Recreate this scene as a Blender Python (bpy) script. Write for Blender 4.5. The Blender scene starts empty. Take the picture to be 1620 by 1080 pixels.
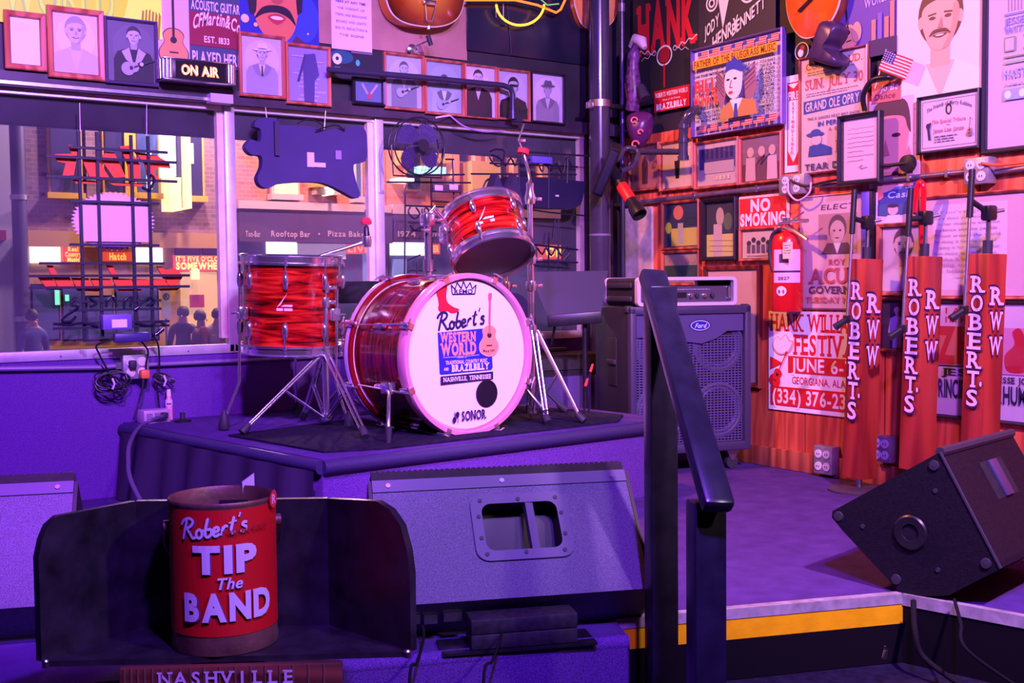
import bpy, bmesh, math, random
from mathutils import Vector, Matrix
random.seed(11)
SC = bpy.context.scene
COL = SC.collection
PI = math.pi

# ------------------------------------------------------------------ camera
FPX, YAW, PITCH, ROLL = 1792.1, 0.97642263, 0.0500134, -0.01021703   # focal length in pixels of a 1620 px wide frame
EYE = Vector((0, 0, 1.30))
_f = Vector((math.cos(YAW)*math.cos(PITCH), math.sin(YAW)*math.cos(PITCH), -math.sin(PITCH)))
_r0 = Vector((math.sin(YAW), -math.cos(YAW), 0)); _u0 = _r0.cross(_f)
_r = _r0*math.cos(ROLL) + _u0*math.sin(ROLL); _u = -_r0*math.sin(ROLL) + _u0*math.cos(ROLL)
cam_d = bpy.data.cameras.new('camera'); cam = bpy.data.objects.new('camera', cam_d); COL.objects.link(cam)
cam_d.sensor_width = 36; cam_d.lens = 36*FPX/1620; cam_d.clip_end = 300
m = Matrix.Identity(4)
for i in range(3):
    m[i][0] = _r[i]; m[i][1] = _u[i]; m[i][2] = -_f[i]; m[i][3] = EYE[i]
cam.matrix_world = m
SC.camera = cam

# ------------------------------------------------------------------ world, lamps, exposure
W = bpy.data.worlds.new('dusk'); SC.world = W; W.use_nodes = True
W.node_tree.nodes['Background'].inputs[0].default_value = (0.30, 0.16, 0.42, 1)
W.node_tree.nodes['Background'].inputs[1].default_value = 0.75
SC.view_settings.view_transform = 'Standard'; SC.view_settings.look = 'None'
SC.view_settings.gamma = 1.0; SC.view_settings.use_curve_mapping = False
SC.view_settings.exposure = 0.0
SC.cycles.sample_clamp_indirect = 6.0

def spot(name, loc, aim, power, col, angle=70, blend=0.5, size=0.06):
    d = bpy.data.lights.new(name, 'SPOT'); d.energy = power; d.color = col
    d.spot_size = math.radians(angle); d.spot_blend = blend; d.shadow_soft_size = size
    o = bpy.data.objects.new(name, d); COL.objects.link(o); o.location = loc
    o.rotation_euler = (Vector(aim)-Vector(loc)).to_track_quat('-Z', 'Y').to_euler()
    return o
VIOLET = (0.50, 0.09, 1.0); BLUEV = (0.25, 0.06, 1.0); PINKISH = (1.0, 0.80, 0.80); AMBER = (1.0, 0.30, 0.10); MAGENTA = (0.82, 0.42, 1.0)
LAMPS = [
    ('stage_lamp_violet_left', (0.3, 1.0, 3.15), (1.0, 4.3, 1.15), 820, VIOLET, 66, 0.5, 0.08),
    ('stage_lamp_violet_front', (0.6, 0.1, 3.15), (1.9, 3.1, 0.6), 720, BLUEV, 90, 0.6, 0.08),
    ('stage_lamp_white_front', (0.9, 0.0, 3.15), (2.0, 3.3, 0.9), 140, PINKISH, 46, 0.8, 0.08),
    ('stage_lamp_lilac_left', (0.6, 0.3, 3.15), (1.3, 4.3, 2.3), 260, (1.0, 0.95, 0.90), 40, 0.8, 0.08),
    ('stage_lamp_magenta_right', (1.6, 0.0, 3.15), (3.6, 2.4, 1.4), 820, MAGENTA, 80, 0.5, 0.07),
    ('stage_lamp_amber', (1.5, 3.7, 3.15), (3.6, 2.3, 1.2), 320, AMBER, 90, 0.5, 0.07),
    ('house_lamp', (2.1, -1.2, 3.15), (0.75, 1.9, 0.8), 210, (1.0, 0.80, 0.84), 27, 0.8, 0.10),
]
for a in LAMPS: spot(*a)

# ------------------------------------------------------------------ measured planes of the room (metres)
YW, XW = 4.373, 3.60          # window wall, panelled wall
ZS, ZR, ZC = 0.515, 0.794, 3.4  # stage floor, drum riser top, ceiling
def ray(x, y): return _f + (x-810)/FPX*_r - (y-540)/FPX*_u
def onY(x, y, Y): d = ray(x, y); return EYE + d*(Y/d.y)
def onX(x, y, X): d = ray(x, y); return EYE + d*(X/d.x)
def onZ(x, y, Z): d = ray(x, y); return EYE + d*((Z-EYE.z)/d.z)
def at(x, y, dep): return EYE + ray(x, y)*dep

# ------------------------------------------------------------------ materials
def S(r, g, b):
    f = lambda c: (c/255/12.92) if c/255 <= 0.04045 else ((c/255+0.055)/1.055)**2.4
    return (f(r), f(g), f(b))
MATS = {}
def mat(name, col=(0.5, 0.5, 0.5), rough=0.5, metal=0.0, var=0.0, vscale=20.0, bump=0.0, bscale=60.0, spec=0.5, emit=None, estr=0.0, stretch=None, coat=0.0):
    if name in MATS: return MATS[name]
    M = bpy.data.materials.new(name); M.use_nodes = True; nt = M.node_tree; b = nt.nodes['Principled BSDF']
    b.inputs['Base Color'].default_value = (*col, 1); b.inputs['Roughness'].default_value = rough
    b.inputs['Metallic'].default_value = metal; b.inputs['Specular IOR Level'].default_value = spec
    if coat: b.inputs['Coat Weight'].default_value = coat; b.inputs['Coat Roughness'].default_value = 0.08
    if emit: b.inputs['Emission Color'].default_value = (*emit, 1); b.inputs['Emission Strength'].default_value = estr
    tc = None
    if var or bump:
        tc = nt.nodes.new('ShaderNodeTexCoord'); mp = nt.nodes.new('ShaderNodeMapping'); nt.links.new(tc.outputs['Object'], mp.inputs[0])
        if stretch: mp.inputs['Scale'].default_value = stretch
    if var:
        n = nt.nodes.new('ShaderNodeTexNoise'); n.inputs['Scale'].default_value = vscale; n.inputs['Detail'].default_value = 5
        nt.links.new(mp.outputs[0], n.inputs['Vector'])
        r = nt.nodes.new('ShaderNodeValToRGB'); r.color_ramp.elements[0].position = 0.3; r.color_ramp.elements[1].position = 0.7
        r.color_ramp.elements[0].color = (*[c*(1-var) for c in col], 1); r.color_ramp.elements[1].color = (*[min(1, c*(1+var)) for c in col], 1)
        nt.links.new(n.outputs['Fac'], r.inputs[0]); nt.links.new(r.outputs[0], b.inputs['Base Color'])
    if bump:
        n2 = nt.nodes.new('ShaderNodeTexNoise'); n2.inputs['Scale'].default_value = bscale; n2.inputs['Detail'].default_value = 4
        nt.links.new(mp.outputs[0], n2.inputs['Vector'])
        bp = nt.nodes.new('ShaderNodeBump'); bp.inputs['Strength'].default_value = bump; bp.inputs['Distance'].default_value = 0.004
        nt.links.new(n2.outputs['Fac'], bp.inputs['Height']); nt.links.new(bp.outputs[0], b.inputs['Normal'])
    MATS[name] = M; return M

def wood(name, c1, c2, scale=7.0, rough=0.4, axis='Z', coat=0.2):
    if name in MATS: return MATS[name]
    M = bpy.data.materials.new(name); M.use_nodes = True; nt = M.node_tree; b = nt.nodes['Principled BSDF']
    tc = nt.nodes.new('ShaderNodeTexCoord'); mp = nt.nodes.new('ShaderNodeMapping'); nt.links.new(tc.outputs['Object'], mp.inputs[0])
    mp.inputs['Scale'].default_value = {'Z': (1, 1, .09), 'X': (.09, 1, 1), 'Y': (1, .09, 1)}[axis]
    inf = nt.nodes.new('ShaderNodeObjectInfo'); ad = nt.nodes.new('ShaderNodeVectorMath'); ad.operation = 'MULTIPLY_ADD'
    nt.links.new(mp.outputs[0], ad.inputs[0]); ad.inputs[1].default_value = (1, 1, 1); 
    sc = nt.nodes.new('ShaderNodeVectorMath'); sc.operation = 'SCALE'; sc.inputs[0].default_value = (3.1, 5.7, 1.3); nt.links.new(inf.outputs['Random'], sc.inputs['Scale'])
    nt.links.new(sc.outputs[0], ad.inputs[2])
    n = nt.nodes.new('ShaderNodeTexNoise'); n.inputs['Scale'].default_value = scale*2.2; n.inputs['Detail'].default_value = 6; n.inputs['Distortion'].default_value = 1.6
    nt.links.new(ad.outputs[0], n.inputs['Vector'])
    w = nt.nodes.new('ShaderNodeTexWave'); w.inputs['Scale'].default_value = scale; w.inputs['Distortion'].default_value = 9; w.inputs['Detail'].default_value = 3; w.bands_direction = 'DIAGONAL'
    nt.links.new(ad.outputs[0], w.inputs['Vector'])
    mx = nt.nodes.new('ShaderNodeMath'); mx.operation = 'MULTIPLY_ADD'; mx.inputs[1].default_value = 0.45
    nt.links.new(w.outputs['Fac'], mx.inputs[0])
    ml = nt.nodes.new('ShaderNodeMath'); ml.operation = 'MULTIPLY'; ml.inputs[1].default_value = 0.6; nt.links.new(n.outputs['Fac'], ml.inputs[0]); nt.links.new(ml.outputs[0], mx.inputs[2])
    r = nt.nodes.new('ShaderNodeValToRGB'); r.color_ramp.elements[0].position = 0.25; r.color_ramp.elements[1].position = 0.75
    r.color_ramp.elements[0].color = (*c1, 1); r.color_ramp.elements[1].color = (*c2, 1)
    nt.links.new(mx.outputs[0], r.inputs[0]); nt.links.new(r.outputs[0], b.inputs['Base Color'])
    b.inputs['Roughness'].default_value = rough; b.inputs['Coat Weight'].default_value = coat; b.inputs['Coat Roughness'].default_value = 0.2
    MATS[name] = M; return M

def glassmat(name, tint=(0.9, 0.9, 0.95), haze=0.05, hcol=(0.5, 0.5, 0.55), refl=1.0):
    """a clean or hazy window pane: mostly clear, a fresnel gloss and a diffuse haze imitating reflection on dirty glass"""
    if name in MATS: return MATS[name]
    M = bpy.data.materials.new(name); M.use_nodes = True; nt = M.node_tree; nt.nodes.clear()
    out = nt.nodes.new('ShaderNodeOutputMaterial'); t = nt.nodes.new('ShaderNodeBsdfTransparent'); t.inputs[0].default_value = (*tint, 1)
    g = nt.nodes.new('ShaderNodeBsdfGlossy'); g.inputs['Roughness'].default_value = 0.02; fr = nt.nodes.new('ShaderNodeFresnel'); fr.inputs[0].default_value = 1.3
    mlt = nt.nodes.new('ShaderNodeMath'); mlt.operation = 'MULTIPLY'; mlt.inputs[1].default_value = refl; nt.links.new(fr.outputs[0], mlt.inputs[0])
    m1 = nt.nodes.new('ShaderNodeMixShader'); nt.links.new(mlt.outputs[0], m1.inputs[0]); nt.links.new(t.outputs[0], m1.inputs[1]); nt.links.new(g.outputs[0], m1.inputs[2])
    last = m1
    if haze:
        d = nt.nodes.new('ShaderNodeBsdfDiffuse'); d.inputs[0].default_value = (*hcol, 1)
        tc = nt.nodes.new('ShaderNodeTexCoord'); n = nt.nodes.new('ShaderNodeTexNoise'); n.inputs['Scale'].default_value = 2.2; n.inputs['Detail'].default_value = 7
        nt.links.new(tc.outputs['Object'], n.inputs['Vector'])
        mr = nt.nodes.new('ShaderNodeMapRange'); mr.inputs[1].default_value = 0.3; mr.inputs[2].default_value = 0.75; mr.inputs[3].default_value = haze*0.4; mr.inputs[4].default_value = haze*1.8
        nt.links.new(n.outputs['Fac'], mr.inputs[0])
        m2 = nt.nodes.new('ShaderNodeMixShader'); nt.links.new(mr.outputs[0], m2.inputs[0]); nt.links.new(m1.outputs[0], m2.inputs[1]); nt.links.new(d.outputs[0], m2.inputs[2]); last = m2
    nt.links.new(last.outputs[0], out.inputs[0]); MATS[name] = M; return M

def emitmat(name, col, strength):
    return mat(name, col=tuple(c*0.5 for c in col), rough=0.6, emit=col, estr=strength)

CHROME = mat('chrome', (0.90, 0.90, 0.94), 0.17, 0.95)
STEEL = mat('brushed_steel', (0.55, 0.53, 0.55), 0.32, 1.0, var=0.15, vscale=40)
ALU = mat('aluminium_trim', (0.72, 0.70, 0.72), 0.42, 0.55, var=0.12, vscale=14, bump=0.1, bscale=30)
BLACK = mat('black_paint', (0.013, 0.012, 0.016), 0.38, var=0.3, vscale=30)
MATTE = mat('black_matte', (0.012, 0.011, 0.014), 0.8, var=0.3, vscale=50, bump=0.15, bscale=200)
RUBBER = mat('dark_rubber', (0.03, 0.027, 0.04), 0.62)
TOLEX = mat('black_tolex', (0.014, 0.012, 0.02), 0.55, var=0.3, vscale=160, bump=0.5, bscale=500)
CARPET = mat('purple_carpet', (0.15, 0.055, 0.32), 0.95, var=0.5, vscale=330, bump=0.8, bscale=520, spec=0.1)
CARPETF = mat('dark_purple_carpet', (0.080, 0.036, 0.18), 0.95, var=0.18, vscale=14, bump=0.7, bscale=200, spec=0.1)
RUG = mat('black_rug', (0.014, 0.011, 0.028), 0.95, var=0.4, vscale=40, bump=0.6, bscale=260, spec=0.1)
WALLBLK = mat('black_wall_paint', (0.018, 0.017, 0.026), 0.6, var=0.4, vscale=5, bump=0.2, bscale=20)
PANEL = wood('reddish_wood_panelling', S(186, 70, 50), S(224, 106, 70), 13.0, 0.42)
FRAMEW = wood('frame_oak', S(140, 62, 44), S(196, 105, 76), 9.0, 0.4)
FRAMED = wood('frame_walnut', S(92, 34, 26), S(140, 62, 44), 9.0, 0.4)
FRAMEK = mat('frame_black', (0.016, 0.013, 0.02), 0.35)
FRAMEP = mat('frame_purple_grey', S(92, 78, 118), 0.4)
WHITE = mat('white_paper', (0.8, 0.78, 0.78), 0.7)
GLASS = glassmat('picture_glass', (0.97, 0.97, 0.97), 0.0, refl=0.6)
PANE = glassmat('hazy_window_glass', (0.86, 0.84, 0.9), 0.065, (0.45, 0.42, 0.55), 0.9)  # diffuse haze stands in for the purple reflection on dirty glass
GREYBOX = mat('grey_electrical_box', (0.36, 0.34, 0.38), 0.45, 0.5, var=0.2, vscale=25)
CABLE = mat('dull_black_cable', (.008, .007, .010), .8, spec=.15)
PIPE = mat('painted_conduit', (0.20, 0.17, 0.24), 0.35, 0.5, var=0.2, vscale=20)

# ------------------------------------------------------------------ object helpers
def link(o, parent=None):
    COL.objects.link(o)
    if parent is not None: o.parent = parent
    return o
def tag(o, label, cat, group=None, kind=None):
    if label: o['label'] = label
    if cat: o['category'] = cat
    if group: o['group'] = group
    if kind: o['kind'] = kind
    return o
def thing(name, label, cat, loc=(0, 0, 0), rot=(0, 0, 0), group=None, kind=None):
    o = bpy.data.objects.new(name, None); o.empty_display_size = 0.05; link(o)
    o.location = loc; o.rotation_euler = rot
    return tag(o, label, cat, group, kind)
def copy_tree(o, parent=None):
    c = o.copy(); COL.objects.link(c)
    if parent is not None: c.parent = parent
    for ch in list(o.children): copy_tree(ch, c)
    return c

class MB:
    def __init__(s): s.v = []; s.f = []
    def add(s, vs, fs, M=None):
        k = len(s.v)
        s.v += [tuple(M @ Vector(p)) if M is not None else tuple(p) for p in vs]
        s.f += [tuple(i+k for i in f) for f in fs]; return s
    def box(s, c, d, M=None, bev=0.0):
        x, y, z = d[0]/2, d[1]/2, d[2]/2; cx, cy, cz = c
        if bev <= 0:
            vs = [(cx+a*x, cy+b*y, cz+e*z) for a in (-1, 1) for b in (-1, 1) for e in (-1, 1)]
            return s.add(vs, [(0, 1, 3, 2), (4, 6, 7, 5), (0, 4, 5, 1), (2, 3, 7, 6), (0, 2, 6, 4), (1, 5, 7, 3)], M)
        bm = bmesh.new(); bmesh.ops.create_cube(bm, size=1.0)
        for v in bm.verts: v.co = Vector((v.co.x*d[0]+cx, v.co.y*d[1]+cy, v.co.z*d[2]+cz))
        bmesh.ops.bevel(bm, geom=list(bm.edges), offset=bev, segments=2, profile=0.5, affect='EDGES')
        bm.verts.index_update()
        s.add([v.co[:] for v in bm.verts], [tuple(v.index for v in f.verts) for f in bm.faces], M); bm.free(); return s
    def cyl(s, p0, p1, r0, r1=None, n=12, cap=True, M=None):
        r1 = r0 if r1 is None else r1; p0 = Vector(p0); p1 = Vector(p1); d = (p1-p0)
        if d.length < 1e-7: return s
        d.normalize(); a = d.orthogonal().normalized(); b = d.cross(a)
        vs = [p0+(a*math.cos(t)+b*math.sin(t))*r0 for t in [2*PI*i/n for i in range(n)]] + [p1+(a*math.cos(t)+b*math.sin(t))*r1 for t in [2*PI*i/n for i in range(n)]]
        fs = [(i, (i+1) % n, n+(i+1) % n, n+i) for i in range(n)]
        if cap: fs += [tuple(range(n))[::-1], tuple(range(n, 2*n))]
        return s.add(vs, fs, M)
    def tube(s, pts, r, n=8, M=None, closed=False):
        pts = [Vector(p) for p in pts]; m_ = len(pts); rr = r if isinstance(r, (list, tuple)) else [r]*m_
        vs = []; prev = None
        for i, p in enumerate(pts):
            a = pts[(i-1) % m_] if (closed or i > 0) else p; b = pts[(i+1) % m_] if (closed or i < m_-1) else p
            t = (b-a).normalized()
            if prev is None: nrm = t.orthogonal().normalized()
            else:
                nrm = prev - t*prev.dot(t); nrm = nrm.normalized() if nrm.length > 1e-6 else t.orthogonal().normalized()
            prev = nrm; bi = t.cross(nrm)
            vs += [p+(nrm*math.cos(2*PI*k/n)+bi*math.sin(2*PI*k/n))*rr[i] for k in range(n)]
        fs = []
        for i in range(m_ if closed else m_-1):
            j = (i+1) % m_
            fs += [(i*n+k, i*n+(k+1) % n, j*n+(k+1) % n, j*n+k) for k in range(n)]
        if not closed: fs += [tuple(range(n))[::-1], tuple((m_-1)*n+k for k in range(n))]
        return s.add(vs, fs, M)
    def lathe(s, prof, n=32, M=None, capped=True):
        """prof: (radius, z) pairs, spun round local z"""
        vs = []; fs = []
        for r, z in prof: vs += [(r*math.cos(2*PI*k/n), r*math.sin(2*PI*k/n), z) for k in range(n)]
        for i in range(len(prof)-1): fs += [(i*n+k, i*n+(k+1) % n, (i+1)*n+(k+1) % n, (i+1)*n+k) for k in range(n)]
        if capped:
            if prof[0][0] > 1e-5: fs.append(tuple(range(n))[::-1])
            if prof[-1][0] > 1e-5: fs.append(tuple((len(prof)-1)*n+k for k in range(n)))
        return s.add(vs, fs, M)
    def prism(s, poly, y0, y1, M=None):
        """poly in local x,z; extruded along y"""
        n = len(poly); vs = [(x, y0, z) for x, z in poly]+[(x, y1, z) for x, z in poly]
        fs = [(i, (i+1) % n, n+(i+1) % n, n+i) for i in range(n)]+[tuple(range(n))[::-1], tuple(range(n, 2*n))]
        return s.add(vs, fs, M)
    def build(s, name, material, parent=None, loc=None, rot=None, smooth=35, label=None, cat=None, group=None, kind=None):
        me = bpy.data.meshes.new(name); me.from_pydata(s.v, [], s.f)
        bm = bmesh.new(); bm.from_mesh(me); bmesh.ops.recalc_face_normals(bm, faces=bm.faces); bm.to_mesh(me); bm.free()
        me.materials.append(material)
        if smooth:
            me.shade_smooth(); me.set_sharp_from_angle(angle=math.radians(smooth))
        o = bpy.data.objects.new(name, me); link(o, parent)
        if loc is not None: o.location = loc
        if rot is not None: o.rotation_euler = rot
        return tag(o, label, cat, group, kind)
def box(name, material, c, d, parent=None, bev=0.0, **k): return MB().box(c, d, bev=bev).build(name, material, parent, **k)
def tube(name, material, pts, r, parent=None, n=8, **k): return MB().tube(pts, r, n).build(name, material, parent, smooth=60, **k)
def frame_to(o_dir, up=(0, 0, 1), loc=(0, 0, 0)):
    """matrix whose local z is o_dir"""
    z = Vector(o_dir).normalized(); x = Vector(up).cross(z)
    x = x.normalized() if x.length > 1e-5 else z.orthogonal().normalized(); y = z.cross(x)
    M = Matrix.Identity(4)
    for i in range(3): M[i][0] = x[i]; M[i][1] = y[i]; M[i][2] = z[i]; M[i][3] = loc[i]
    return M
def bez(p, n=16):
    """Catmull-Rom through points"""
    p = [Vector(q) for q in p]; q = [p[0]]+p+[p[-1]]; out = []
    for i in range(1, len(q)-2):
        for k in range(n):
            t = k/n; a, b, c, d = q[i-1], q[i], q[i+1], q[i+2]
            out.append(0.5*((2*b)+(c-a)*t+(2*a-5*b+4*c-d)*t*t+(3*b-a-3*c+d)*t**3))
    return out+[p[-1]]
def smooth2(pts, n=6):
    """closed Catmull-Rom in 2-D"""
    m_ = len(pts); out = []
    for i in range(m_):
        a, b, c, d = [Vector((*pts[(i+j) % m_], 0)) for j in (-1, 0, 1, 2)]
        for k in range(n):
            t = k/n; q = 0.5*((2*b)+(c-a)*t+(2*a-5*b+4*c-d)*t*t+(3*b-a-3*c+d)*t**3); out.append((q.x, q.y))
    return out

# ------------------------------------------------------------------ flat print: lettering and pictures
PRINT = bpy.data.materials.new('printed_surface'); PRINT.use_nodes = True
_nt = PRINT.node_tree; _b = _nt.nodes['Principled BSDF']; _a = _nt.nodes.new('ShaderNodeVertexColor'); _a.layer_name = 'ink'
_nt.links.new(_a.outputs[0], _b.inputs['Base Color']); _b.inputs['Roughness'].default_value = 0.55
LITPRINT = bpy.data.materials.new('backlit_print'); LITPRINT.use_nodes = True
_nt = LITPRINT.node_tree; _b = _nt.nodes['Principled BSDF']; _a = _nt.nodes.new('ShaderNodeVertexColor'); _a.layer_name = 'ink'
_nt.links.new(_a.outputs[0], _b.inputs['Base Color']); _nt.links.new(_a.outputs[0], _b.inputs['Emission Color']); _b.inputs['Emission Strength'].default_value = 1.7
GLY = {}
def make_glyphs():
    chars = "ABCDEFGHIJKLMNOPQRSTUVWXYZabcdefghijklmnopqrstuvwxyz0123456789&.,'()-"
    tmp = []
    for st, off in (('r', 0.0), ('b', 0.022), ('x', 0.05)):
        for ch in chars:
            c = bpy.data.curves.new('g', 'FONT'); c.body = ch; c.offset = off; c.resolution_u = 3; c.fill_mode = 'FRONT'
            o = bpy.data.objects.new('g', c); COL.objects.link(o); tmp.append((st, ch, o))
    dg = bpy.context.evaluated_depsgraph_get()
    for st, ch, o in tmp:
        me = bpy.data.meshes.new_from_object(o.evaluated_get(dg))
        vs = [(v.co.x, v.co.y) for v in me.vertices]; fs = [tuple(p.vertices) for p in me.polygons]
        GLY[st, ch] = (vs, fs, min(v[0] for v in vs), max(v[0] for v in vs)); bpy.data.meshes.remove(me)
    for _, _, o in tmp:
        c = o.data; bpy.data.objects.remove(o); bpy.data.curves.remove(c)
make_glyphs()
CAP = max(v[1] for v in GLY['r', 'H'][0])
SERIF = {'A': 'ab', 'B': 'aA', 'C': '', 'D': 'aA', 'E': 'aA', 'F': 'aA', 'G': '', 'H': 'aAbB', 'I': 'cC', 'J': 'B', 'K': 'aAbB', 'L': 'aA', 'M': 'aAbB', 'N': 'aAB', 'P': 'aA', 'R': 'aAb', 'T': 'c', 'U': 'AB', 'V': 'AB', 'W': 'AB', 'X': 'aAbB', 'Y': 'cAB'}
class Print:
    def __init__(s): s.p = []; s.l = 0
    def poly(s, pts, col, layer=None):
        if layer is None: s.l += 1; layer = s.l
        s.p.append(([pts], [tuple(range(len(pts)))], col, layer)); return s
    def rect(s, u, v, w, h, col, layer=None): return s.poly([(u-w/2, v-h/2), (u+w/2, v-h/2), (u+w/2, v+h/2), (u-w/2, v+h/2)], col, layer)
    def strip(s, u0, u1, v0, v1, col, n=24):
        s.l += 1
        for i in range(n):
            a = u0+(u1-u0)*i/n; b = u0+(u1-u0)*(i+1)/n; s.poly([(a, v0), (b, v0), (b, v1), (a, v1)], col, s.l)
        return s
    def ell(s, u, v, a, b, col, n=24, rot=0.0, layer=None):
        c, q = math.cos(rot), math.sin(rot)
        return s.poly([(u+a*math.cos(t)*c-b*math.sin(t)*q, v+a*math.cos(t)*q+b*math.sin(t)*c) for t in [2*PI*i/n for i in range(n)]], col, layer)
    def ring(s, u, v, a, b, t, col, n=28, a0=0.0, a1=2*PI):
        s.l += 1
        for i in range(n):
            t0 = a0+(a1-a0)*i/n; t1 = a0+(a1-a0)*(i+1)/n
            s.poly([(u+(a-t)*math.cos(t0), v+(b-t)*math.sin(t0)), (u+a*math.cos(t0), v+b*math.sin(t0)), (u+a*math.cos(t1), v+b*math.sin(t1)), (u+(a-t)*math.cos(t1), v+(b-t)*math.sin(t1))], col, s.l)
        return s
    def line(s, pts, w, col):
        s.l += 1
        for (x0, y0), (x1, y1) in zip(pts[:-1], pts[1:]):
            dx, dy = x1-x0, y1-y0; L = math.hypot(dx, dy) or 1; nx, ny = -dy/L*w/2, dx/L*w/2
            s.poly([(x0-nx, y0-ny), (x1-nx, y1-ny), (x1+nx, y1+ny), (x0+nx, y0+ny)], col, s.l)
        return s
    def ribbon(s, pts, w, col):
        s.l += 1; n = len(pts); q = []
        for i in range(n):
            a, b = pts[max(0, i-1)], pts[min(n-1, i+1)]; dx, dy = b[0]-a[0], b[1]-a[1]; L = math.hypot(dx, dy) or 1
            ww = w*(.55 if i in (0, n-1) else 1); q.append((pts[i][0]-dy/L*ww/2, pts[i][1]+dx/L*ww/2)); q.append((pts[i][0]+dy/L*ww/2, pts[i][1]-dx/L*ww/2))
        s.p.append(([q], [(2*i, 2*i+1, 2*i+3, 2*i+2) for i in range(n-1)], col, s.l)); return s
    def script(s, u, v, h, w, col, thick=.13, slope=0.0):
        """the bar's name in brush script"""
        K = [[(.10, 0), (.20, .5), (.33, 1.0)], [(.02, .74), (.16, .98), (.42, 1.06), (.60, .90), (.50, .66), (.26, .55)], [(.30, .56), (.46, .28), (.58, .04), (.72, .06)], [(.98, .34), (.88, .44), (.76, .32), (.76, .1), (.88, .0), (1.0, .14), (.98, .34), (1.08, .36)], [(1.12, .12), (1.16, .5), (1.26, .98)], [(1.12, .14), (1.22, .0), (1.38, .14), (1.36, .38), (1.2, .38)], [(1.46, .2), (1.66, .28), (1.64, .44), (1.52, .42), (1.45, .2), (1.54, .0), (1.72, .1)], [(1.76, 0), (1.84, .44)], [(1.80, .22), (1.92, .44), (2.04, .40)], [(2.30, .86), (2.18, .3), (2.20, .02), (2.34, .1)], [(2.08, .56), (2.40, .62)], [(2.56, 1.0), (2.49, .78)], [(2.84, .42), (2.70, .46), (2.64, .34), (2.78, .2), (2.72, .0), (2.54, .05)]]
        for k in K:
            c = [(p.x, p.y) for p in bez([(a, b, 0) for a, b in k], 5)] if len(k) > 2 else k
            s.ribbon([(u+(a/2.86-.5)*w, v+(b-.5)*h+slope*(a/2.86-.5)*w) for a, b in c], thick*h, col); s.l -= .7
        s.l += 1; return s
    def text(s, t, u, v, h, col, w=None, st='b', shear=0.0, align='c', slab=False, arc=0.0, gap=0.09, grow=0.0, slope=0.0):
        """one line of letters; u,v is the middle of the line, h the capital height, w the wanted total width"""
        s.l += 1; x = 0.0; items = []
        for ch in t:
            if ch == ' ' or ('r', ch) not in GLY: x += 0.34; continue
            g = GLY[st, ch]; items.append((ch, g, x-g[2])); x += g[3]-g[2]+gap
        x -= gap; sc = h/CAP; sx = (w/x) if w else sc
        u0 = {'c': u-x*sx/2, 'l': u, 'r': u-x*sx}[align]
        for ch, g, xo in items:
            sets = [(g[0], g[1])]
            if slab and ch in SERIF:
                xs = {'a': g[2]+.06, 'A': g[2]+.06, 'b': g[3]-.06, 'B': g[3]-.06, 'c': (g[2]+g[3])/2, 'C': (g[2]+g[3])/2}
                for k in SERIF[ch]:
                    y0 = CAP-.07 if k.isupper() else -.02
                    sets.append(([(xs[k]-.14, y0), (xs[k]+.14, y0), (xs[k]+.14, y0+.1), (xs[k]-.14, y0+.1)], [(0, 1, 2, 3)]))
            for vs, fs in sets:
                pts = []
                for a, b in vs:
                    X = u0+(a+xo)*sx+b*sc*shear; Y = v-h/2+b*sc
                    q = (X-u)/(max(x*sx, 1e-6)/2); Y += arc*h*(1-q*q)+slope*(X-u)
                    pts.append((X, Y))
                s.p.append(([pts], fs, col, s.l+(.4 if len(vs) == 4 and len(fs) == 1 else 0)))
        s.l += .5
        return s
    def build(s, name='print', parent=None, y=-0.0005, mapf=None, material=None, step=0.00035, label=None, maxe=0.0, clean=False):
        V = []; F = []; C = []
        fix = (lambda c: (c[0]*.93, min(.85, c[1]/.80), min(.85, c[2]/.94))) if clean else (lambda c: c)
        for (ptss, fs, col, l) in s.p:
            if maxe:   # cut wide triangles so that they can follow a curved surface
                P_ = list(ptss[0]); todo = [(f[0], f[i], f[i+1]) for f in fs for i in range(1, len(f)-1)]; done = []
                while todo:
                    t = todo.pop(); e = max(((t[i], t[(i+1) % 3], t[(i+2) % 3]) for i in range(3)), key=lambda e: abs(P_[e[0]][0]-P_[e[1]][0]))
                    if abs(P_[e[0]][0]-P_[e[1]][0]) > maxe:
                        P_.append(((P_[e[0]][0]+P_[e[1]][0])/2, (P_[e[0]][1]+P_[e[1]][1])/2)); m_ = len(P_)-1; todo += [(e[0], m_, e[2]), (m_, e[1], e[2])]
                    else: done.append(t)
                ptss, fs = [P_], done
            k = len(V)
            for a, b in ptss[0]: V.append(mapf(a, b, l*step) if mapf else (a, y-l*step, b))
            for f in fs: F.append(tuple(i+k for i in f)); C.append(fix(col))
        me = bpy.data.meshes.new(name); me.from_pydata(V, [], F); me.materials.append(material or PRINT)
        ca = me.color_attributes.new('ink', 'FLOAT_COLOR', 'CORNER'); buf = []
        for p, c in zip(me.polygons, C): buf += [*c, 1.0]*len(p.vertices)
        ca.data.foreach_set('color', buf)
        o = bpy.data.objects.new(name, me); link(o, parent); o['kind'] = 'stuff' if False else ''
        del o['kind']
        if label: o['label'] = label
        return o
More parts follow.
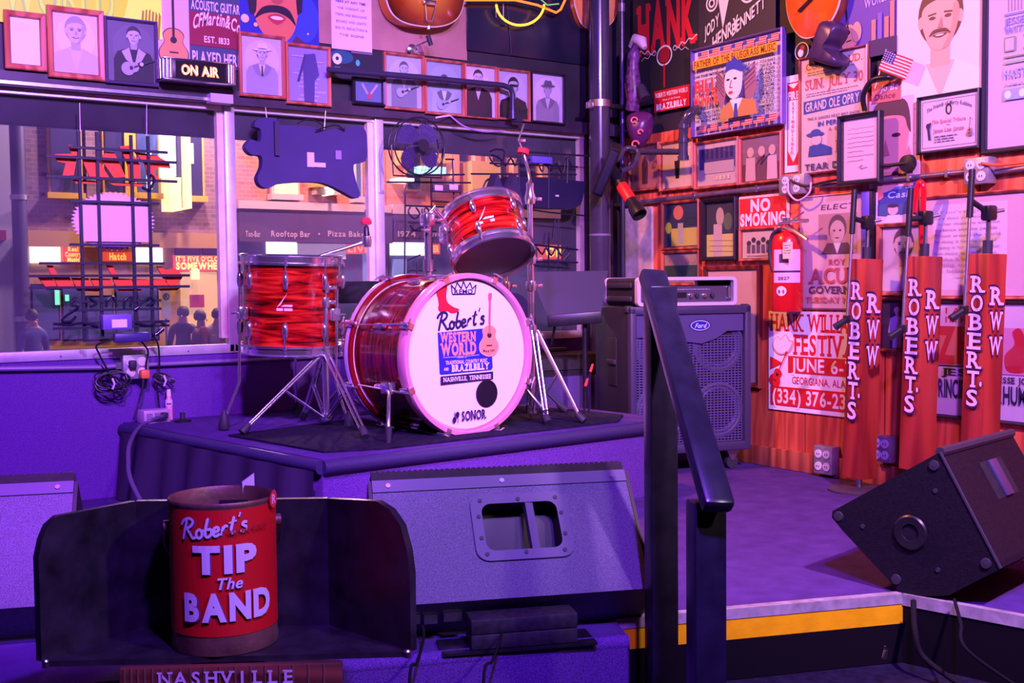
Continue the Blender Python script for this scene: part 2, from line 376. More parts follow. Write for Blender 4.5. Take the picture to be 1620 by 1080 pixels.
# ================================================================== the setting
def slab(name, poly, z0, z1, material, parent=None, **k):
    """prism with a plan outline"""
    n = len(poly); b = MB(); b.add([(x, y, z0) for x, y in poly]+[(x, y, z1) for x, y in poly], [(i, (i+1) % n, n+(i+1) % n, n+i) for i in range(n)]+[tuple(range(n))[::-1], tuple(range(n, 2*n))])
    return b.build(name, material, parent, **k)
def struct(o, label=None):
    o['kind'] = 'structure'
    if label: o['label'] = label
    return o
FLOORM = mat('dark_floor_carpet', (0.03, 0.022, 0.06), 0.9, var=0.4, vscale=30, bump=0.4, bscale=150)
struct(box('floor', FLOORM, (-0.2, 0.7, -0.05), (7.6, 7.4, 0.1)), 'dark floor in front of the stage')
struct(box('ceiling', WALLBLK, (-0.2, 0.7, ZC+0.05), (7.8, 7.6, 0.1)), 'black ceiling')
struct(box('wall_back', WALLBLK, (-0.2, -3.05, ZC/2), (7.8, 0.1, ZC)), 'black wall behind the audience')
struct(box('wall_left', WALLBLK, (-4.05, 0.7, ZC/2), (0.1, 7.6, ZC)), 'black wall at the left')
STAGE = [(-3.95, 3.98), (1.60, 1.915), (1.655, 2.03), (2.37, 1.775), (2.72, 0.25), (3.598, 0.25), (3.598, 4.37), (-3.95, 4.37)]
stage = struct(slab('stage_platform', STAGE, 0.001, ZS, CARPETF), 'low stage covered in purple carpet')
st1 = slab('stage_step', [(1.60, 1.915), (1.655, 2.03), (2.372, 1.775), (2.425, 1.545), (1.50, 1.875-0.0)], 0.001, 0.345, RUG, stage)
# metal nosing and yellow tape along the notch where the steps come up
e_a, e_b, e_c = Vector((1.655, 2.03, ZS)), Vector((2.37, 1.775, ZS)), Vector((2.72, 0.25, ZS))
def edge_strip(name, a, b, h0, h1, out, material, parent, top=0.0, kind=None):
    d = (b-a).normalized(); nrm = Vector((d.y, -d.x, 0)); 
    M = Matrix.Identity(4); L = (b-a).length
    for i in range(3): M[i][0] = d[i]; M[i][1] = nrm[i]; M[i][2] = (0, 0, 1)[i]; M[i][3] = a[i]
    bb = MB(); bb.box((L/2, out/2, (h0+h1)/2), (L, out, h1-h0), M)
    if top: bb.box((L/2, -top/2+out/2, h1+0.0015), (L, top+out, 0.003), M)
    return bb.build(name, material, parent)
YEL = mat('yellow_hazard_tape', S(232, 186, 6), 0.45, var=0.12, vscale=14, bump=0.7, bscale=18)
NOSE = mat('scuffed_silver_nosing', (0.42, 0.40, 0.40), 0.5, 0.35, var=0.3, vscale=30)
edge_strip('step_nosing', e_a, e_b, -0.020, 0.002, 0.006, NOSE, stage, 0.02)
edge_strip('hazard_tape', e_a, e_b, -0.070, -0.021, 0.004, YEL, stage)
KICK = mat('black_kick_board', (.0045, .004, .006), .8, spec=.1)
edge_strip('kick_board', e_a, e_b, -0.168, -0.071, 0.003, KICK, stage); edge_strip('kick_board', e_b, e_c, -0.50, -0.025, 0.003, KICK, stage)
edge_strip('step_nosing', e_b, e_c, -0.024, 0.002, 0.006, NOSE, stage, 0.015)
# ---- drum riser
RIS = [(1.17, 4.37), (1.385, 3.05), (2.70, 3.155), (2.81, 3.20), (2.84, 3.32), (2.775, 4.37)]
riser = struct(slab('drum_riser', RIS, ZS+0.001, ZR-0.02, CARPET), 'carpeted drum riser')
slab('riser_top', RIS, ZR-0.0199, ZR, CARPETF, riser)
EDGE = mat('dark_blue_edge_trim', (0.035, 0.028, 0.09), 0.45, bump=0.3, bscale=90)
tube('edge_trim', EDGE, [Vector((x, y, ZR-0.024)) for x, y in [(1.385, 3.047)]+[(1.6, 3.065), (2.2, 3.113), (2.70, 3.152), (2.79, 3.185), (2.835, 3.25), (2.842, 3.33)]], 0.022, riser, n=10)
tube('edge_trim', EDGE, [(1.167, 4.36, ZR-0.024), (1.383, 3.049, ZR-0.024)], 0.022, riser, n=10)
# dark cloth skirt hanging in folds on the riser's left end
sk = MB(); vs = []; n_s = 40
for i in range(n_s+1):
    u = i/n_s; a = Vector((1.155, 4.34, 0)).lerp(Vector((1.352, 3.03, 0)), u); o2 = Vector((-.985, -.16, 0))*(.012+.012*math.sin(u*44)+.03*math.sin(u*9)**2*(1-u))
    vs += [tuple(a+o2*.3+Vector((0, 0, ZR-.03))), tuple(a+o2*1.8+Vector((0, 0, ZS+.004)))]
sk.add(vs, [(2*i, 2*i+1, 2*i+3, 2*i+2) for i in range(n_s)]).build('skirt_cloth', mat('dark_violet_cloth', (.03, .018, .06), .85), riser, smooth=60)
slab('rug_mat', [(1.345, 3.72), (1.44, 3.16), (1.62, 3.11), (2.62, 3.19), (2.76, 3.33), (2.72, 3.62), (2.55, 4.05), (1.85, 3.86)], ZR+0.0005, ZR+0.007, RUG)
bpy.data.objects['rug_mat'].name = 'drum_rug'; tag(bpy.data.objects['drum_rug'], 'thin black rug spread under the red drum kit', 'rug')

# ---- window wall
z_sill = onY(180, 566, YW).z; z_head = onY(160, 148, YW).z
x_m1 = onY(366, 350, YW).x; x_m2 = onY(601, 350, YW).x; x_wr = onY(926, 330, YW).x; x_wl = -0.75
wl = struct(box('wall_window', WALLBLK, (-0.2, YW+0.10, (z_head+ZC)/2), (7.8, 0.2, ZC-z_head)), 'black wall above the window')
box('knee_wall', CARPET, (-0.2, YW+0.10, z_sill/2), (7.8, 0.2, z_sill), wl)
box('wall_pier', WALLBLK, ((x_wr+XW+0.1)/2, YW+0.10, (z_sill+z_head)/2), (XW+0.1-x_wr, 0.2, z_head-z_sill), wl)
box('wall_pier', WALLBLK, ((x_wl-4.1)/2, YW+0.10, (z_sill+z_head)/2), (4.1+x_wl, 0.2, z_head-z_sill), wl)
CREAM = mat('cream_paint', S(222, 205, 180), 0.5, var=0.12, vscale=20)
XS = [x_wl, x_m1, x_m2, x_wr]
for k in range(3):
    a, b = XS[k], XS[k+1]
    w = struct(thing('window_%d' % (k+1), 'street window pane %s' % ('behind the grid neon sign', 'behind the floor tom', 'behind the round fan')[k], None, ((a+b)/2, YW+0.03, z_sill)), None)
    hw = (b-a)/2; H = z_head-z_sill
    MB().box((0, 0.012, H/2), (2*hw-0.03, 0.006, H-0.02)).build('pane', PANE, w)
    MB().box((0, -0.02, 0.018), (2*hw, 0.035, 0.036), bev=0.003).build('sill_strip', ALU, w)
    MB().box((0, -0.01, H-0.012), (2*hw, 0.03, 0.024)).build('head_strip', ALU, w)
    if k < 2:
        MB().box((hw, -0.02, H/2), (0.040, 0.035, H-0.01), bev=0.002).build('mullion', ALU, w)
        MB().box((hw-0.034, -0.004, H/2+0.02), (0.026, 0.03, H-0.08)).build('stop_bead', CREAM, w)
    else:
        MB().box((hw-0.012, -0.006, H/2), (0.03, 0.03, H)).build('jamb', CREAM, w)
    for q in range(5 if k == 0 else 3):
        xq = -hw+(q+0.6)*2*hw/(5 if k == 0 else 3)
        MB().cyl((xq, -0.0385, 0.014), (xq, -0.0355, 0.014), 0.004, n=8).build('screw', STEEL, w)
# ---- black beam, pipe and rail above the window
struct(box('trim_1', mat('dark_beam', (0.035, 0.02, 0.045), 0.5, var=0.4, vscale=12), (1.45, YW-0.018, z_head+0.022), (4.4, 0.036, 0.055)), 'dark beam along the top of the window')
struct(box('trim_2', STEEL, (onY(120, 143, YW).x, YW-0.040, z_head+0.006), (1.0, 0.008, 0.012)), 'thin metal track above the left pane')
box('track_bracket', mat('pale_bracket', (0.5, 0.47, 0.55), 0.4), (onY(340, 160, YW).x, YW-0.055, onY(340, 160, YW).z), (0.09, 0.05, 0.034), label='pale metal bracket at the end of the window track', cat='bracket')

struct(box('trim_5', mat('tan_plaster', S(168, 128, 116), .8, var=.2, vscale=6), ((onY(500, 30, YW).x+onY(737, 30, YW).x)/2, YW-.003, onY(620, 30, YW).z+.15), (onY(737, 30, YW).x-onY(500, 30, YW).x, .006, .58)), 'tan plaster patch behind the paper notice')
# ---- panelled wall
z_pan = onX(1050, 208, XW).z
wr = struct(box('wall_right', WALLBLK, (XW+0.07, 0.7, ZC/2), (0.1, 7.6, ZC)), 'panelled wall hung with posters')
pm = None; yy = YW-0.01; k = 0
while yy > -0.6:
    wd = 0.395
    o = bpy.data.objects.new('wood_panel', pm) if pm else MB().box((0, 0, 0), (0.018, wd-0.006, z_pan-ZS-0.002), bev=0.002).build('wood_panel', PANEL)
    if pm: link(o)
    pm = o.data; o.parent = wr; o.matrix_parent_inverse = Matrix.Identity(4)
    o.location = Vector((XW+0.0105, yy-wd/2, (z_pan+ZS)/2))
    yy -= wd; k += 1
struct(box('baseboard_right', FRAMEW, (XW-0.008, 2.0, ZS+0.042), (0.016, 4.7, 0.082), bev=0.003), 'reddish wooden baseboard')
# pale strip of bare plaster in the corner
struct(box('trim_4', mat('bare_plaster', S(206, 190, 178), 0.8, var=0.3, vscale=18), (XW-0.006, YW-0.16, (ZS+onX(995, 330, XW).z)/2), (0.014, 0.20, onX(995, 330, XW).z-ZS)), 'unpainted plaster strip in the corner')

# ---- wall-mount helpers: local x to the right, y into the wall, z up
class Wall:
    def __init__(s, side): s.side = side; s.rot = (0, 0, 0) if side == 'L' else (0, 0, -PI/2)
    def pt(s, x, y, off=0.0): return onY(x, y, YW-off) if s.side == 'L' else onX(x, y, XW-off)
    def rect(s, x0, x1, y0, y1, off=0.0):
        xc, yc = (x0+x1)/2, (y0+y1)/2
        a, b = s.pt(x0, yc, off), s.pt(x1, yc, off); t, u = s.pt(xc, y0, off), s.pt(xc, y1, off)
        c = (a+b)/2; c.z = (t.z+u.z)/2
        return c, (b-a).length, t.z-u.z
LW, RW = Wall('L'), Wall('R')

def ring_frame(name, w, h, fw, dep, material, parent, back=0.0):
    b = MB(); L = [(0, 0.0), (0, -dep+.004), (.004, -dep), (fw-.005, -dep*.8), (fw, -.003)]
    vs = []; fs = []
    for ins, y in L:
        x, z = w/2-ins, h/2-ins; vs += [(-x, y+back, -z), (x, y+back, -z), (x, y+back, z), (-x, y+back, z)]
    for i in range(len(L)-1): fs += [(i*4+k, i*4+(k+1) % 4, (i+1)*4+(k+1) % 4, (i+1)*4+k) for k in range(4)]
    n = (len(L)-1)*4; fs += [(k, (k+1) % 4, n+(k+1) % 4, n+k) for k in range(4)]
    return b.add(vs, fs).build(name, material, parent, smooth=0)
def framed(name, label, cat, wall, px, art, fw=0.02, fmat=None, dep=0.022, border=0.0, bcol=(0.75, 0.72, 0.74), glass=True, off=0.0, tilt=0.0, group=None, rotx=0.0):
    c, w, h = wall.rect(*px, off)
    t = thing(name, label, cat, c, (rotx, tilt, wall.rot[2]), group)
    ring_frame('frame', w, h, fw, dep, fmat or FRAMEW, t)
    iw, ih = w-2*fw, h-2*fw
    MB().box((0, -0.004, 0), (iw+0.004, 0.004, ih+0.004)).build('backing_board', MATTE, t)
    p = Print(); p.rect(0, 0, iw, ih, bcol)
    art(p, iw-2*border, ih-2*border); p.build('print', t, y=-0.0065, clean=wall.side == 'R')
    if glass: MB().box((0, -0.0125, 0), (iw+0.002, 0.0015, ih+0.002)).build('glass', GLASS, t)
    return t
def poster(name, label, cat, wall, px, art, bcol=(0.8, 0.76, 0.78), thick=0.002, off=0.0, material=None, tilt=0.0, group=None, edge=None):
    c, w, h = wall.rect(*px, off)
    t = thing(name, label, cat, c, (0, tilt, wall.rot[2]), group)
    MB().box((0, -thick/2, 0), (w, thick, h)).build('sheet', edge or WHITE, t)
    p = Print(); p.rect(0, 0, w, h, bcol); art(p, w, h); p.build('print', t, y=-thick-0.0003, material=material, clean=wall.side == 'R')
    return t
# ================================================================== pictures
def G(v, tint=(1, 1, 1)): return tuple(v*t for t in tint)
def portrait(p, w, h, cx=0.0, top=0.40, s=0.26, bg=0.55, skin=0.62, hair=0.03, coat=0.05, shirt=0.75, tint=(1, 1, 1), hat=None, mous=False, guitar=False, full=False, tie=None, lapel=None, bgcol=None, turn=0.0):
    """a head-and-shoulders (or half-length) likeness of nobody in particular; s = head height as share of h"""
    T = lambda v: tuple(v*t for t in tint) if not isinstance(v, tuple) else v
    p.rect(0, 0, w, h, bgcol or T(bg))
    p.ell(cx*w, 0.1*h, min(0.45*w, w/2-abs(cx*w)), 0.36*h, T(min(1, (bg if not isinstance(bg, tuple) else .5)*1.15)) if not bgcol else bgcol)
    H = s*h; ux = cx*w; yt = (top)*h; yc = yt-H/2; a = H*0.36
    clip = lambda x: max(-w/2, min(w/2, x)); cl = lambda y: max(-h/2, min(h/2, y))
    sh = H*1.12; yb = yc-H*0.80
    low = -h/2
    body = [(clip(ux-sh), low), (clip(ux-sh*1.0), cl(yb-H*0.55)), (clip(ux-sh*.82), cl(yb-H*0.12)), (clip(ux-a*.62), cl(yb+H*.16)), (clip(ux+a*.62), cl(yb+H*.16)), (clip(ux+sh*.82), cl(yb-H*0.12)), (clip(ux+sh*1.0), cl(yb-H*.55)), (clip(ux+sh), low)]
    if full:
        body = [(clip(ux-sh*.55), low), (clip(ux-sh*.5), cl(yb-H*2.2)), (clip(ux-sh*1.05), cl(yb-H*1.6)), (clip(ux-sh*.8), cl(yb-H*.1)), (clip(ux-a*.6), cl(yb+H*.16)), (clip(ux+a*.6), cl(yb+H*.16)), (clip(ux+sh*.8), cl(yb-H*.1)), (clip(ux+sh*1.05), cl(yb-H*1.6)), (clip(ux+sh*.5), cl(yb-H*2.2)), (clip(ux+sh*.55), low)]
    p.poly(body, T(coat))
    p.poly([(clip(ux-a*.75), cl(yb+H*.12)), (ux, cl(yb-H*.75)), (clip(ux+a*.75), cl(yb+H*.12))], T(shirt))
    if lapel is not None:
        for q in (-1, 1): p.poly([(clip(ux+q*a*.7), cl(yb+H*.15)), (clip(ux+q*a*1.9), cl(yb-H*.1)), (clip(ux+q*a*1.2), cl(yb-H*.55)), (clip(ux+q*a*.1), cl(yb-H*.8))], T(lapel))
    if tie is not None: p.poly([(ux-a*.12, cl(yb+H*.0)), (ux+a*.12, cl(yb+H*.0)), (ux+a*.2, cl(yb-H*.7)), (ux-a*.2, cl(yb-H*.7))], T(tie))
    p.poly([(ux-a*.5, cl(yb+H*.05)), (ux+a*.5, cl(yb+H*.05)), (ux+a*.5, yc-H*.2), (ux-a*.5, yc-H*.2)], T(skin*0.8 if not isinstance(skin, tuple) else skin))
    if hair is not None: p.ell(ux, yc+H*.07, a*1.14, H*.50, T(hair))
    p.ell(ux-a*1.0, yc-H*.02, a*.14, H*.1, T(skin)); p.ell(ux+a*1.0, yc-H*.02, a*.14, H*.1, T(skin))
    p.poly(smooth2([(ux-a*.95, yc+H*.12), (ux-a*.86, yc-H*.15), (ux-a*.5, yc-H*.42), (ux, yc-H*.5), (ux+a*.5, yc-H*.42), (ux+a*.86, yc-H*.15), (ux+a*.95, yc+H*.12), (ux+a*.66, yc+H*.26), (ux+a*.1, yc+H*.31), (ux-a*.66, yc+H*.25)], 4), T(skin))
    sd = tuple(c*.74 for c in T(skin)); p.poly(smooth2([(ux+a*.95, yc+H*.12), (ux+a*.86, yc-H*.15), (ux+a*.5, yc-H*.42), (ux+a*.1, yc-H*.49), (ux+a*.42, yc-H*.3), (ux+a*.62, yc-H*.05), (ux+a*.66, yc+H*.2)], 3), sd)
    dk = (skin*0.18 if not isinstance(skin, tuple) else tuple(c*.15 for c in skin)); md = (skin*0.55 if not isinstance(skin, tuple) else tuple(c*.55 for c in skin))
    tx = turn*a
    for q in (-1, 1):
        p.ell(ux+tx+q*a*.4, yc+H*.02, a*.17, H*.028, T(dk)); p.poly([(ux+tx+q*a*.62, yc+H*.085), (ux+tx+q*a*.2, yc+H*.10), (ux+tx+q*a*.2, yc+H*.075), (ux+tx+q*a*.62, yc+H*.06)], T(dk))
    p.poly([(ux+tx*1.6-a*.13, yc-H*.15), (ux+tx*1.6+a*.15, yc-H*.15), (ux+tx*1.2+a*.08, yc+H*.02)], T(md))
    p.poly(smooth2([(ux+tx-a*.38, yc-H*.255), (ux+tx, yc-H*.24), (ux+tx+a*.38, yc-H*.25), (ux+tx, yc-H*.30)], 3), T(dk))
    p.ell(ux+tx, yc-H*.265, a*.22, H*.012, T(0.85 if not isinstance(skin, tuple) else (.8, .78, .75)))
    if mous: p.poly(smooth2([(ux+tx-a*.55, yc-H*.27), (ux+tx-a*.35, yc-H*.18), (ux+tx, yc-H*.165), (ux+tx+a*.35, yc-H*.18), (ux+tx+a*.55, yc-H*.27), (ux+tx+a*.3, yc-H*.225), (ux+tx, yc-H*.215), (ux+tx-a*.3, yc-H*.225)], 3), T(hair if hair is not None else dk))
    if hat is not None:
        p.ell(ux, yc+H*.24, a*1.9, H*.10, T(hat), rot=0.05); p.poly(smooth2([(ux-a*.95, yc+H*.25), (ux-a*.85, yc+H*.62), (ux-a*.2, yc+H*.66), (ux, yc+H*.60), (ux+a*.3, yc+H*.67), (ux+a*.85, yc+H*.6), (ux+a*.95, yc+H*.25)], 3), T(hat)); p.ell(ux, yc+H*.28, a*.95, H*.03, T(0.08))
    if guitar:
        gx, gy = ux-a*.5, cl(yb-H*1.0); p.ell(gx-a*.5, gy-H*.05, a*1.05, H*.38, T(.4)); p.ell(gx+a*.45, gy+H*.05, a*.75, H*.28, T(.4)); p.ell(gx, gy, a*.28, H*.12, T(.02))
        p.poly([(gx+a*.4, gy-H*.01), (clip(gx+a*4), cl(gy+H*.5)), (clip(gx+a*4), cl(gy+H*.58)), (gx+a*.4, gy+H*.1)], T(.03)); p.ell(clip(ux+a*1.1), cl(yb-H*.75), a*.3, H*.12, T(skin))
    return p
def textlines(p, u, v, w, n, lh, col, seed=0, left=True, th=0.35):
    """lines of writing too small to read: short dashes of word length"""
    rnd = random.Random(seed); p.l += 1; L = p.l
    for i in range(n):
        x = u-w/2; end = u+w/2-(rnd.random()*0.3*w if i == n-1 or left else 0)
        y = v-i*lh
        while x < end-lh*.6:
            ww = min(lh*(0.7+rnd.random()*2.2), end-x); p.rect(x+ww/2, y, ww, lh*th, col, L); x += ww+lh*.45
def guitar_art(p, u, v, L, body, neck, ang=0.0, edge=None):
    """flat printed acoustic guitar, length L, body downwards"""
    c, q = math.cos(ang), math.sin(ang)
    R = lambda x, y: (u+x*c-y*q, v+x*q+y*c)
    out = smooth2([(0, -.5*L), (.16*L, -.44*L), (.19*L, -.32*L), (.12*L, -.2*L), (.135*L, -.1*L), (.06*L, -.03*L), (-.06*L, -.03*L), (-.135*L, -.1*L), (-.12*L, -.2*L), (-.19*L, -.32*L), (-.16*L, -.44*L)], 4)
    if edge: p.poly([R(x*1.07, (y+.26*L)*1.05-.26*L) for x, y in out], edge)
    p.poly([R(x, y) for x, y in out], body)
    x, y = R(0, -.17*L); p.ell(x, y, .045*L, .045*L, (.02, .015, .02))
    p.poly([R(-.017*L, -.15*L), R(.017*L, -.15*L), R(.017*L, .4*L), R(-.017*L, .4*L)], neck); p.poly([R(-.03*L, .4*L), R(.03*L, .4*L), R(.035*L, .5*L), R(-.035*L, .5*L)], neck)
    p.poly([R(-.06*L, -.345*L), R(.06*L, -.345*L), R(.06*L, -.325*L), R(-.06*L, -.325*L)], (.05, .02, .01))
LIL = (1.0, 0.93, 1.06)

# ---- window wall, left to right -----------------------------------------------
FR_RED = wood('frame_red_wood', S(170, 78, 58), S(214, 128, 96), 9.0, 0.4)
YPRINT = S(250, 200, 0)
def art_world(p, w, h):
    p.rect(0, 0, w, h, S(248, 205, 10))
    p.text('WORLD', -.03*w, -.03*h, .62*h, S(190, 190, 130), w=.56*w, st='x', slab=True); p.text('WORLD', -.03*w, -.03*h, .62*h, S(246, 224, 80), w=.55*w, st='r', slab=True)
    p.poly([(.22*w, -.5*h), (.30*w, -.2*h), (.36*w, .5*h), (.5*w, .5*h), (.5*w, -.5*h)], S(252, 236, 120))
    for i in range(6): p.poly([(.38*w+i*.018*w, -.5*h), (.395*w+i*.018*w, -.5*h), (.405*w+i*.018*w, -.1*h+.05*h*math.sin(i)), (.395*w+i*.018*w, -.08*h)], S(190, 110, 20))
LITSIGN = LITPRINT.copy(); LITSIGN.name = 'backlit_sign_face'; LITSIGN.node_tree.nodes['Principled BSDF'].inputs['Emission Strength'].default_value = .95; LITSIGN.node_tree.links.remove(LITSIGN.node_tree.nodes['Principled BSDF'].inputs['Base Color'].links[0]); LITSIGN.node_tree.nodes['Principled BSDF'].inputs['Base Color'].default_value = (.05, .04, .01, 1)
poster('yellow_wall_sign', 'large backlit yellow sign reading WORLD behind the upper left portraits', 'sign', LW, (-60, 252, -62, 46), art_world, material=LITSIGN, thick=0.01, edge=mat('yellow_board', YPRINT, .5))
def art_blank(p, w, h): p.rect(0, 0, w, h, S(246, 244, 232)); p.ell(-.1*w, .3*h, .3*w, .1*h, S(238, 236, 226))
framed('picture_frame', 'red wood frame holding a glaring blank white sheet, leftmost on the wall', 'picture', LW, (6, 72, 20, 112), art_blank, 0.022, FR_RED, off=.036, group='framed portraits above the window')
framed('picture_frame', 'red wood framed pale faded pencil portrait below the yellow sign', 'picture', LW, (74, 163, 14, 126), lambda p, w, h: portrait(p, w, h, top=.44, s=.44, bg=.70, skin=.62, hair=.38, coat=.60, shirt=.66, tint=LIL), 0.022, FR_RED, off=.036, group='framed portraits above the window')
framed('picture_frame', 'purple-grey framed photo of a singer in a dark suit with pale lapels', 'picture', LW, (165, 248, 31, 135), lambda p, w, h: portrait(p, w, h, cx=.05, top=.42, s=.30, bg=.16, skin=.6, hair=.05, coat=.03, shirt=.03, lapel=.55, guitar=True, tint=(.9, .9, 1.15)), 0.012, FRAMEP, off=.036, group='framed portraits above the window')
def art_ag(p, w, h):
    GB = S(62, 74, 98); MR = S(134, 26, 52)
    p.rect(0, 0, w, h, GB); p.rect(-.315*w, 0, .37*w, h, S(206, 190, 200)); guitar_art(p, -.315*w, -.02*h, .98*h, S(214, 150, 92), S(58, 30, 24), edge=S(70, 44, 36))
    p.rect(.185*w, .0*h, .63*w, .44*h, MR)
    p.text('ACOUSTIC GUITAR', .185*w, .31*h, .12*h, S(225, 218, 225), w=.58*w, st='b')
    p.text('CFMartin&Co', .19*w, .07*h, .17*h, S(236, 228, 232), w=.57*w, st='b', arc=.5, shear=.15)
    p.text('EST. 1833', .19*w, -.13*h, .08*h, S(236, 228, 232), w=.30*w, st='b')
    p.text('PLAYED HERE', .185*w, -.375*h, .15*h, S(225, 218, 225), w=.58*w, st='b')
poster('guitar_advert_sign', 'maroon and slate tin sign with a painted acoustic guitar above the lit box', 'sign', LW, (248, 381, -14, 106), art_ag, thick=0.006, edge=mat('tin_edge', (.2, .2, .25), .4))
def art_moust(p, w, h):
    p.rect(0, 0, w, h, S(38, 48, 150)); p.ell(.3*w, .1*h, .2*w, .4*h, S(50, 72, 190))
    p.poly([(-.5*w, -.5*h), (-.3*w, -.25*h), (-.1*w, -.12*h), (.18*w, -.2*h), (.36*w, -.34*h), (.44*w, -.5*h)], S(52, 80, 190)); p.poly([(.2*w, -.2*h), (.36*w, -.38*h), (.4*w, -.5*h), (.14*w, -.5*h)], S(90, 40, 70))
    p.poly(smooth2([(-.36*w, .5*h), (-.33*w, .1*h), (-.22*w, -.22*h), (-.02*w, -.38*h), (.15*w, -.2*h), (.22*w, .1*h), (.24*w, .5*h)], 4), S(214, 120, 84))
    p.poly(smooth2([(-.40*w, .5*h), (-.38*w, .1*h), (-.30*w, .12*h), (-.30*w, .5*h)], 3), S(40, 24, 40)); p.poly([(.2*w, .5*h), (.22*w, .14*h), (.28*w, .2*h), (.3*w, .5*h)], S(40, 24, 40))
    p.poly(smooth2([(-.32*w, .0*h), (-.22*w, .2*h), (-.04*w, .26*h), (.12*w, .2*h), (.2*w, -.04*h), (.1*w, .08*h), (-.04*w, .14*h), (-.2*w, .1*h)], 4), S(34, 20, 44))
    p.poly(smooth2([(-.16*w, .05*h), (-.04*w, .12*h), (.07*w, .06*h), (-.04*w, -.06*h)], 4), S(180, 60, 66)); p.ell(-.04*w, .05*h, .08*w, .03*h, S(246, 240, 232)); p.ell(-.04*w, .38*h, .08*w, .1*h, S(176, 92, 70))
    for (a, b, r, c) in ((-.44, -.02, .05, S(230, 215, 150)), (-.31, -.1, .025, S(240, 210, 120)), (.35, -.15, .012, S(230, 230, 255)), (.17, -.42, .05, S(236, 160, 40))): p.ell(a*w, b*h, r*w, r*w, c)
    for i in range(2, len(p.p)): q = p.p[i]; p.p[i] = ([[(x, max(-.5*h, min(.5*h, y-.17*h))) for x, y in q[0][0]]], *q[1:])
poster('portrait_banner', 'deep blue banner of a grinning man with a thick dark moustache', 'poster', LW, (379, 503, -30, 66), art_moust, off=.008, edge=mat('banner_edge', S(40, 50, 150), .5))
bg_h = 'framed portraits above the window'
framed('picture_frame', 'red wood framed photo of a seated man in a pale hat and suit', 'picture', LW, (377, 449, 55, 155), lambda p, w, h: portrait(p, w, h, top=.36, s=.27, bg=.60, skin=.62, hair=.06, coat=.40, shirt=.75, tie=.04, hat=.72, lapel=.30, tint=(.95, .88, 1.1)), 0.014, FR_RED, off=.036, group=bg_h)
def art_sil(p, w, h):
    p.rect(0, 0, w, h, S(150, 140, 190))
    for i in range(11): p.rect((random.random()-.5)*.5*w, -.46*h+i*.08*h, .5*w, .022*h, S(190, 180, 215))
    p.poly([(-.12*w, -.5*h), (-.14*w, .1*h), (-.22*w, -.05*h), (-.1*w, .38*h), (.18*w, .42*h), (.28*w, .02*h), (.16*w, -.1*h), (.14*w, -.5*h)], S(80, 72, 130)); p.poly([(-.3*w, -.12*h), (-.1*w, .4*h), (-.05*w, .38*h), (-.24*w, -.14*h)], S(70, 62, 110))
framed('picture_frame', 'red wood framed faded print of a dark standing figure against planks', 'picture', LW, (451, 521, 72, 167), art_sil, 0.014, FR_RED, off=.036, group=bg_h)
def art_notice(p, w, h):
    p.rect(0, 0, w, h, S(226, 206, 232)); g = S(150, 128, 170)
    for i, t in enumerate(('FOR EVERYONES', 'PLEASE DO NOT', 'OR PLACE ITEMS', 'HERE AT ANY TIME', 'THE WEIGHT OF', 'ITEMS ARE BREAKING', 'BOARD AND LIGHTS', 'BOLTS, REFLECTORS &', 'THE SIGNS')):
        p.text(t, -.02*w, .42*h-i*.09*h, .032*h, S(84, 66, 110) if 'HERE' in t else g, w=(.5+.02*len(t))*w*.9, st='b' if 'HERE' in t else 'r')
poster('paper_notice', 'white typed paper notice pinned left of the sunburst guitar', 'notice', LW, (524, 587, -36, 80), art_notice, off=.008)
def art_skull(p, w, h):
    p.rect(0, 0, w, h, (.012, .012, .03)); p.ell(-.28*w, .12*h, .22*w, .34*h, S(20, 90, 110)); p.ell(-.36*w, .0, .085*w, .28*h, S(215, 235, 225)); p.ell(-.36*w, .02*h, .03*w, .1*h, (.01, .03, .05)); p.ell(.02*w, -.1*h, .04*w, .16*h, S(60, 190, 190)); p.rect(.1*w, .42*h, .4*w, .05*h, S(150, 120, 150))
poster('bumper_sticker', 'black bumper sticker with a pale skull and teal flames', 'sticker', LW, (521, 605, 81, 112), art_skull, off=.036, edge=BLACK)
framed('picture_frame', 'small black framed photo of crossed drumsticks under the wall pipe', 'picture', LW, (556, 607, 124, 167), lambda p, w, h: (p.rect(0, 0, w, h, S(92, 110, 150)), p.line([(-.25*w, .4*h), (.05*w, -.3*h)], .08*w, S(170, 160, 180)), p.line([(.35*w, .4*h), (-.02*w, -.3*h)], .08*w, S(190, 150, 170)), p.ell(.03*w, -.22*h, .1*w, .15*h, S(180, 70, 90))), 0.016, FRAMEK, off=.036)
framed('picture_frame', 'red wood framed photo of a balding man with a guitar behind the pipe', 'picture', LW, (606, 669, 86, 175), lambda p, w, h: portrait(p, w, h, top=.40, s=.26, bg=.5, skin=.55, hair=.12, coat=.24, shirt=.5, guitar=True, tint=(.8, .9, 1.1)), 0.013, FR_RED, off=.036, group=bg_h)
framed('picture_frame', 'red wood framed bluish photo of a man in a pale open shirt', 'picture', LW, (670, 732, 96, 183), lambda p, w, h: portrait(p, w, h, top=.26, s=.26, bg=.42, skin=.5, hair=.08, coat=.5, shirt=.78, lapel=.16, guitar=True, tint=(.7, .9, 1.05)), 0.013, FR_RED, off=.036, group=bg_h)
framed('picture_frame', 'red wood framed photo of a tall man in a long dark jacket leaning left', 'picture', LW, (733, 784, 104, 188), lambda p, w, h: portrait(p, w, h, cx=-.08, top=.44, s=.30, bg=.6, skin=.6, hair=.03, coat=.03, shirt=.6, tint=(.95, .9, 1.1)), 0.010, FR_RED, off=.036, group=bg_h)
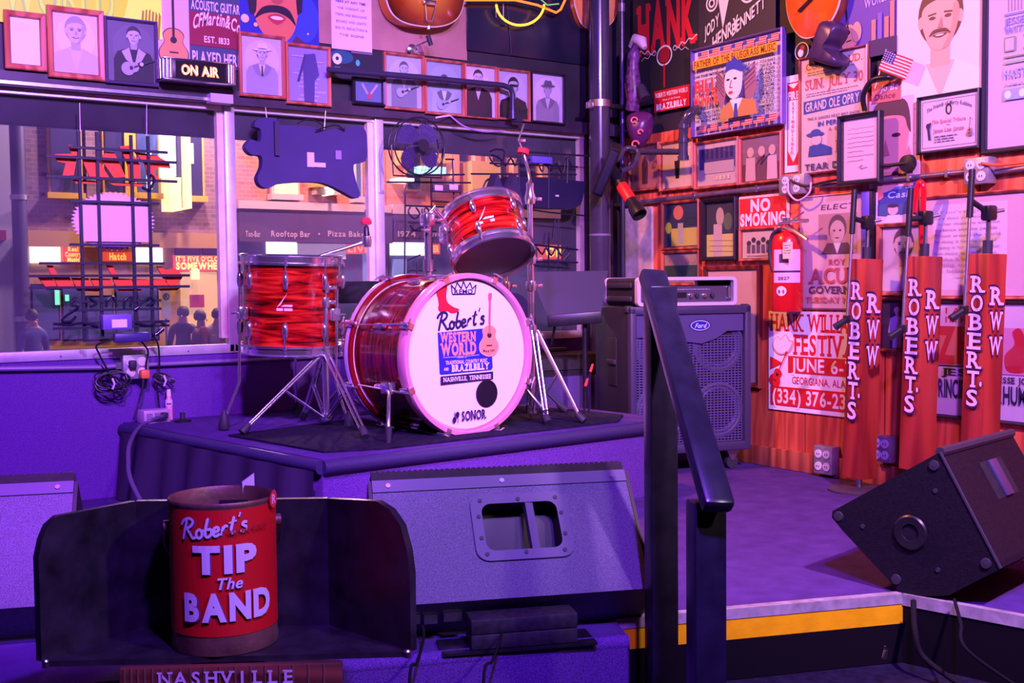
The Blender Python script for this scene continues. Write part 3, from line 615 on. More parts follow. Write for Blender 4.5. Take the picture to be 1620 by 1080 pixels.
framed('picture_frame', 'red wood framed photo of a man in black with dark glasses behind the pipe elbow', 'picture', LW, (785, 836, 111, 191), lambda p, w, h: (portrait(p, w, h, top=.38, s=.36, bg=.55, skin=.55, hair=.02, coat=.015, shirt=.015, tint=(.85, .85, 1.05)), p.rect(0, .21*h, .3*w, .05*h, (.01, .01, .015))), 0.012, FR_RED, off=.036, group=bg_h)
framed('picture_frame', 'dark purple framed photo of a man in a wide cowboy hat, rightmost of its row', 'picture', LW, (838, 891, 116, 196), lambda p, w, h: portrait(p, w, h, top=.34, s=.28, bg=.62, skin=.5, hair=.1, coat=.3, shirt=.6, hat=.12, lapel=.2, tint=(.95, .85, 1.15)), 0.011, FRAMEK, off=.036, group=bg_h)
# black corkboard-like panel with a hanger under the neon
c, w, h = LW.rect(737, 928, -30, 92, 0.0)
t = thing('notice_board', 'glossy black board behind the orange neon guitar outline', 'board', c); MB().box((0, -.006, 0), (w, .012, h), bev=.002).build('board', mat('glossy_black_board', (.014, .016, .035), .22), t)
tube('wire', BLACK, [(-.14, -.016, .2), (-.13, -.018, .05), (-.115, -.016, -.1), (-.11, -.016, -h/2+.01)], .002, t)
for q in (-.2, -.16): tube('bracket', STEEL, [(q, -.013, .05), (q, -.03, .05), (q, -.03, -.02)], .002, t)

# ---- panelled wall, left to right -----------------------------------------------
def art_hank(p, w, h):
    p.rect(0, 0, w, h, (.012, .011, .016)); p.text('HANK', .02*w, .17*h, .40*h, S(205, 26, 40), w=.88*w, st='x', slab=True)
    for q in (-1, 1):
        pts = [(q*(.13+.007*i)*w, -.06*h+.020*h*math.sin(i*.42)*(1-i/70)+.0012*h*i) for i in range(52)]; p.ribbon(pts, .010*h, S(205, 190, 195)); p.ribbon([(x, -.10*h-(y+.06*h)*.8+.04*h) for x, y in pts[:34]], .006*h, S(205, 190, 195))
    p.ring(0, -.10*h, .12*w, .09*h, .018*w, S(220, 200, 205)); p.ell(0, -.10*h, .085*w, .065*h, S(150, 20, 34)); p.rect(0, -.28*h, .03*w, .2*h, S(170, 14, 30))
poster('music_poster', 'black poster with tall red block capitals over a thin white scroll ornament', 'poster', RW, (1003, 1105, -22, 160), art_hank, edge=BLACK)
def art_roses(p, w, h):
    p.rect(0, 0, w, h, S(46, 38, 46)); P_ = S(214, 196, 196)
    p.poly([(-.2*w, .5*h), (-.24*w, .25*h), (-.16*w, -.2*h), (-.06*w, .2*h), (.1*w, .1*h), (.02*w, .5*h)], P_); p.ell(-.1*w, .44*h, .12*w, .1*h, S(70, 60, 70)); p.poly([(.05*w, .5*h), (.04*w, .25*h), (.16*w, .3*h), (.14*w, .5*h)], S(196, 180, 186))
    for (a, b, r) in ((.17, .14, .11), (.32, .36, .1), (-.34, .3, .08), (-.3, .12, .08)): p.ring(a*w, b*h, r*w, r*w, .02*w, P_); p.ring(a*w, b*h, r*.55*w, r*.55*w, .02*w, P_)
    p.text('JODY', -.3*w, -.14*h, .13*h, P_, w=.2*w, st='b', slope=.5); p.text('HENRY', -.12*w, -.26*h, .15*h, P_, w=.34*w, st='b', slope=.45); p.text('BENNETT', .18*w, -.14*h, .13*h, P_, w=.42*w, st='b', slope=.45)
poster('music_poster', 'black poster with white roses and curling ribbons of lettering', 'poster', RW, (1106, 1226, -60, 82), art_roses, edge=BLACK)
def art_braz(p, w, h):
    p.rect(0, 0, w, h, S(196, 16, 36)); W_ = S(245, 225, 235); p.text("ROBERTS WESTERN WORLD", 0, .28*h, .2*h, W_, w=.92*w, st='b'); p.text('Home of the Famous', 0, .02*h, .10*h, W_, w=.5*w, st='r'); p.text('BRAZILBILLY', 0, -.28*h, .26*h, W_, w=.86*w, st='x')
poster('bar_sticker', 'small red sticker with two lines of white capitals on the black wall', 'sticker', RW, (1036, 1091, 139, 173), art_braz, off=.002)
def art_bill(p, w, h):
    p.rect(0, 0, w, h, S(196, 178, 200)); R_ = S(216, 60, 60); B_ = S(60, 62, 140); K_ = S(34, 28, 44)
    for v in (.44*h, -.43*h):
        for i in range(7):
            u = (-.43+i*.135)*w; p.rect(u+.03*w, v, .118*w, .078*h, S(240, 150, 150))
            for k in range(3): p.rect(u+.03*w, v-.026*h+k*.026*h, .118*w, .010*h, R_)
            p.rect(u-.008*w, v+.016*h, .04*w, .045*h, B_)
    p.rect(0, .325*h, .95*w, .105*h, S(236, 150, 40)); p.text('FATHER OF THE BLUEGRASS MUSIC', 0, .325*h, .075*h, S(110, 50, 20), w=.92*w, st='b')
    p.text('BILL', -.32*w, .06*h, .13*h, R_, w=.26*w, st='x'); p.text('MONROE', -.315*w, -.10*h, .12*h, R_, w=.28*w, st='x')
    for i, t_ in enumerate(('HE BROUGHT THE HIGH LONESOME', 'ON THE MTS. HE')): p.text(t_, -.28*w, .23*h-i*.055*h, .03*h, K_, w=.36*w, st='b')
    for i, t_ in enumerate(('THAT TELLS A STORY', 'FROM MY HEART TO YOU', 'IT WILL TOUCH YOU IN', 'THE MUSIC MAN')): p.text(t_, -.30*w, -.21*h-i*.045*h, .03*h, K_, w=.32*w, st='b')
    for i, t_ in enumerate(('DOWN FR', 'YOU THAT', 'THIS IS A M', 'OF SOUTHER', 'AND', 'TRADITIONS', 'COUNTRY', 'LONESOME', 'HE IS THE', 'JUM MUSIC', 'ITS PLAYED', 'HEARTS AND', 'REMEMBER', 'IN WORLD')): p.text(t_, .385*w, .235*h-i*.045*h, .03*h, K_, w=.16*w, st='b')
    for i, t_ in enumerate(('SOUND', 'FOLK', 'HE', 'AND')): p.text(t_, .17*w, .24*h-i*.05*h, .028*h, K_, w=(.11-.02*i)*w, st='b')
    for q, u in ((-1, -.10*w), (1, .17*w)): p.poly([(u, -.3*h), (u+q*.12*w, -.1*h), (u+q*.10*w, .22*h), (u-q*.02*w, .02*h)] if q > 0 else [(u, -.3*h), (u-.06*w, -.1*h), (u-.06*w, .22*h), (u+.06*w, -.02*h)], S(150, 96, 120))
    for k in range(5): p.line([(.14*w, -.1*h+k*.05*h), (.27*w, .0*h+k*.05*h)], .006*w, S(90, 50, 90)); p.line([(-.08*w, -.12*h+k*.05*h), (-.16*w, .02*h+k*.04*h)], .006*w, S(90, 50, 90))
    p.poly([(-.12*w, -.375*h), (-.10*w, -.26*h), (.0, -.18*h), (.12*w, -.17*h), (.28*w, -.22*h), (.30*w, -.375*h)], S(190, 122, 74)); p.poly([(.0, -.17*h), (.06*w, -.36*h), (.14*w, -.17*h)], S(236, 226, 230)); p.poly([(.05*w, -.22*h), (.08*w, -.22*h), (.09*w, -.375*h), (.04*w, -.375*h)], B_)
    p.poly(smooth2([(-.05*w, .12*h), (-.06*w, -.02*h), (-.02*w, -.12*h), (.05*w, -.17*h), (.12*w, -.1*h), (.14*w, .05*h), (.13*w, .16*h), (.03*w, .18*h)], 4), S(232, 204, 206))
    for q in (-.02, .06): p.ell(q*w, .06*h, .02*w, .012*h, K_)
    p.line([(.02*w, .05*h), (.0, -.03*h), (.03*w, -.035*h)], .006*w, K_); p.ell(.01*w, -.09*h, .026*w, .018*h, R_)
    p.poly(smooth2([(-.09*w, .13*h), (-.05*w, .17*h), (-.03*w, .26*h), (.02*w, .27*h), (.05*w, .31*h), (.09*w, .26*h), (.13*w, .24*h), (.15*w, .18*h), (.19*w, .17*h), (.14*w, .12*h), (.03*w, .17*h)], 4), S(50, 56, 160))
framed('folk_art_sign', 'folk art panel of a man in a blue hat bordered by tiny flags', 'painting', RW, (1100, 1243, 62, 208), art_bill, 0.008, mat('purple_metal_frame', S(120, 90, 170), .35, .4), off=.018, dep=.03, glass=False)
def art_fire(p, w, h):
    R_ = S(214, 26, 50); p.rect(0, 0, w, h, S(244, 214, 232)); p.rect(0, 0, .72*w, .86*h, R_); p.poly([(-.3*w, .24*h), (.3*w, .24*h), (.3*w, -.28*h), (0, -.4*h), (-.3*w, -.28*h)], S(244, 214, 232))
    p.poly([(-.33*w, .415*h), (.33*w, .415*h), (0, .36*h)], S(244, 214, 232)); p.text('FIRE', 0, .29*h, .075*h, S(244, 214, 232), w=.6*w, st='x')
    for i, ch in enumerate('EXTINGUISHER'): p.text(ch, 0, .205*h-i*.046*h, .034*h, R_, st='b')
poster('fire_extinguisher_sign', 'tall narrow red and white FIRE EXTINGUISHER arrow sign', 'sign', RW, (1242.5, 1270, 119, 272), art_fire, off=.002)
def art_opry(p, w, h):
    p.rect(0, 0, w, h, S(238, 204, 214)); R_ = S(206, 96, 100); B_ = S(70, 84, 170); g = S(140, 110, 140)
    p.text('COL. HR AUD.', 0, .43*h, .06*h, R_, w=.86*w, st='b', slab=True); textlines(p, 0, .375*h, .8*w, 2, .022*h, g, 3); p.text('SUN. JULY 30', 0, .27*h, .085*h, R_, w=.88*w, st='b', slab=True); textlines(p, 0, .19*h, .85*w, 2, .02*h, g, 4)
    p.poly([(-.46*w, .13*h), (.42*w, .15*h), (.42*w, .05*h), (-.46*w, .02*h)], B_); p.text('GRAND OLE OPRY', -.02*w, .085*h, .075*h, S(244, 226, 236), w=.82*w, st='b', slope=.03)
    p.text('THIS IS JUNIORS NEXT BEST SHOW', 0, -.03*h, .022*h, g, w=.8*w); p.text('IN PERSON', .02*w, -.085*h, .04*h, B_, w=.5*w, st='b'); p.text('A  C', 0, -.14*h, .03*h, R_, st='b')
    p.poly([(-.38*w, -.36*h), (-.36*w, -.27*h), (-.2*w, -.25*h), (-.02*w, -.3*h), (-.02*w, -.36*h)], B_); p.ell(-.25*w, -.22*h, .08*w, .045*h, S(226, 190, 206)); p.ell(-.27*w, -.17*h, .14*w, .02*h, B_); p.ell(-.26*w, -.155*h, .08*w, .03*h, B_)
    p.text('ROY', .24*w, -.30*h, .10*h, R_, w=.36*w, st='b', slab=True); p.text('TEAR DROPS', .02*w, -.455*h, .055*h, S(60, 50, 90), w=.9*w, st='b')
framed('concert_poster', 'pale pink concert poster dated SUN. JULY 30 with a blue lettered ribbon', 'poster', RW, (1268, 1376, 82, 272), art_opry, 0.008, FRAMEW, off=.002)
def art_robpost(p, w, h):
    p.rect(0, 0, w, h, S(92, 62, 160)); p.script(.06*w, .36*h, .17*h, .74*w, S(40, 20, 66), .16, .18); p.text('WESTERN', .16*w, .16*h, .08*h, S(180, 150, 200), w=.5*w, st='b', slope=.12); p.text('WORLD', .16*w, .05*h, .09*h, S(180, 150, 200), w=.4*w, st='b', slope=.12)
    guitar_art(p, -.32*w, -.12*h, .52*h, S(226, 140, 130), S(40, 20, 40), .12); p.ell(-.16*w, -.22*h, .08*w, .1*h, S(214, 140, 140))
    for i, (u, hh) in enumerate(((.12, .2), (.22, .25), (.33, .2), (.42, .34))): p.rect(u*w, -.34*h+hh*h/2, .07*w, hh*h, S(206, 120, 120) if i != 1 else S(120, 86, 180))
    p.rect(.27*w, -.42*h, .46*w, .16*h, S(50, 30, 90))
poster('bar_poster', 'purple poster of a guitar and boots with dark brush script on top', 'poster', RW, (1327, 1421, -70, 92), art_robpost, edge=BLACK, off=0.0)
def art_pale(p, w, h): portrait(p, w, h, cx=.02, top=.33, s=.47, bgcol=S(246, 196, 206), skin=S(222, 158, 148), hair=S(92, 54, 56), coat=S(248, 206, 216), shirt=S(232, 170, 164), mous=True)
poster('portrait_poster', 'large pale poster of a smiling man with dark hair and moustache', 'poster', RW, (1421, 1556, -58, 156), art_pale, off=.002)
def art_cert(p, w, h):
    p.rect(0, 0, w, h, S(246, 222, 238)); g = S(120, 96, 130); p.ring(0, 0, .0, .0, .0, g, n=3)
    p.line([(-.47*w, -.45*h), (.47*w, -.45*h), (.47*w, .45*h), (-.47*w, .45*h), (-.47*w, -.45*h)], .008*w, g)
    p.text('The Friends of Marty Robbins', 0, .26*h, .075*h, g, w=.8*w, arc=1.6, shear=.1); p.ell(0, .26*h, .055*w, .11*h, S(50, 30, 60)); p.ell(.005*w, .25*h, .03*w, .07*h, S(236, 206, 220))
    p.text('This Special Tribute', 0, .04*h, .07*h, S(220, 130, 150), w=.6*w, shear=.1); p.text('from', 0, -.04*h, .03*h, g, w=.06*w); p.text('Jesse Lee Jones', 0, -.13*h, .08*h, S(206, 120, 150), w=.54*w, shear=.1); textlines(p, 0, -.25*h, .5*w, 3, .05*h, g, 5)
    p.poly([(-.38*w, .02*h), (-.30*w, .04*h), (-.33*w, -.1*h), (-.31*w, -.3*h), (-.35*w, -.3*h), (-.37*w, -.1*h), (-.40*w, -.02*h)], S(60, 40, 90)); guitar_art(p, .38*w, -.14*h, .36*h, S(220, 150, 150), S(160, 90, 100), -.1)
framed('framed_certificate', 'black framed award certificate with a small head and guitar drawing', 'certificate', RW, (1455, 1553, 147, 240), art_cert, 0.012, FRAMEK, off=.012)
def art_lemons(p, w, h):
    p.rect(0, 0, w, h, S(244, 206, 240)); B_ = S(150, 150, 226); K_ = S(80, 100, 130); G_ = S(150, 160, 150)
    u = -.02*w; p.rect(u, .36*h, .5*w, .05*h, B_); textlines(p, u, .31*h, .5*w, 1, .015*h, K_, 1)
    for i in range(5): p.rect(u-.2*w+.045*w*i, .24*h, .018*w, .11*h, S(170, 150, 190))
    p.text('TN', u+.14*w, .26*h, .07*h, K_, w=.2*w, st='x', slab=True); p.rect(u, .17*h, .5*w, .012*h, B_); p.text('JESSE LEE', u, .135*h, .035*h, B_, w=.5*w, st='b'); p.text('WITH A', u, .09*h, .035*h, B_, w=.5*w, st='b')
    p.rect(u-.17*w, .02*h, .15*w, .075*h, G_); p.rect(u-.17*w, .02*h, .12*w, .06*h, S(226, 196, 226)); p.text('M', u+.12*w, .02*h, .07*h, G_, w=.16*w, st='x', slab=True)
    for v in (-.045, -.07, -.075): p.rect(u, v*h, .5*w, .008*h, G_)
    p.text('HAST DIN', u, -.13*h, .045*h, B_, w=.5*w, st='b'); textlines(p, u, -.185*h, .45*w, 1, .02*h, B_, 7); p.rect(u, -.235*h, .5*w, .055*h, B_)
    for q in (-.18, .02): p.ell(u+q*w, -.235*h, .045*w, .02*h, S(246, 214, 240))
framed('framed_handbill', 'tall black framed white handbill with pale blue type, upper right corner', 'poster', RW, (1559, 1690, -95, 238), art_lemons, 0.018, FRAMEK, off=.002)
# small frames in two rows
sg = 'small frames under the folk art panel'
framed('picture_frame', 'wood framed photo half hidden behind the black lamp arm', 'picture', RW, (999, 1046, 228, 302), lambda p, w, h: (p.rect(0, 0, w, h, S(206, 120, 130)), p.poly([(-.1*w, -.4*h), (-.12*w, .1*h), (.0, .3*h), (.12*w, .1*h), (.1*w, -.4*h)], S(90, 50, 70))), 0.013, FRAMEW)
framed('picture_frame', 'wood framed white card with a small dark figure below the elbow pipe', 'picture', RW, (1047, 1101, 222, 301), lambda p, w, h: (p.rect(0, 0, w, h, S(240, 200, 220)), p.poly([(-.06*w, -.3*h), (-.1*w, .1*h), (.08*w, .12*h), (.06*w, -.3*h)], S(40, 24, 50)), p.text('AV', -.25*w, .36*h, .14*h, S(150, 110, 130), st='r')), 0.014, FRAMEW, group=sg)
framed('picture_frame', 'wood framed purple photo of a stage under the folk art panel', 'picture', RW, (1102, 1172, 221, 297), lambda p, w, h: (p.rect(0, 0, w, h, S(226, 190, 226)), p.rect(0, .14*h, .9*w, .5*h, S(86, 70, 160)), *[p.rect((-.36+.12*i)*w, .26*h, .05*w, .26*h, S(60, 44, 120)) for i in range(7)], p.rect(.06*w, -.08*h, .74*w, .28*h, S(206, 176, 220)), *[p.rect((.0+.1*i)*w, -.34*h, .05*w, .1*h, S(244, 230, 210)) for i in range(4)]), 0.014, FRAMEW, group=sg)
framed('picture_frame', 'wood framed signed photo of three performers beside the extinguisher sign', 'picture', RW, (1173, 1240, 212, 290), lambda p, w, h: (p.rect(0, 0, w, h, S(150, 110, 150)), p.rect(0, -.3*h, w, .4*h, S(120, 60, 90)), *[(p.poly([((u-.14)*w, -.5*h), ((u-.12)*w, .05*h), ((u+.12)*w, .05*h), ((u+.14)*w, -.5*h)], c), p.ell(u*w, .18*h, .09*w, .12*h, S(230, 180, 190))) for u, c in ((-.28, S(226, 180, 210)), (.02, S(130, 80, 110)), (.3, S(236, 190, 220)))], p.line([(-.1*w, -.1*h), (.1*w, .08*h), (0, -.14*h), (.25*w, .1*h)], .02*w, S(60, 30, 70))), 0.014, FRAMEW, group=sg)
def art_balloon(p, w, h): p.rect(0, 0, w, h, S(60, 64, 110)); p.rect(.1*w, -.28*h, .8*w, .42*h, S(226, 206, 110)); p.rect(-.02*w, -.2*h, .16*w, .5*h, S(200, 190, 200)); p.ell(-.08*w, .3*h, .15*w, .17*h, S(236, 130, 130)); p.ell(-.38*w, -.05*h, .1*w, .14*h, S(180, 190, 90)); p.ell(.3*w, .1*h, .2*w, .12*h, S(50, 60, 90))
framed('picture_frame', 'wood framed snapshot with a pink balloon and yellow building', 'picture', RW, (1050, 1110, 317, 395), art_balloon, 0.016, FRAMEW)
framed('picture_frame', 'wood framed group snapshot just above the amplifier case', 'picture', RW, (1050, 1110, 396, 452), lambda p, w, h: (p.rect(0, 0, w, h, S(196, 160, 170)), *[p.ell((-.36+.18*i)*w, .26*h, .06*w, .09*h, S(206, 150, 150)) for i in range(5)], p.rect(0, -.1*h, w, .4*h, S(60, 80, 80))), 0.016, FRAMEW)
framed('picture_frame', 'black framed photo of a man before sunlit trees and street', 'picture', RW, (1115, 1170, 313, 412), lambda p, w, h: (p.rect(0, 0, w, h, S(70, 66, 90)), p.rect(0, -.3*h, w, .42*h, S(240, 226, 150)), p.rect(-.1*w, -.2*h, .3*w, .6*h, S(226, 190, 220)), p.ell(-.02*w, .24*h, .14*w, .17*h, S(214, 180, 190)), p.ell(.26*w, .14*h, .16*w, .16*h, S(110, 120, 110)), *[p.line([(-.4*w, (-.2-.1*i)*h), (.45*w, (-.22-.1*i)*h)], .012*w, S(170, 150, 120)) for i in range(3)]), 0.020, FRAMEK, dep=.03)
def art_nos(p, w, h): p.rect(0, 0, w, h, S(246, 190, 190)); p.rect(-.02*w, -.02*h, .94*w, .9*h, S(222, 40, 44)); p.text('NO', -.06*w, .2*h, .34*h, S(250, 222, 232), w=.40*w, st='x'); p.text('SMOKING', -.02*w, -.22*h, .34*h, S(250, 222, 232), w=.90*w, st='x')
poster('no_smoking_sign', 'red sign with white words NO SMOKING above the fire extinguisher', 'sign', RW, (1170, 1249, 308, 361), art_nos, off=.004)
framed('picture_frame', 'wood framed sketch of a band below the no smoking sign', 'picture', RW, (1173, 1232, 360, 413), lambda p, w, h: (p.rect(0, 0, w, h, S(240, 200, 216)), *[p.ell((-.3+.15*i)*w, (.05+.12*(i % 2))*h, .07*w, .1*h, S(70, 60, 80)) for i in range(5)], *[p.rect((-.3+.15*i)*w, -.16*h, .1*w, .3*h, S(120, 90, 120)) for i in range(5)], p.rect(0, -.42*h, .7*w, .02*h, S(150, 110, 130))), 0.014, FRAMEW, off=.0)
def art_bigmat(p, w, h): p.rect(0, 0, w, h, S(246, 186, 208)); p.rect(.0, -.16*h, .62*w, .5*h, S(74, 30, 90)); p.rect(0, -.3*h, .62*w, .2*h, S(150, 40, 80)); p.ell(.1*w, -.1*h, .15*w, .1*h, S(190, 80, 120))
framed('picture_frame', 'large walnut framed picture with a wide pink mat behind the bass cabinet', 'picture', RW, (1117, 1206, 420, 610), art_bigmat, 0.022, FRAMED)
def art_elect(p, w, h):
    p.rect(0, 0, w, h, S(246, 196, 214)); R_ = S(222, 96, 104); p.text('ELECT', 0, .40*h, .045*h, S(110, 80, 110), w=.46*w, st='b', shear=.2)
    for (u, v, ww, hh) in ((0, .16*h, .52*w, .36*h),):
        p.rect(u, v, ww, hh, S(206, 150, 160)); p.poly([(u-.22*w, v-.18*h), (u-.14*w, v-.08*h), (u+.14*w, v-.08*h), (u+.22*w, v-.18*h)], S(110, 76, 96)); p.ell(u, v+.05*h, .12*w, .12*h, S(120, 84, 100)); p.ell(u, v+.02*h, .10*w, .10*h, S(226, 180, 184)); p.poly([(u-.05*w, v-.08*h), (u, v-.18*h), (u+.05*w, v-.08*h)], S(246, 220, 226))
        for q in (-.04, .04): p.ell(u+q*w, v+.03*h, .014*w, .008*h, S(60, 30, 50))
        p.rect(u, v-.035*h, .05*w, .008*h, S(120, 50, 60))
    p.text('ROY', 0, -.09*h, .05*h, R_, w=.22*w, st='b'); p.text('ACUFF', 0, -.21*h, .13*h, R_, w=.74*w, st='b', slab=True); p.text('GOVERNOR', 0, -.335*h, .06*h, S(110, 60, 90), w=.76*w, st='b', slab=True); p.text('TUESDAY NOV. 2', 0, -.425*h, .045*h, R_, w=.84*w, st='b', slab=True)
framed('campaign_poster', 'glazed pale pink campaign poster headed ELECT with a small portrait', 'poster', RW, (1268, 1390, 306, 490), art_elect, 0.006, mat('thin_pink_edge', S(240, 180, 190), .5), dep=.012)
def art_fest(p, w, h):
    W_ = S(250, 214, 236); R_ = S(222, 30, 40); p.rect(0, 0, w, h, W_); p.text('HANK WILLIAMS', 0, .385*h, .165*h, R_, w=.95*w, st='b', slab=True)
    p.text('FESTIVAL', .13*w, .17*h, .19*h, R_, w=.70*w, st='b', slab=True); p.rect(.105*w, -.03*h, .78*w, .17*h, R_); p.text('JUNE 6-7', .06*w, -.03*h, .125*h, W_, w=.62*w, st='b')
    p.text('GEORGIANA, ALABAMA', .12*w, -.185*h, .07*h, R_, w=.72*w, st='r'); p.rect(0, -.355*h, .95*w, .19*h, R_); p.text('(334) 376-2396', 0, -.355*h, .135*h, W_, w=.90*w, st='b')
    p.poly(smooth2([(-.45*w, .18*h), (-.40*w, .25*h), (-.36*w, .22*h), (-.31*w, .27*h), (-.26*w, .21*h), (-.22*w, .2*h), (-.26*w, .1*h), (-.36*w, .06*h), (-.43*w, .1*h)], 3), S(238, 150, 160)); p.poly(smooth2([(-.44*w, .18*h), (-.40*w, .24*h), (-.36*w, .21*h), (-.31*w, .26*h), (-.27*w, .2*h), (-.24*w, .19*h), (-.28*w, .11*h), (-.36*w, .075*h), (-.42*w, .11*h)], 3), W_)
    p.poly([(-.475*w, .04*h), (-.34*w, -.02*h), (-.475*w, -.09*h)], R_); guitar_art(p, -.37*w, -.08*h, .40*h, R_, R_, -.5)
poster('festival_poster', 'red and white festival poster with dates and phone number, low on the wall', 'poster', RW, (1217, 1372, 493, 655), art_fest, off=.003)
def art_house(p, w, h): p.rect(0, 0, w, h, S(60, 60, 150)); p.text('HOUSE OF', .1*w, .42*h, .07*h, S(150, 140, 210), w=.6*w, st='r'); p.text('Cash', .12*w, .25*h, .15*h, S(170, 170, 230), w=.5*w, st='b', shear=.2); p.ell(-.34*w, .26*h, .13*w, .12*h, S(240, 110, 120)); p.rect(0, -.25*h, w, .5*h, S(216, 176, 210)); p.ell(-.05*w, -.12*h, .5*w, .16*h, S(70, 80, 140)); p.poly([(-.2*w, -.5*h), (-.12*w, -.25*h), (.14*w, -.25*h), (.22*w, -.5*h)], S(240, 190, 220)); p.ell(0, -.12*h, .11*w, .13*h, S(236, 160, 180)); p.ell(.0, -.02*h, .12*w, .05*h, S(60, 40, 80))
poster('record_sleeve', 'blue record sleeve with a crouching man, under the wall conduit', 'record', RW, (1378, 1452, 292, 356), art_house, off=.003)
framed('picture_frame', 'wood framed photo of a pensive man in white between two mic stands', 'picture', RW, (1392, 1466, 352, 468), lambda p, w, h: portrait(p, w, h, cx=.05, top=.46, s=.46, bgcol=S(226, 190, 216), skin=S(226, 176, 186), hair=S(110, 72, 90), coat=S(240, 206, 226), shirt=S(250, 220, 236)), 0.018, FRAMEW, dep=.028)
framed('picture_frame', 'wood framed photo of a standing man in pale suit, lower between stands', 'picture', RW, (1392, 1452, 470, 557), lambda p, w, h: portrait(p, w, h, top=.42, s=.2, bgcol=S(70, 40, 80), skin=S(226, 176, 186), hair=S(80, 50, 70), coat=S(206, 176, 226), shirt=S(236, 206, 236), full=True), 0.016, FRAMED, dep=.028)
def art_quote(p, w, h):
    p.rect(0, 0, w, h, S(246, 190, 208)); p.rect(-.06*w, 0, .70*w, .88*h, S(250, 220, 240)); g = S(206, 150, 190)
    for i, t_ in enumerate(('"You\'ve got to', 'care about your work with', 'other musicians and your', 'audience and the people', 'from around the world', 'be doing it for the sake of', 'doing it for money better', 'the music it is a way to', 'make a living, always', 'going to believe', 'it. believe got to', 'mean it')): p.text(t_.replace('"', ''), -.06*w-.03*w*(i % 2), .36*h-i*.06*h, .03*h, g, w=(.58 if i < 11 else .2)*w, st='r')
    p.text("by a friend", .12*w, -.36*h, .025*h, g, w=.16*w)
framed('framed_quotation', 'large wood framed typed quotation on a white sheet with pink mat', 'picture', RW, (1458, 1640, 304, 474), art_quote, 0.014, FRAMEW, off=0.0)
def art_zir(p, w, h):
    p.rect(0, 0, w, h, S(246, 206, 226)); R_ = S(222, 50, 60); K_ = S(60, 40, 70)
    u = -.22*w; p.text("I AIN'T", u, .44*h, .05*h, R_, w=.34*w, st='b'); p.text("I'm From", u, .36*h, .05*h, R_, w=.34*w, st='b'); p.rect(u, .13*h, .52*w, .34*h, S(240, 130, 110)); p.text('ZHR', u, .13*h, .30*h, R_, w=.5*w, st='x')
    p.rect(u, -.055*h, .52*w, .012*h, K_); p.text('JESSE', u, -.11*h, .06*h, K_, w=.4*w, st='b', slab=True); p.text('PRINCIPLES OF', u, -.26*h, .16*h, K_, w=.54*w, st='b')
    u2 = .26*w; p.rect(u2, .1*h, .36*w, .4*h, S(238, 150, 190)); p.poly(smooth2([(u2-.1*w, -.07*h), (u2-.12*w, .06*h), (u2-.04*w, .16*h), (u2-.06*w, .26*h), (u2, .3*h), (u2+.05*w, .2*h), (u2+.07*w, .0*h), (u2+.03*w, -.08*h)], 4), S(222, 30, 50)); p.text('JESSE JONES', u2, -.15*h, .05*h, K_, w=.38*w, st='b', slab=True); p.text('RHUMBA', u2, -.28*h, .15*h, K_, w=.38*w, st='b')
framed('framed_handbill', 'wide black framed pair of red and black handbills low behind the mic stands', 'poster', RW, (1474, 1668, 476, 668), art_zir, 0.012, FRAMEK)
# ================================================================== drum kit
def wrapmat():
    M = bpy.data.materials.new('red_oyster_wrap'); M.use_nodes = True; nt = M.node_tree; b = nt.nodes['Principled BSDF']
    tc = nt.nodes.new('ShaderNodeTexCoord'); mp = nt.nodes.new('ShaderNodeMapping'); mp.inputs['Scale'].default_value = (3.2, 3.2, 30); nt.links.new(tc.outputs['Object'], mp.inputs[0])
    n = nt.nodes.new('ShaderNodeTexNoise'); n.inputs['Scale'].default_value = 2.0; n.inputs['Detail'].default_value = 6; n.inputs['Distortion'].default_value = 0.8; nt.links.new(mp.outputs[0], n.inputs['Vector'])
    r = nt.nodes.new('ShaderNodeValToRGB'); e = r.color_ramp.elements; e[0].position = 0.36; e[0].color = (*S(52, 2, 5), 1); e[1].position = 0.66; e[1].color = (*S(216, 50, 30), 1)
    q = e.new(0.5); q.color = (*S(156, 8, 10), 1)
    nt.links.new(n.outputs['Fac'], r.inputs[0]); nt.links.new(r.outputs[0], b.inputs['Base Color'])
    b.inputs['Roughness'].default_value = 0.22; b.inputs['Coat Weight'].default_value = 0.8; b.inputs['Coat Roughness'].default_value = 0.04
    return M
WRAP = wrapmat()
HEADW = mat('white_drum_head', (0.83, 0.80, 0.82), 0.45)
HEADD = mat('smoky_drum_head', (0.15, 0.11, 0.11), 0.35, var=0.2, vscale=8)
HOOPW = mat('pinkish_wood_hoop', S(206, 138, 156), 0.35, coat=0.5)
HOOPR = mat('red_lacquer_hoop', S(120, 12, 20), 0.25, coat=0.6)
INLAY = mat('pearl_hoop_inlay', S(196, 178, 226), 0.25)
def lug_mesh(h):
    b = MB(); b.lathe([(0.0, -h/2), (.007, -h/2+.004), (.010, -h/2+.02), (.011, 0), (.010, h/2-.02), (.007, h/2-.004), (0, h/2)], 10, capped=False); b.box((-.006, 0, 0), (.012, .008, h*.6)); return b
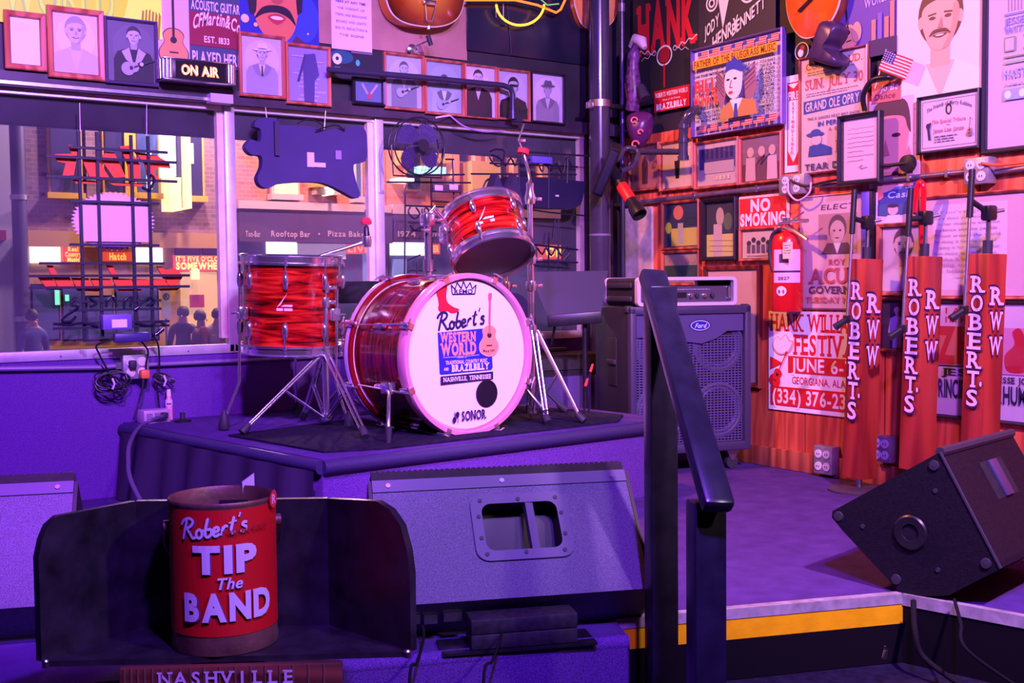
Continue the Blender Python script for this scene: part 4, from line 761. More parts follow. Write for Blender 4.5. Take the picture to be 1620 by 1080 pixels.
def drum(name, label, R, H, loc, M3, nl, badge=True, dark_bottom=True):
    """small drum, local z is the shell axis"""
    t = thing(name, label, 'drum', loc); t.matrix_world = Matrix.Translation(loc) @ M3.to_4x4()
    MB().lathe([(R, -H/2+.008), (R, H/2-.008)], 56, capped=False).build('shell', WRAP, t, smooth=60)
    rim = lambda s_: [(R+.004, s_*(H/2-.020)), (R+.016, s_*(H/2-.020)), (R+.017, s_*(H/2-.012)), (R+.010, s_*(H/2-.010)), (R+.010, s_*(H/2+.010)), (R+.016, s_*(H/2+.014)), (R+.012, s_*(H/2+.018)), (R+.004, s_*(H/2+.014)), (R+.004, s_*(H/2-.020))]
    MB().lathe(rim(1), 56, capped=False).build('top_rim', CHROME, t, smooth=50); MB().lathe(rim(-1), 56, capped=False).build('bottom_rim', CHROME, t, smooth=50)
    MB().lathe([(R+.002, H/2-.012), (R+.002, H/2+.002), (0, H/2+.003)], 56).build('top_head', HEADW, t); MB().lathe([(R+.002, -H/2+.012), (R+.002, -H/2-.002), (0, -H/2-.003)], 56).build('bottom_head', HEADD if dark_bottom else HEADW, t)
    lm = None
    for k in range(nl):
        a = 2*PI*(k+.35)/nl
        for s_ in (1, -1):
            z = s_*(H/2-.075 if H > .22 else H/4)
            if lm is None: o = lug_mesh(.062 if H > .22 else .05).build('lug', CHROME, t, smooth=50); lm = o.data
            else: o = link(bpy.data.objects.new('lug', lm), t)
            o.location = ((R+.013)*math.cos(a), (R+.013)*math.sin(a), z); o.rotation_euler = (0, 0, a)
            r_ = MB().cyl(((R+.014)*math.cos(a), (R+.014)*math.sin(a), z+s_*.02), ((R+.014)*math.cos(a), (R+.014)*math.sin(a), s_*(H/2+.006)), .0032, n=6); r_.cyl(((R+.014)*math.cos(a), (R+.014)*math.sin(a), s_*(H/2-.022)), ((R+.014)*math.cos(a), (R+.014)*math.sin(a), s_*(H/2-.008)), .0065, n=8)
            r_.build('tension_rod', CHROME, t)
    return t
def badge_on(t, R, ang, z):
    p = Print(); sil = S(226, 214, 224)
    p.poly([(-.008, -.012), (.030, -.012), (.032, -.005), (.003, -.005), (-.006, -.018+.008)], sil); p.poly([(-.022, -.014), (.012, .034), (.013, .035), (-.010, -.006)], sil); p.rect(.004, -.022, .055, .009, sil)
    p.build('badge', t, mapf=lambda u, v, l: ((R+.001+l)*math.cos(ang+u/R), (R+.001+l)*math.sin(ang+u/R), z+v), label='silver maker badge')

# ---- floor tom
FT = Vector((1.655, 3.89, 1.238)); FTR, FTH = .173, .325
ft = drum('floor_tom', 'deep red floor tom on three bent chrome legs, left of the kit', FTR, FTH, FT, Matrix.Rotation(math.radians(2.5), 3, Vector((1, .3, 0))), 8)
badge_on(ft, FTR, math.radians(-122), .01)
fti = Matrix.Translation(FT).inverted()
for k, a in enumerate((-176, -60, 62)):
    a = math.radians(a); d = Vector((math.cos(a), math.sin(a), 0)); L = ZR-FT.z
    lo = MB().tube([d*(FTR+.028)+Vector((0, 0, .06)), d*(FTR+.028)+Vector((0, 0, L+.17)), d*(FTR+.034)+Vector((0, 0, L+.15)), d*(FTR+.082)+Vector((0, 0, L+.035))], .0055, 8).build('leg', CHROME, ft, smooth=60)
    MB().lathe([(0, -.032), (.017, -.032), (.021, -.018), (.016, .004), (.009, .03), (.006, .034)], 14, M=Matrix.Translation(d*(FTR+.085)+Vector((0, 0, L+.034)))).build('rubber_foot', RUBBER, lo)
    MB().box(tuple(d*(FTR+.018)+Vector((0, 0, -.03))), (.034, .034, .045), bev=.005).build('leg_bracket', CHROME, ft)
    MB().cyl(tuple(d*(FTR+.04)+Vector((-.02, 0, -.03))), tuple(d*(FTR+.04)+Vector((.025, 0, -.03))), .004, n=8).build('wing_screw', CHROME, ft)

# ---- rack tom
RT_UP = (_u*.90 - _r*.25 + _f*.42).normalized()
RTM = frame_to(RT_UP, up=-_f).to_3x3()
RT = at(771, 372, 3.95); RTR, RTH = .132, .172
rt = drum('rack_tom', 'small red rack tom tilted towards the drummer above the bass drum', RTR, RTH, RT, RTM, 6)
_loc = RTM.inverted() @ (-_f*.98+_u*.0-_r*.05); badge_on(rt, RTR, math.atan2(_loc.y, _loc.x)+.10, .0)

# ---- bass drum
BD = Vector((2.02, 3.249, 1.065)); BDIR = Vector((.115, -.993, 0)).normalized(); BR = .254
bd = thing('bass_drum', 'red bass drum with printed white front head, centre of the kit', 'drum'); BM = frame_to(BDIR, (0, 0, 1), BD); bd.matrix_world = BM
WRAP_SHADE = WRAP.copy(); WRAP_SHADE.name = 'shaded_red_oyster_wrap'; _e = [n for n in WRAP_SHADE.node_tree.nodes if n.type == 'VALTORGB'][0].color_ramp.elements  # darker copy of the wrap; weaker light on this drum is in its colour
for _k, _c in enumerate((S(36, 2, 8), S(90, 5, 16), S(150, 18, 26))): _e[_k].color = (*_c, 1)
MB().lathe([(BR, -.325), (BR, -.020)], 72, capped=False).build('shell', WRAP_SHADE, bd, smooth=60)
def hoop(z0, z1, material, nm):
    return MB().lathe([(BR+.006, z0), (BR+.020, z0), (BR+.022, z0+.004), (BR+.022, z1-.004), (BR+.020, z1), (BR+.006, z1), (BR+.004, z1-.003), (BR+.004, z0+.003), (BR+.006, z0)], 72, capped=False).build(nm, material, bd, smooth=50)
hoop(-.030, .014, HOOPW, 'front_hoop'); hb = hoop(-.355, -.312, HOOPR, 'back_hoop')
MB().lathe([(BR+.0222, -.343), (BR+.0232, -.343), (BR+.0232, -.324), (BR+.0222, -.324)], 72, capped=False).build('hoop_inlay', INLAY, hb)
MB().lathe([(BR+.001, -.031), (BR+.013, -.031), (BR+.013, -.036), (BR+.001, -.036)], 72, capped=False).build('head_collar', CHROME, bd)
MB().lathe([(BR+.0035, -.025), (BR+.0035, -.012), (BR-.004, -.004), (0, -.003)], 72).build('front_head', HEADW, bd)
MB().lathe([(BR+.0035, -.318), (BR+.0035, -.328), (0, -.330)], 72).build('back_head', HEADW, bd)
p = Print(); NV = S(24, 18, 66); BL = S(36, 38, 150); OR = S(240, 150, 118); RD = S(206, 20, 44); WH = S(240, 226, 240)
p.line([(-.066, .205), (-.07, .236), (-.055, .222), (-.045, .244), (-.028, .224), (-.018, .248), (-.006, .224), (.010, .244), (.020, .222), (.036, .236), (.030, .205), (-.066, .205)], .0045, NV); p.text('REMO', -.018, .214, .014, NV, w=.078, st='b')
p.poly(smooth2([(-.140, .240), (-.112, .244), (-.088, .236), (-.092, .200), (-.086, .178), (-.060, .162), (-.040, .156), (-.044, .146), (-.070, .142), (-.090, .150), (-.108, .144), (-.126, .156), (-.124, .176), (-.132, .210)], 3), RD)
p.script(-.030, .122, .056, .205, NV, .15, .10)
p.poly([(-.130, .080), (.085, .088), (.100, .02), (.104, -.048), (.098, -.056), (-.118, -.060), (-.124, -.056)], BL)
p.text('WESTERN', -.045, .062, .030, OR, w=.150, st='x', slab=True); p.text('WORLD', -.043, .022, .038, OR, w=.150, st='x', slab=True)
p.line([(-.110, -.004), (-.052, -.004)], .0012, WH); p.line([(-.008, -.004), (.045, -.002)], .0012, WH); p.text('Home of', -.030, -.004, .010, WH, w=.040, st='r', shear=.2)
p.text('TRADITIONAL COUNTRY MUSIC', -.010, -.022, .012, WH, w=.180, st='b'); p.text('AND', -.098, -.043, .010, WH, w=.020, st='b'); p.text('BRAZILBILLY', .006, -.042, .021, WH, w=.160, st='x', slab=True)
p.poly([(-.122, -.066), (.104, -.062), (.104, -.088), (-.122, -.094)], NV); p.text('NASHVILLE, TENNESSEE', -.008, -.078, .014, WH, w=.205, st='b', slab=True)
guitar_art(p, .090, .100, .215, S(244, 150, 110), S(226, 96, 96), -.04, edge=S(250, 190, 170)); p.text('MARTIN', .085, .012, .008, NV, w=.05, st='b', arc=-.5)
p.text('SONOR', .016, -.205, .030, NV, w=.105, st='b', slab=True); p.ell(-.068, -.215, .008, .010, NV); p.ell(-.055, -.198, .008, .010, NV); p.line([(-.066, -.22), (-.066, -.188)], .003, NV); p.line([(-.053, -.226), (-.053, -.198)], .003, NV)
p.build('printed_logo', bd, mapf=lambda u, v, l: (u, v, -.0022+l*.5))
MB().lathe([(.047, -.0005), (.047, .0012), (.043, .0020), (.0425, -.0004), (0, -.0008)], 32, M=Matrix.Translation((.076, -.136, 0))).build('port_hole_disc', mat('port_hole_shade', (.004, .003, .012), .5), bd)  # flat dark disc; the shade inside the hole is put into its colour
for k in range(8):
    a = 2*PI*(k+.5)/8
    for zz, s_ in ((-.010, 1), (-.333, -1)):
        M = Matrix.Rotation(a, 4, 'Z') @ Matrix.Translation((BR+.024, 0, zz))
        b = MB().box((.004, 0, s_*.004), (.008, .024, .050), M, bev=.003); b.box((-.006, 0, s_*.026), (.022, .020, .006), M)
        b.cyl(M @ Vector((.010, 0, s_*.034)), M @ Vector((.010, 0, -s_*.050)), .0045, n=8); b.box((.010, 0, s_*.036), (.006, .046, .006), M, bev=.002)
        b.build('claw_hook', CHROME, bd)
    M = Matrix.Rotation(a, 4, 'Z')
    MB().lathe([(0, -.03), (.008, -.028), (.011, -.01), (.011, .01), (.008, .028), (0, .03)], 10, M=M @ Matrix.Translation((BR+.012, 0, -.17)), capped=False).build('lug', CHROME, bd)
    MB().cyl(M @ Vector((BR+.034, 0, -.045)), M @ Vector((BR+.016, 0, -.30)), .003, n=6).build('tension_rod', CHROME, bd)
# spurs
for s_ in (-1, 1):
    a = Vector((s_*(BR+.004), -.10, -.09)); b_ = Vector((s_*(BR+.085), -.262, .008))
    so = MB().tube([a+Vector((s_*.018, .0, 0)), a*.9+b_*.1+Vector((s_*.02, 0, .02)), b_+Vector((0, .04, 0)), b_], .0065, 8).build('spur', CHROME, bd, smooth=60)
    MB().cyl(b_+Vector((-s_*.003, .05, -.002)), b_+Vector((0, -.004, 0)), .013, .008, 12).build('rubber_foot', RUBBER, so)
    MB().box(tuple(a+Vector((s_*.012, 0, 0))), (.03, .04, .05), bev=.006).build('spur_bracket', CHROME, bd)
# tom holder: part of the bass drum
inv = BM.inverted(); top = Vector((-.055, BR, -.15)); w_el = at(700, 345, 3.98)
el = inv @ w_el
MB().cyl(top, top+Vector((0, .012, 0)), .035, n=16).build('tom_mount_plate', CHROME, bd)
th = MB().tube([top, Vector((top.x, el.y-.01, top.z)), ], .0125, 12).build('tom_post', CHROME, bd, smooth=60)
MB().lathe([(.0, -.02), (.018, -.02), (.018, .02), (0, .02)], 14, M=Matrix.Translation((top.x, top.y+.05, top.z)) @ Matrix.Rotation(PI/2, 4, 'X')).build('memory_clamp', CHROME, bd)
MB().box((top.x, el.y-.01, top.z), (.045, .05, .045), bev=.012).build('ball_joint', CHROME, bd)
MB().tube([Vector((top.x, el.y, top.z)), Vector((top.x+.02, el.y+.03, top.z+.01)), inv @ (RT+RTM @ Vector((0, 0, 0)) - _r*(RTR-.01)+_u*.01)], .009, 10).build('tom_arm', CHROME, bd, smooth=60)
MB().box(tuple(inv @ (RT-_r*(RTR+.012)+_u*.0)), (.035, .07, .05), bev=.01).build('tom_bracket', CHROME, bd)
for q in (-.03, .03): MB().box((top.x+q, el.y-.03+q*.6, top.z+.03), (.034, .010, .006), bev=.002).build('wing_nut', CHROME, bd)

# ---- cymbal stands without cymbals
def tripod(t, base, top_z, feet, r=.0115, hub=.26, low=.03):
    """feet: world points; stand drawn in coordinates local to base"""
    b = Vector(base)
    MB().cyl((0, 0, low), (0, 0, hub+.10), .0125, n=14).build('lower_tube', CHROME, t, smooth=60)
    MB().lathe([(.0, hub-.02), (.020, hub-.02), (.022, hub), (.020, hub+.02), (0, hub+.02)], 14).build('leg_collar', CHROME, t); MB().lathe([(.0, low), (.019, low), (.019, low+.022), (0, low+.022)], 14).build('brace_collar', CHROME, t)
    for f in feet:
        f = Vector(f)-b; d = Vector((f.x, f.y, 0)).normalized(); sd = Vector((-d.y, d.x, 0))
        h = d*.022+Vector((0, 0, hub)); e = Vector((f.x, f.y, .03)); o = MB()
        for s_ in (-1, 1): o.tube([h+sd*s_*.009, e+sd*s_*.007], .0048, 6)
        for q in (.25, .55): o.cyl(h.lerp(e, q)-sd*.009, h.lerp(e, q)+sd*.009, .003, n=6)
        lg = o.build('leg', CHROME, t, smooth=60)
        MB().tube([e+d*-.012+Vector((0, 0, .012)), e+d*.004-Vector((0, 0, .003)), e+d*.018-Vector((0, 0, .015))], [.011, .015, .014], 12).build('rubber_foot', RUBBER, lg, smooth=60)
        mid = h.lerp(e, .5); c = d*.018+Vector((0, 0, low+.012)); br = MB()
        for s_ in (-1, 1): br.tube([mid+sd*s_*.005, c+sd*s_*.005], .0035, 6)
        br.build('brace', CHROME, t)
def clampset(t, z, x=0.0, s_=1.0):
    MB().lathe([(0, z-.018*s_), (.018*s_, z-.018*s_), (.021*s_, z), (.018*s_, z+.018*s_), (0, z+.018*s_)], 14, M=Matrix.Translation((x, 0, 0))).build('height_clamp', CHROME, t)
    MB().box((x+.028, -.012, z), (.03, .008, .014), bev=.003).build('wing_nut', CHROME, t)
RED = mat('red_felt', S(214, 40, 60), 0.9)
sb = onZ(517, 676, ZR); sb.z = ZR
cs = thing('cymbal_stand', 'chrome boom cymbal stand without cymbal in front of the floor tom', 'cymbal stand', sb)
hl = lambda y: (at(517, y, (sb-EYE).dot(_f))-sb).z
tripod(cs, sb, 0, [onZ(390, 690, ZR), onZ(575, 697, ZR), onZ(487, 668, ZR)+Vector((.0, .03, 0))], hub=hl(560), low=.028)
MB().cyl((0, 0, hl(565)), (0, 0, hl(478)), .0125, n=14).build('middle_tube', CHROME, cs, smooth=60); MB().cyl((0, 0, hl(480)), (0, 0, hl(415)), .0095, n=12).build('upper_tube', CHROME, cs, smooth=60)
clampset(cs, hl(478)); clampset(cs, hl(455)); clampset(cs, hl(412), 0, .8)
dsb = (sb-EYE).dot(_f); q0, q1 = at(452, 422, dsb-.02)-sb, at(580, 382, dsb+.03)-sb
MB().tube([q0, q1], .0062, 8).build('boom_arm', CHROME, cs, smooth=60)
MB().lathe([(0, -.02), (.016, -.02), (.018, 0), (.016, .02), (0, .02)], 12, M=Matrix.Translation(q1)).build('tilter', CHROME, cs); MB().cyl(q1, q1+Vector((-.002, 0, .115)), .004, n=8).build('cymbal_rod', CHROME, cs)
MB().lathe([(.004, .062), (.018, .062), (.020, .072), (.012, .086), (.004, .088)], 14, M=Matrix.Translation(q1)).build('felt_washer', RED, cs); MB().lathe([(.003, .02), (.012, .022), (.009, .05), (.003, .06)], 12, M=Matrix.Translation(q1)).build('cymbal_sleeve', BLACK, cs)
s2 = onZ(842, 668, ZR); s2.z = ZR; d2 = (s2-EYE).dot(_f)
c2 = thing('cymbal_stand', 'tall chrome cymbal stand with red felt at the top, right of the kit', 'cymbal stand', s2)
h2 = lambda y: (at(840, y, d2)-s2).z
tripod(c2, s2, 0, [onZ(864, 674, ZR), onZ(917, 672, ZR), onZ(838, 655, ZR)], hub=h2(522), low=.035)
MB().cyl((0, 0, h2(535)), (0, 0, h2(420)), .0125, n=14).build('middle_tube', CHROME, c2, smooth=60); MB().cyl((0, 0, h2(425)), (0, 0, h2(300)), .0100, n=12).build('upper_tube', CHROME, c2, smooth=60)
for y in (530, 452, 410, 316): clampset(c2, h2(y))
MB().lathe([(0, h2(316)), (.018, h2(312)), (.013, h2(300)), (.015, h2(292)), (0, h2(285))], 12).build('tilter', CHROME, c2)
tp = [Vector((0, 0, h2(290))), at(836, 270, d2)-s2, at(828, 240, d2)-s2]
MB().tube(tp, .006, 8).build('tilter_arm', CHROME, c2, smooth=60); MB().lathe([(0, -.008), (.021, -.008), (.021, .010), (0, .010)], 14, M=Matrix.Translation(tp[-1]) @ Matrix.Rotation(.3, 4, 'Y')).build('felt_washer', RED, c2)
MB().tube([tp[-1], at(820, 222, d2)-s2, at(829, 196, d2)-s2], .0035, 6).build('cymbal_rod', CHROME, c2); MB().box(tuple(at(826, 222, d2)-s2), (.03, .005, .012), bev=.002).build('wing_nut', CHROME, c2)
# second, shorter chrome stand behind the bass drum
s3 = Vector((2.42, 3.62, ZR)); c3 = thing('snare_stand', 'short chrome stand half hidden behind the bass drum hoop', 'stand', s3)
tripod(c3, s3, 0, [s3+Vector((.2, -.08, 0)), s3+Vector((-.12, .2, 0)), s3+Vector((.15, .2, 0))], hub=.22)
MB().cyl((0, 0, .3), (0, 0, .56), .011, n=12).build('upper_tube', CHROME, c3, smooth=60); clampset(c3, .34); clampset(c3, .50)
for a in range(3): MB().tube([(0, 0, .55), (.06*math.cos(a*2.1), .06*math.sin(a*2.1), .58), (.12*math.cos(a*2.1), .12*math.sin(a*2.1), .585), (.125*math.cos(a*2.1), .125*math.sin(a*2.1), .61)], .005, 6).build('basket_arm', CHROME, c3)
# thin rod stand by the tom rim (small vertical rod with felt end)
# bass drum pedal behind the drum
pd = thing('drum_pedal', 'chrome kick pedal standing behind the bass drum', 'pedal', (1.96, 3.72, ZR+.007))
MB().box((0, .08, .012), (.09, .26, .008), Matrix.Rotation(.25, 4, 'X')).build('footboard', STEEL, pd); MB().tube([(-.05, -.02, 0), (-.05, -.02, .2), (.05, -.02, .2), (.05, -.02, 0)], .007, 8).build('pedal_frame', CHROME, pd); MB().tube([(0, -.02, .2), (0, -.06, .3)], .004, 6).build('beater_rod', CHROME, pd); MB().lathe([(0, -.02), (.02, -.02), (.02, .02), (0, .02)], 12, M=Matrix.Translation((0, -.05, .31)) @ Matrix.Rotation(PI/2, 4, 'X')).build('beater', WHITE, pd); MB().box((0, .02, .003), (.11, .3, .006)).build('base_plate', STEEL, pd)
# drummer's stool
tr = thing('drum_stool', "drummer's round black stool behind the floor tom", 'stool', (2.06, 4.10, ZR))
MB().lathe([(0, .44), (.13, .44), (.145, .46), (.145, .505), (.12, .525), (0, .527)], 28).build('seat', MATTE, tr, smooth=50); MB().cyl((0, 0, .12), (0, 0, .46), .013, n=12).build('post', CHROME, tr)
for a in range(3): MB().tube([(0, 0, .22), (.18*math.cos(a*2.09+.4), .18*math.sin(a*2.09+.4), .012)], .009, 8).build('leg', CHROME, tr)


# ================================================================== amplifiers and boards behind the kit
cab_c = Vector((3.30, 3.56, ZS)); cab_rot = math.radians(-39)
# front face runs from (3.075,3.66) to (3.493,3.379)
fa, fb = Vector((2.949, 3.512, 0)), Vector((3.480, 3.370, 0)); fdir = (fb-fa).normalized(); cab_w = (fb-fa).length
back = Vector((-fdir.y, fdir.x, 0)); cab_d = .15
cz0 = ZS+.085; cz1 = onZ(1, 1, 0).z if False else 1.205; chh = cz1-cz0
cab = thing('bass_cabinet', 'tall black speaker cabinet with mesh grille and blue oval badge', 'speaker cabinet', (fa+fb)/2+Vector((0, 0, ZS)), (0, 0, math.atan2(fdir.y, fdir.x)))
z0 = cz0-ZS
RAILM = mat('violet_black_rail', (.05, .038, .09), .5); body = MB(); body.box((0, .19, z0+chh/2), (cab_w, .34, chh), bev=.008); body.build('body', TOLEX, cab)
MB().box((0, .010, z0+chh-.016), (cab_w+.004, .040, .034), bev=.006).build('top_rail', RAILM, cab)
for s_ in (-1, 1): MB().box((s_*(cab_w/2-.012), .008, z0+chh/2), (.028, .036, chh), bev=.006).build('side_rail', RAILM, cab)
MB().box((0, .010, z0+.018), (cab_w, .036, .036), bev=.006).build('bottom_rail', RAILM, cab)
# grille with curved top and punched-mesh look made of real wires
GR = mat('dark_perforated_grille', (.11, .075, .22), .5, .1)
gz0, gz1 = z0+.04, z0+chh-.125
g = MB(); nx, nz = 30, 40; gw = cab_w-.06
for i in range(nx+1):
    x = -gw/2+gw*i/nx; g.box((x, .014, (gz0+gz1)/2), (.0042, .003, gz1-gz0))
for j in range(nz+1):
    z = gz0+(gz1-gz0)*j/nz; g.box((0, .0145, z), (gw, .003, .0042))
o = g.build('grille_mesh', GR, cab, smooth=0); o['kind'] = 'stuff'
MB().box((0, .028, (gz0+gz1)/2), (gw+.01, .004, gz1-gz0)).build('baffle', MATTE, cab)
MB().prism([(-gw/2, gz1+.0), (-.10, gz1), (-.03, gz1-.02), (.05, gz1-.03), (.12, gz1-.01), (.17, gz1+.02), (gw/2, gz1+.02), (gw/2, z0+chh-.03), (-gw/2, z0+chh-.03)], .002, .02).build('fascia', mat('dark_violet_fascia', (.085, .065, .17), .45), cab)
SPK = mat('speaker_cone', (.075, .06, .13), .45); 
for sx in (-1, 1):
    for sz in (gz0+.13, gz0+.13+.275):
        MB().lathe([(.115, 0), (.118, -.010), (.105, -.012), (.098, -.004), (.090, -.010), (.045, .028), (.044, .024), (.035, .010), (0, .004)], 36, M=Matrix.Translation((sx*.132, .022, sz)) @ Matrix.Rotation(PI/2, 4, 'X') @ Matrix.Scale(-1, 4, Vector((0, 0, 1)))).build('speaker', SPK, cab, smooth=50)
p = Print(); p.ell(0, 0, .052, .026, S(60, 50, 100)); p.ell(0, 0, .044, .0205, S(226, 226, 240)); p.ell(0, 0, .041, .018, S(24, 40, 150)); p.text('Ford', 0, -.001, .018, S(226, 226, 245), w=.05, st='b', shear=.35)
bx = .043; p2 = p.build('oval_badge', cab, y=-.004, mapf=lambda u, v, l: (u+bx, .0015-l, v+gz1+.045), label='blue oval badge with white script')
for s_ in (-1, 1):
    for y in (.05, .31):
        cst = MB(); cst.prism([(-.03, .082), (.03, .082), (.006, .035), (-.006, .035)], -.016, .016, Matrix.Translation((s_*(cab_w/2-.06), y, 0))); co = cst.build('caster_fork', STEEL, cab)
        MB().cyl((s_*(cab_w/2-.06)-.0, y-.012, .028), (s_*(cab_w/2-.06), y+.012, .028), .027, n=16).build('caster_wheel', RUBBER, co)
hs = MB().box((-cab_w/2-.002, .17, z0+chh*.62), (.008, .085, .20), bev=.003).build('side_handle_cup', MATTE, cab); MB().box((-cab_w/2-.009, .17, z0+chh*.62), (.010, .085, .02), bev=.003).build('side_handle_grip', RUBBER, hs)
for s1 in (-1, 1):
    for s2_ in (-1, 1): MB().box((s1*(cab_w/2-.008), .19+s2_*.162, z0+chh-.010), (.034, .034, .030), bev=.008).build('corner_guard', RUBBER, cab)
# amp in a white-edged rack case on top
hz = cz1+.002; hw_ = .455; ah = .118
amp = thing('rack_amplifier_case', 'white framed flight case holding a bass amplifier on the cabinet', 'amplifier', (fa+fb)/2+fdir*-.02+Vector((0, 0, hz)), (0, 0, math.atan2(fdir.y, fdir.x)))
CASE = mat('pale_case_edge', S(222, 206, 216), .4, .2)
b = MB(); pts = []
def rrect(w, h, r, n=5):
    out = []
    for cx, cy, a0 in ((w/2-r, h/2-r, 0), (-w/2+r, h/2-r, PI/2), (-w/2+r, -h/2+r, PI), (w/2-r, -h/2+r, 1.5*PI)):
        out += [(cx+r*math.cos(a0+PI/2*k/n), cy+r*math.sin(a0+PI/2*k/n)) for k in range(n+1)]
    return out
def ringprism(wo, ho, ro, wi, hi, ri, y0, y1, cz):
    o_, i_ = rrect(wo, ho, ro), rrect(wi, hi, ri); n = len(o_); vs = []
    for y in (y0, y1): vs += [(x, y, z+cz) for x, z in o_]+[(x, y, z+cz) for x, z in i_]
    fs = []
    for k in range(n):
        k2 = (k+1) % n; fs += [(k, k2, n+k2, n+k), (2*n+k, 3*n+k, 3*n+k2, 2*n+k2), (k, 2*n+k, 2*n+k2, k2), (n+k, n+k2, 3*n+k2, 3*n+k)]
    return MB().add(vs, fs)
ringprism(hw_, ah, .018, hw_-.03, ah-.028, .008, -.012, .014, ah/2).build('front_edge', CASE, amp)
ringprism(hw_-.006, ah-.004, .016, hw_-.030, ah-.030, .008, .0145, .30, ah/2).build('case_shell', MATTE, amp)
ringprism(hw_, ah, .018, hw_-.03, ah-.028, .008, .301, .325, ah/2).build('rear_edge', CASE, amp)
MB().box((0, .15, ah/2-.012), (hw_-.05, .26, ah-.055)).build('amp_body', RUBBER, amp)
MB().box((0, .012, ah/2-.012), (hw_-.045, .006, ah-.052)).build('amp_panel', mat('amp_front_panel', (.16, .14, .19), .35, .6), amp)
for i, x in enumerate((-.13, -.10, -.06, .02, .05, .085, .12)): MB().lathe([(.009, 0), (.0085, .014), (0, .015)], 14, M=Matrix.Translation((x, .009, ah/2-.018)) @ Matrix.Rotation(PI/2, 4, 'X')).build('knob', CHROME if i % 2 else RUBBER, amp)
MB().box((-.02, .0075, ah/2-.015), (.045, .004, .022)).build('display_slot', BLACK, amp); p = Print(); textlines(p, 0, .012, .26, 1, .006, S(200, 190, 210), 4); p.build('panel_lettering', amp, mapf=lambda u, v, l: (u, .0085-l, v+ah/2-.004))
for s_ in (-1, 1): MB().tube([(s_*(hw_/2-.035), .008, ah/2-.03), (s_*(hw_/2-.035), -.008, ah/2-.03), (s_*(hw_/2-.035), -.008, ah/2+.015), (s_*(hw_/2-.035), .008, ah/2+.015)], .005, 8).build('rack_handle', CHROME, amp)
for zz in (.03, .085): MB().box((-hw_/2-.002, .16, zz), (.010, .24, .022), bev=.004).build('case_rib', RUBBER, amp)
# flat dark-blue board on a stand, and a black amp below it
fd = Vector((2.78, 3.98, 0))
bdp = thing('music_stand', 'wide dark blue music stand desk left of the bass cabinet', 'music stand', (2.93, 4.02, ZS))
cA, cB = at(842, 432, 4.86), at(955, 432, 4.86); cC = at(880, 505, 4.78)
DESK = mat('dark_blue_desk', (.012, .014, .05), .65, .0)
q = [at(838, 430, 4.88), at(962, 428, 4.88), at(950, 500, 4.80), at(868, 506, 4.80)]; o_ = Vector((2.93, 4.02, ZS)); q = [v-o_ for v in q]; nrm = (q[1]-q[0]).cross(q[3]-q[0]).normalized()*.004
MB().add([v for v in q]+[v+nrm for v in q], [(0, 1, 2, 3), (7, 6, 5, 4), (0, 4, 5, 1), (1, 5, 6, 2), (2, 6, 7, 3), (3, 7, 4, 0)]).build('desk', DESK, bdp)
lp = [(at(866, 508, 4.78)-o_), (at(952, 501, 4.78)-o_)]; dl = lp[1]-lp[0]; M = frame_to(dl, loc=lp[0]+dl/2); MB().box((0, 0, 0), (.02, .05, dl.length), M, bev=.004).build('ledge', BLACK, bdp)
pl = at(925, 505, 4.82)-o_; MB().cyl(pl, (pl.x, pl.y, .03), .011, n=10).build('post', BLACK, bdp); MB().box((pl.x, pl.y, .015), (.2, .2, .03), bev=.01).build('foot', BLACK, bdp)
MB().tube([at(880, 505, 4.82)-o_, at(872, 545, 4.85)-o_], .006, 6).build('strut', BLACK, bdp)
ba = thing('guitar_amplifier', 'black guitar amplifier in shadow behind the riser', 'amplifier', (3.06, 4.20, ZS), (0, 0, math.radians(-8)))
MB().box((0, 0, .24), (.46, .22, .46), bev=.01).build('body', MATTE, ba); MB().box((0, -.112, .2), (.42, .006, .34)).build('grille', GR, ba); MB().box((0, -.112, .425), (.42, .008, .05)).build('control_panel', STEEL, ba); MB().box((0, 0, .485), (.14, .03, .02), bev=.005).build('handle', RUBBER, ba)
gc = thing('guitar_case', 'dark guitar case leaning in shadow behind the cymbal stand', 'case', (2.66, 3.98, ZR))
MB().prism(smooth2([(-.14, .0), (.14, .0), (.16, .12), (.11, .26), (.12, .36), (.05, .46), (-.05, .46), (-.12, .36), (-.11, .26), (-.16, .12)], 4), -.05, .05).build('body', mat('case_leatherette', (.02, .016, .05), .5), gc); MB().box((0, -.053, .2), (.04, .006, .03)).build('latch', CHROME, gc)
for k, (x, y, dp) in enumerate(((934, 588, 4.4), (926, 611, 4.35))):
    a = at(x, y, dp); t = thing('cable_end', ('small red tipped cable end by the cabinet corner', 'small red tipped cable end leaning near the riser')[k], 'cable', (a.x, a.y, ZS)); z = a.z-ZS
    MB().cyl((0, 0, z), (.012, 0, z+.03), .006, .004, 8).build('red_plug', mat('red_jack', S(240, 50, 30), .5), t); MB().tube([(0, 0, z), (-.006, .01, z*.5), (.0, .02, .004), (.02, .08, .004)], .004, 6).build('cable', BLACK, t)
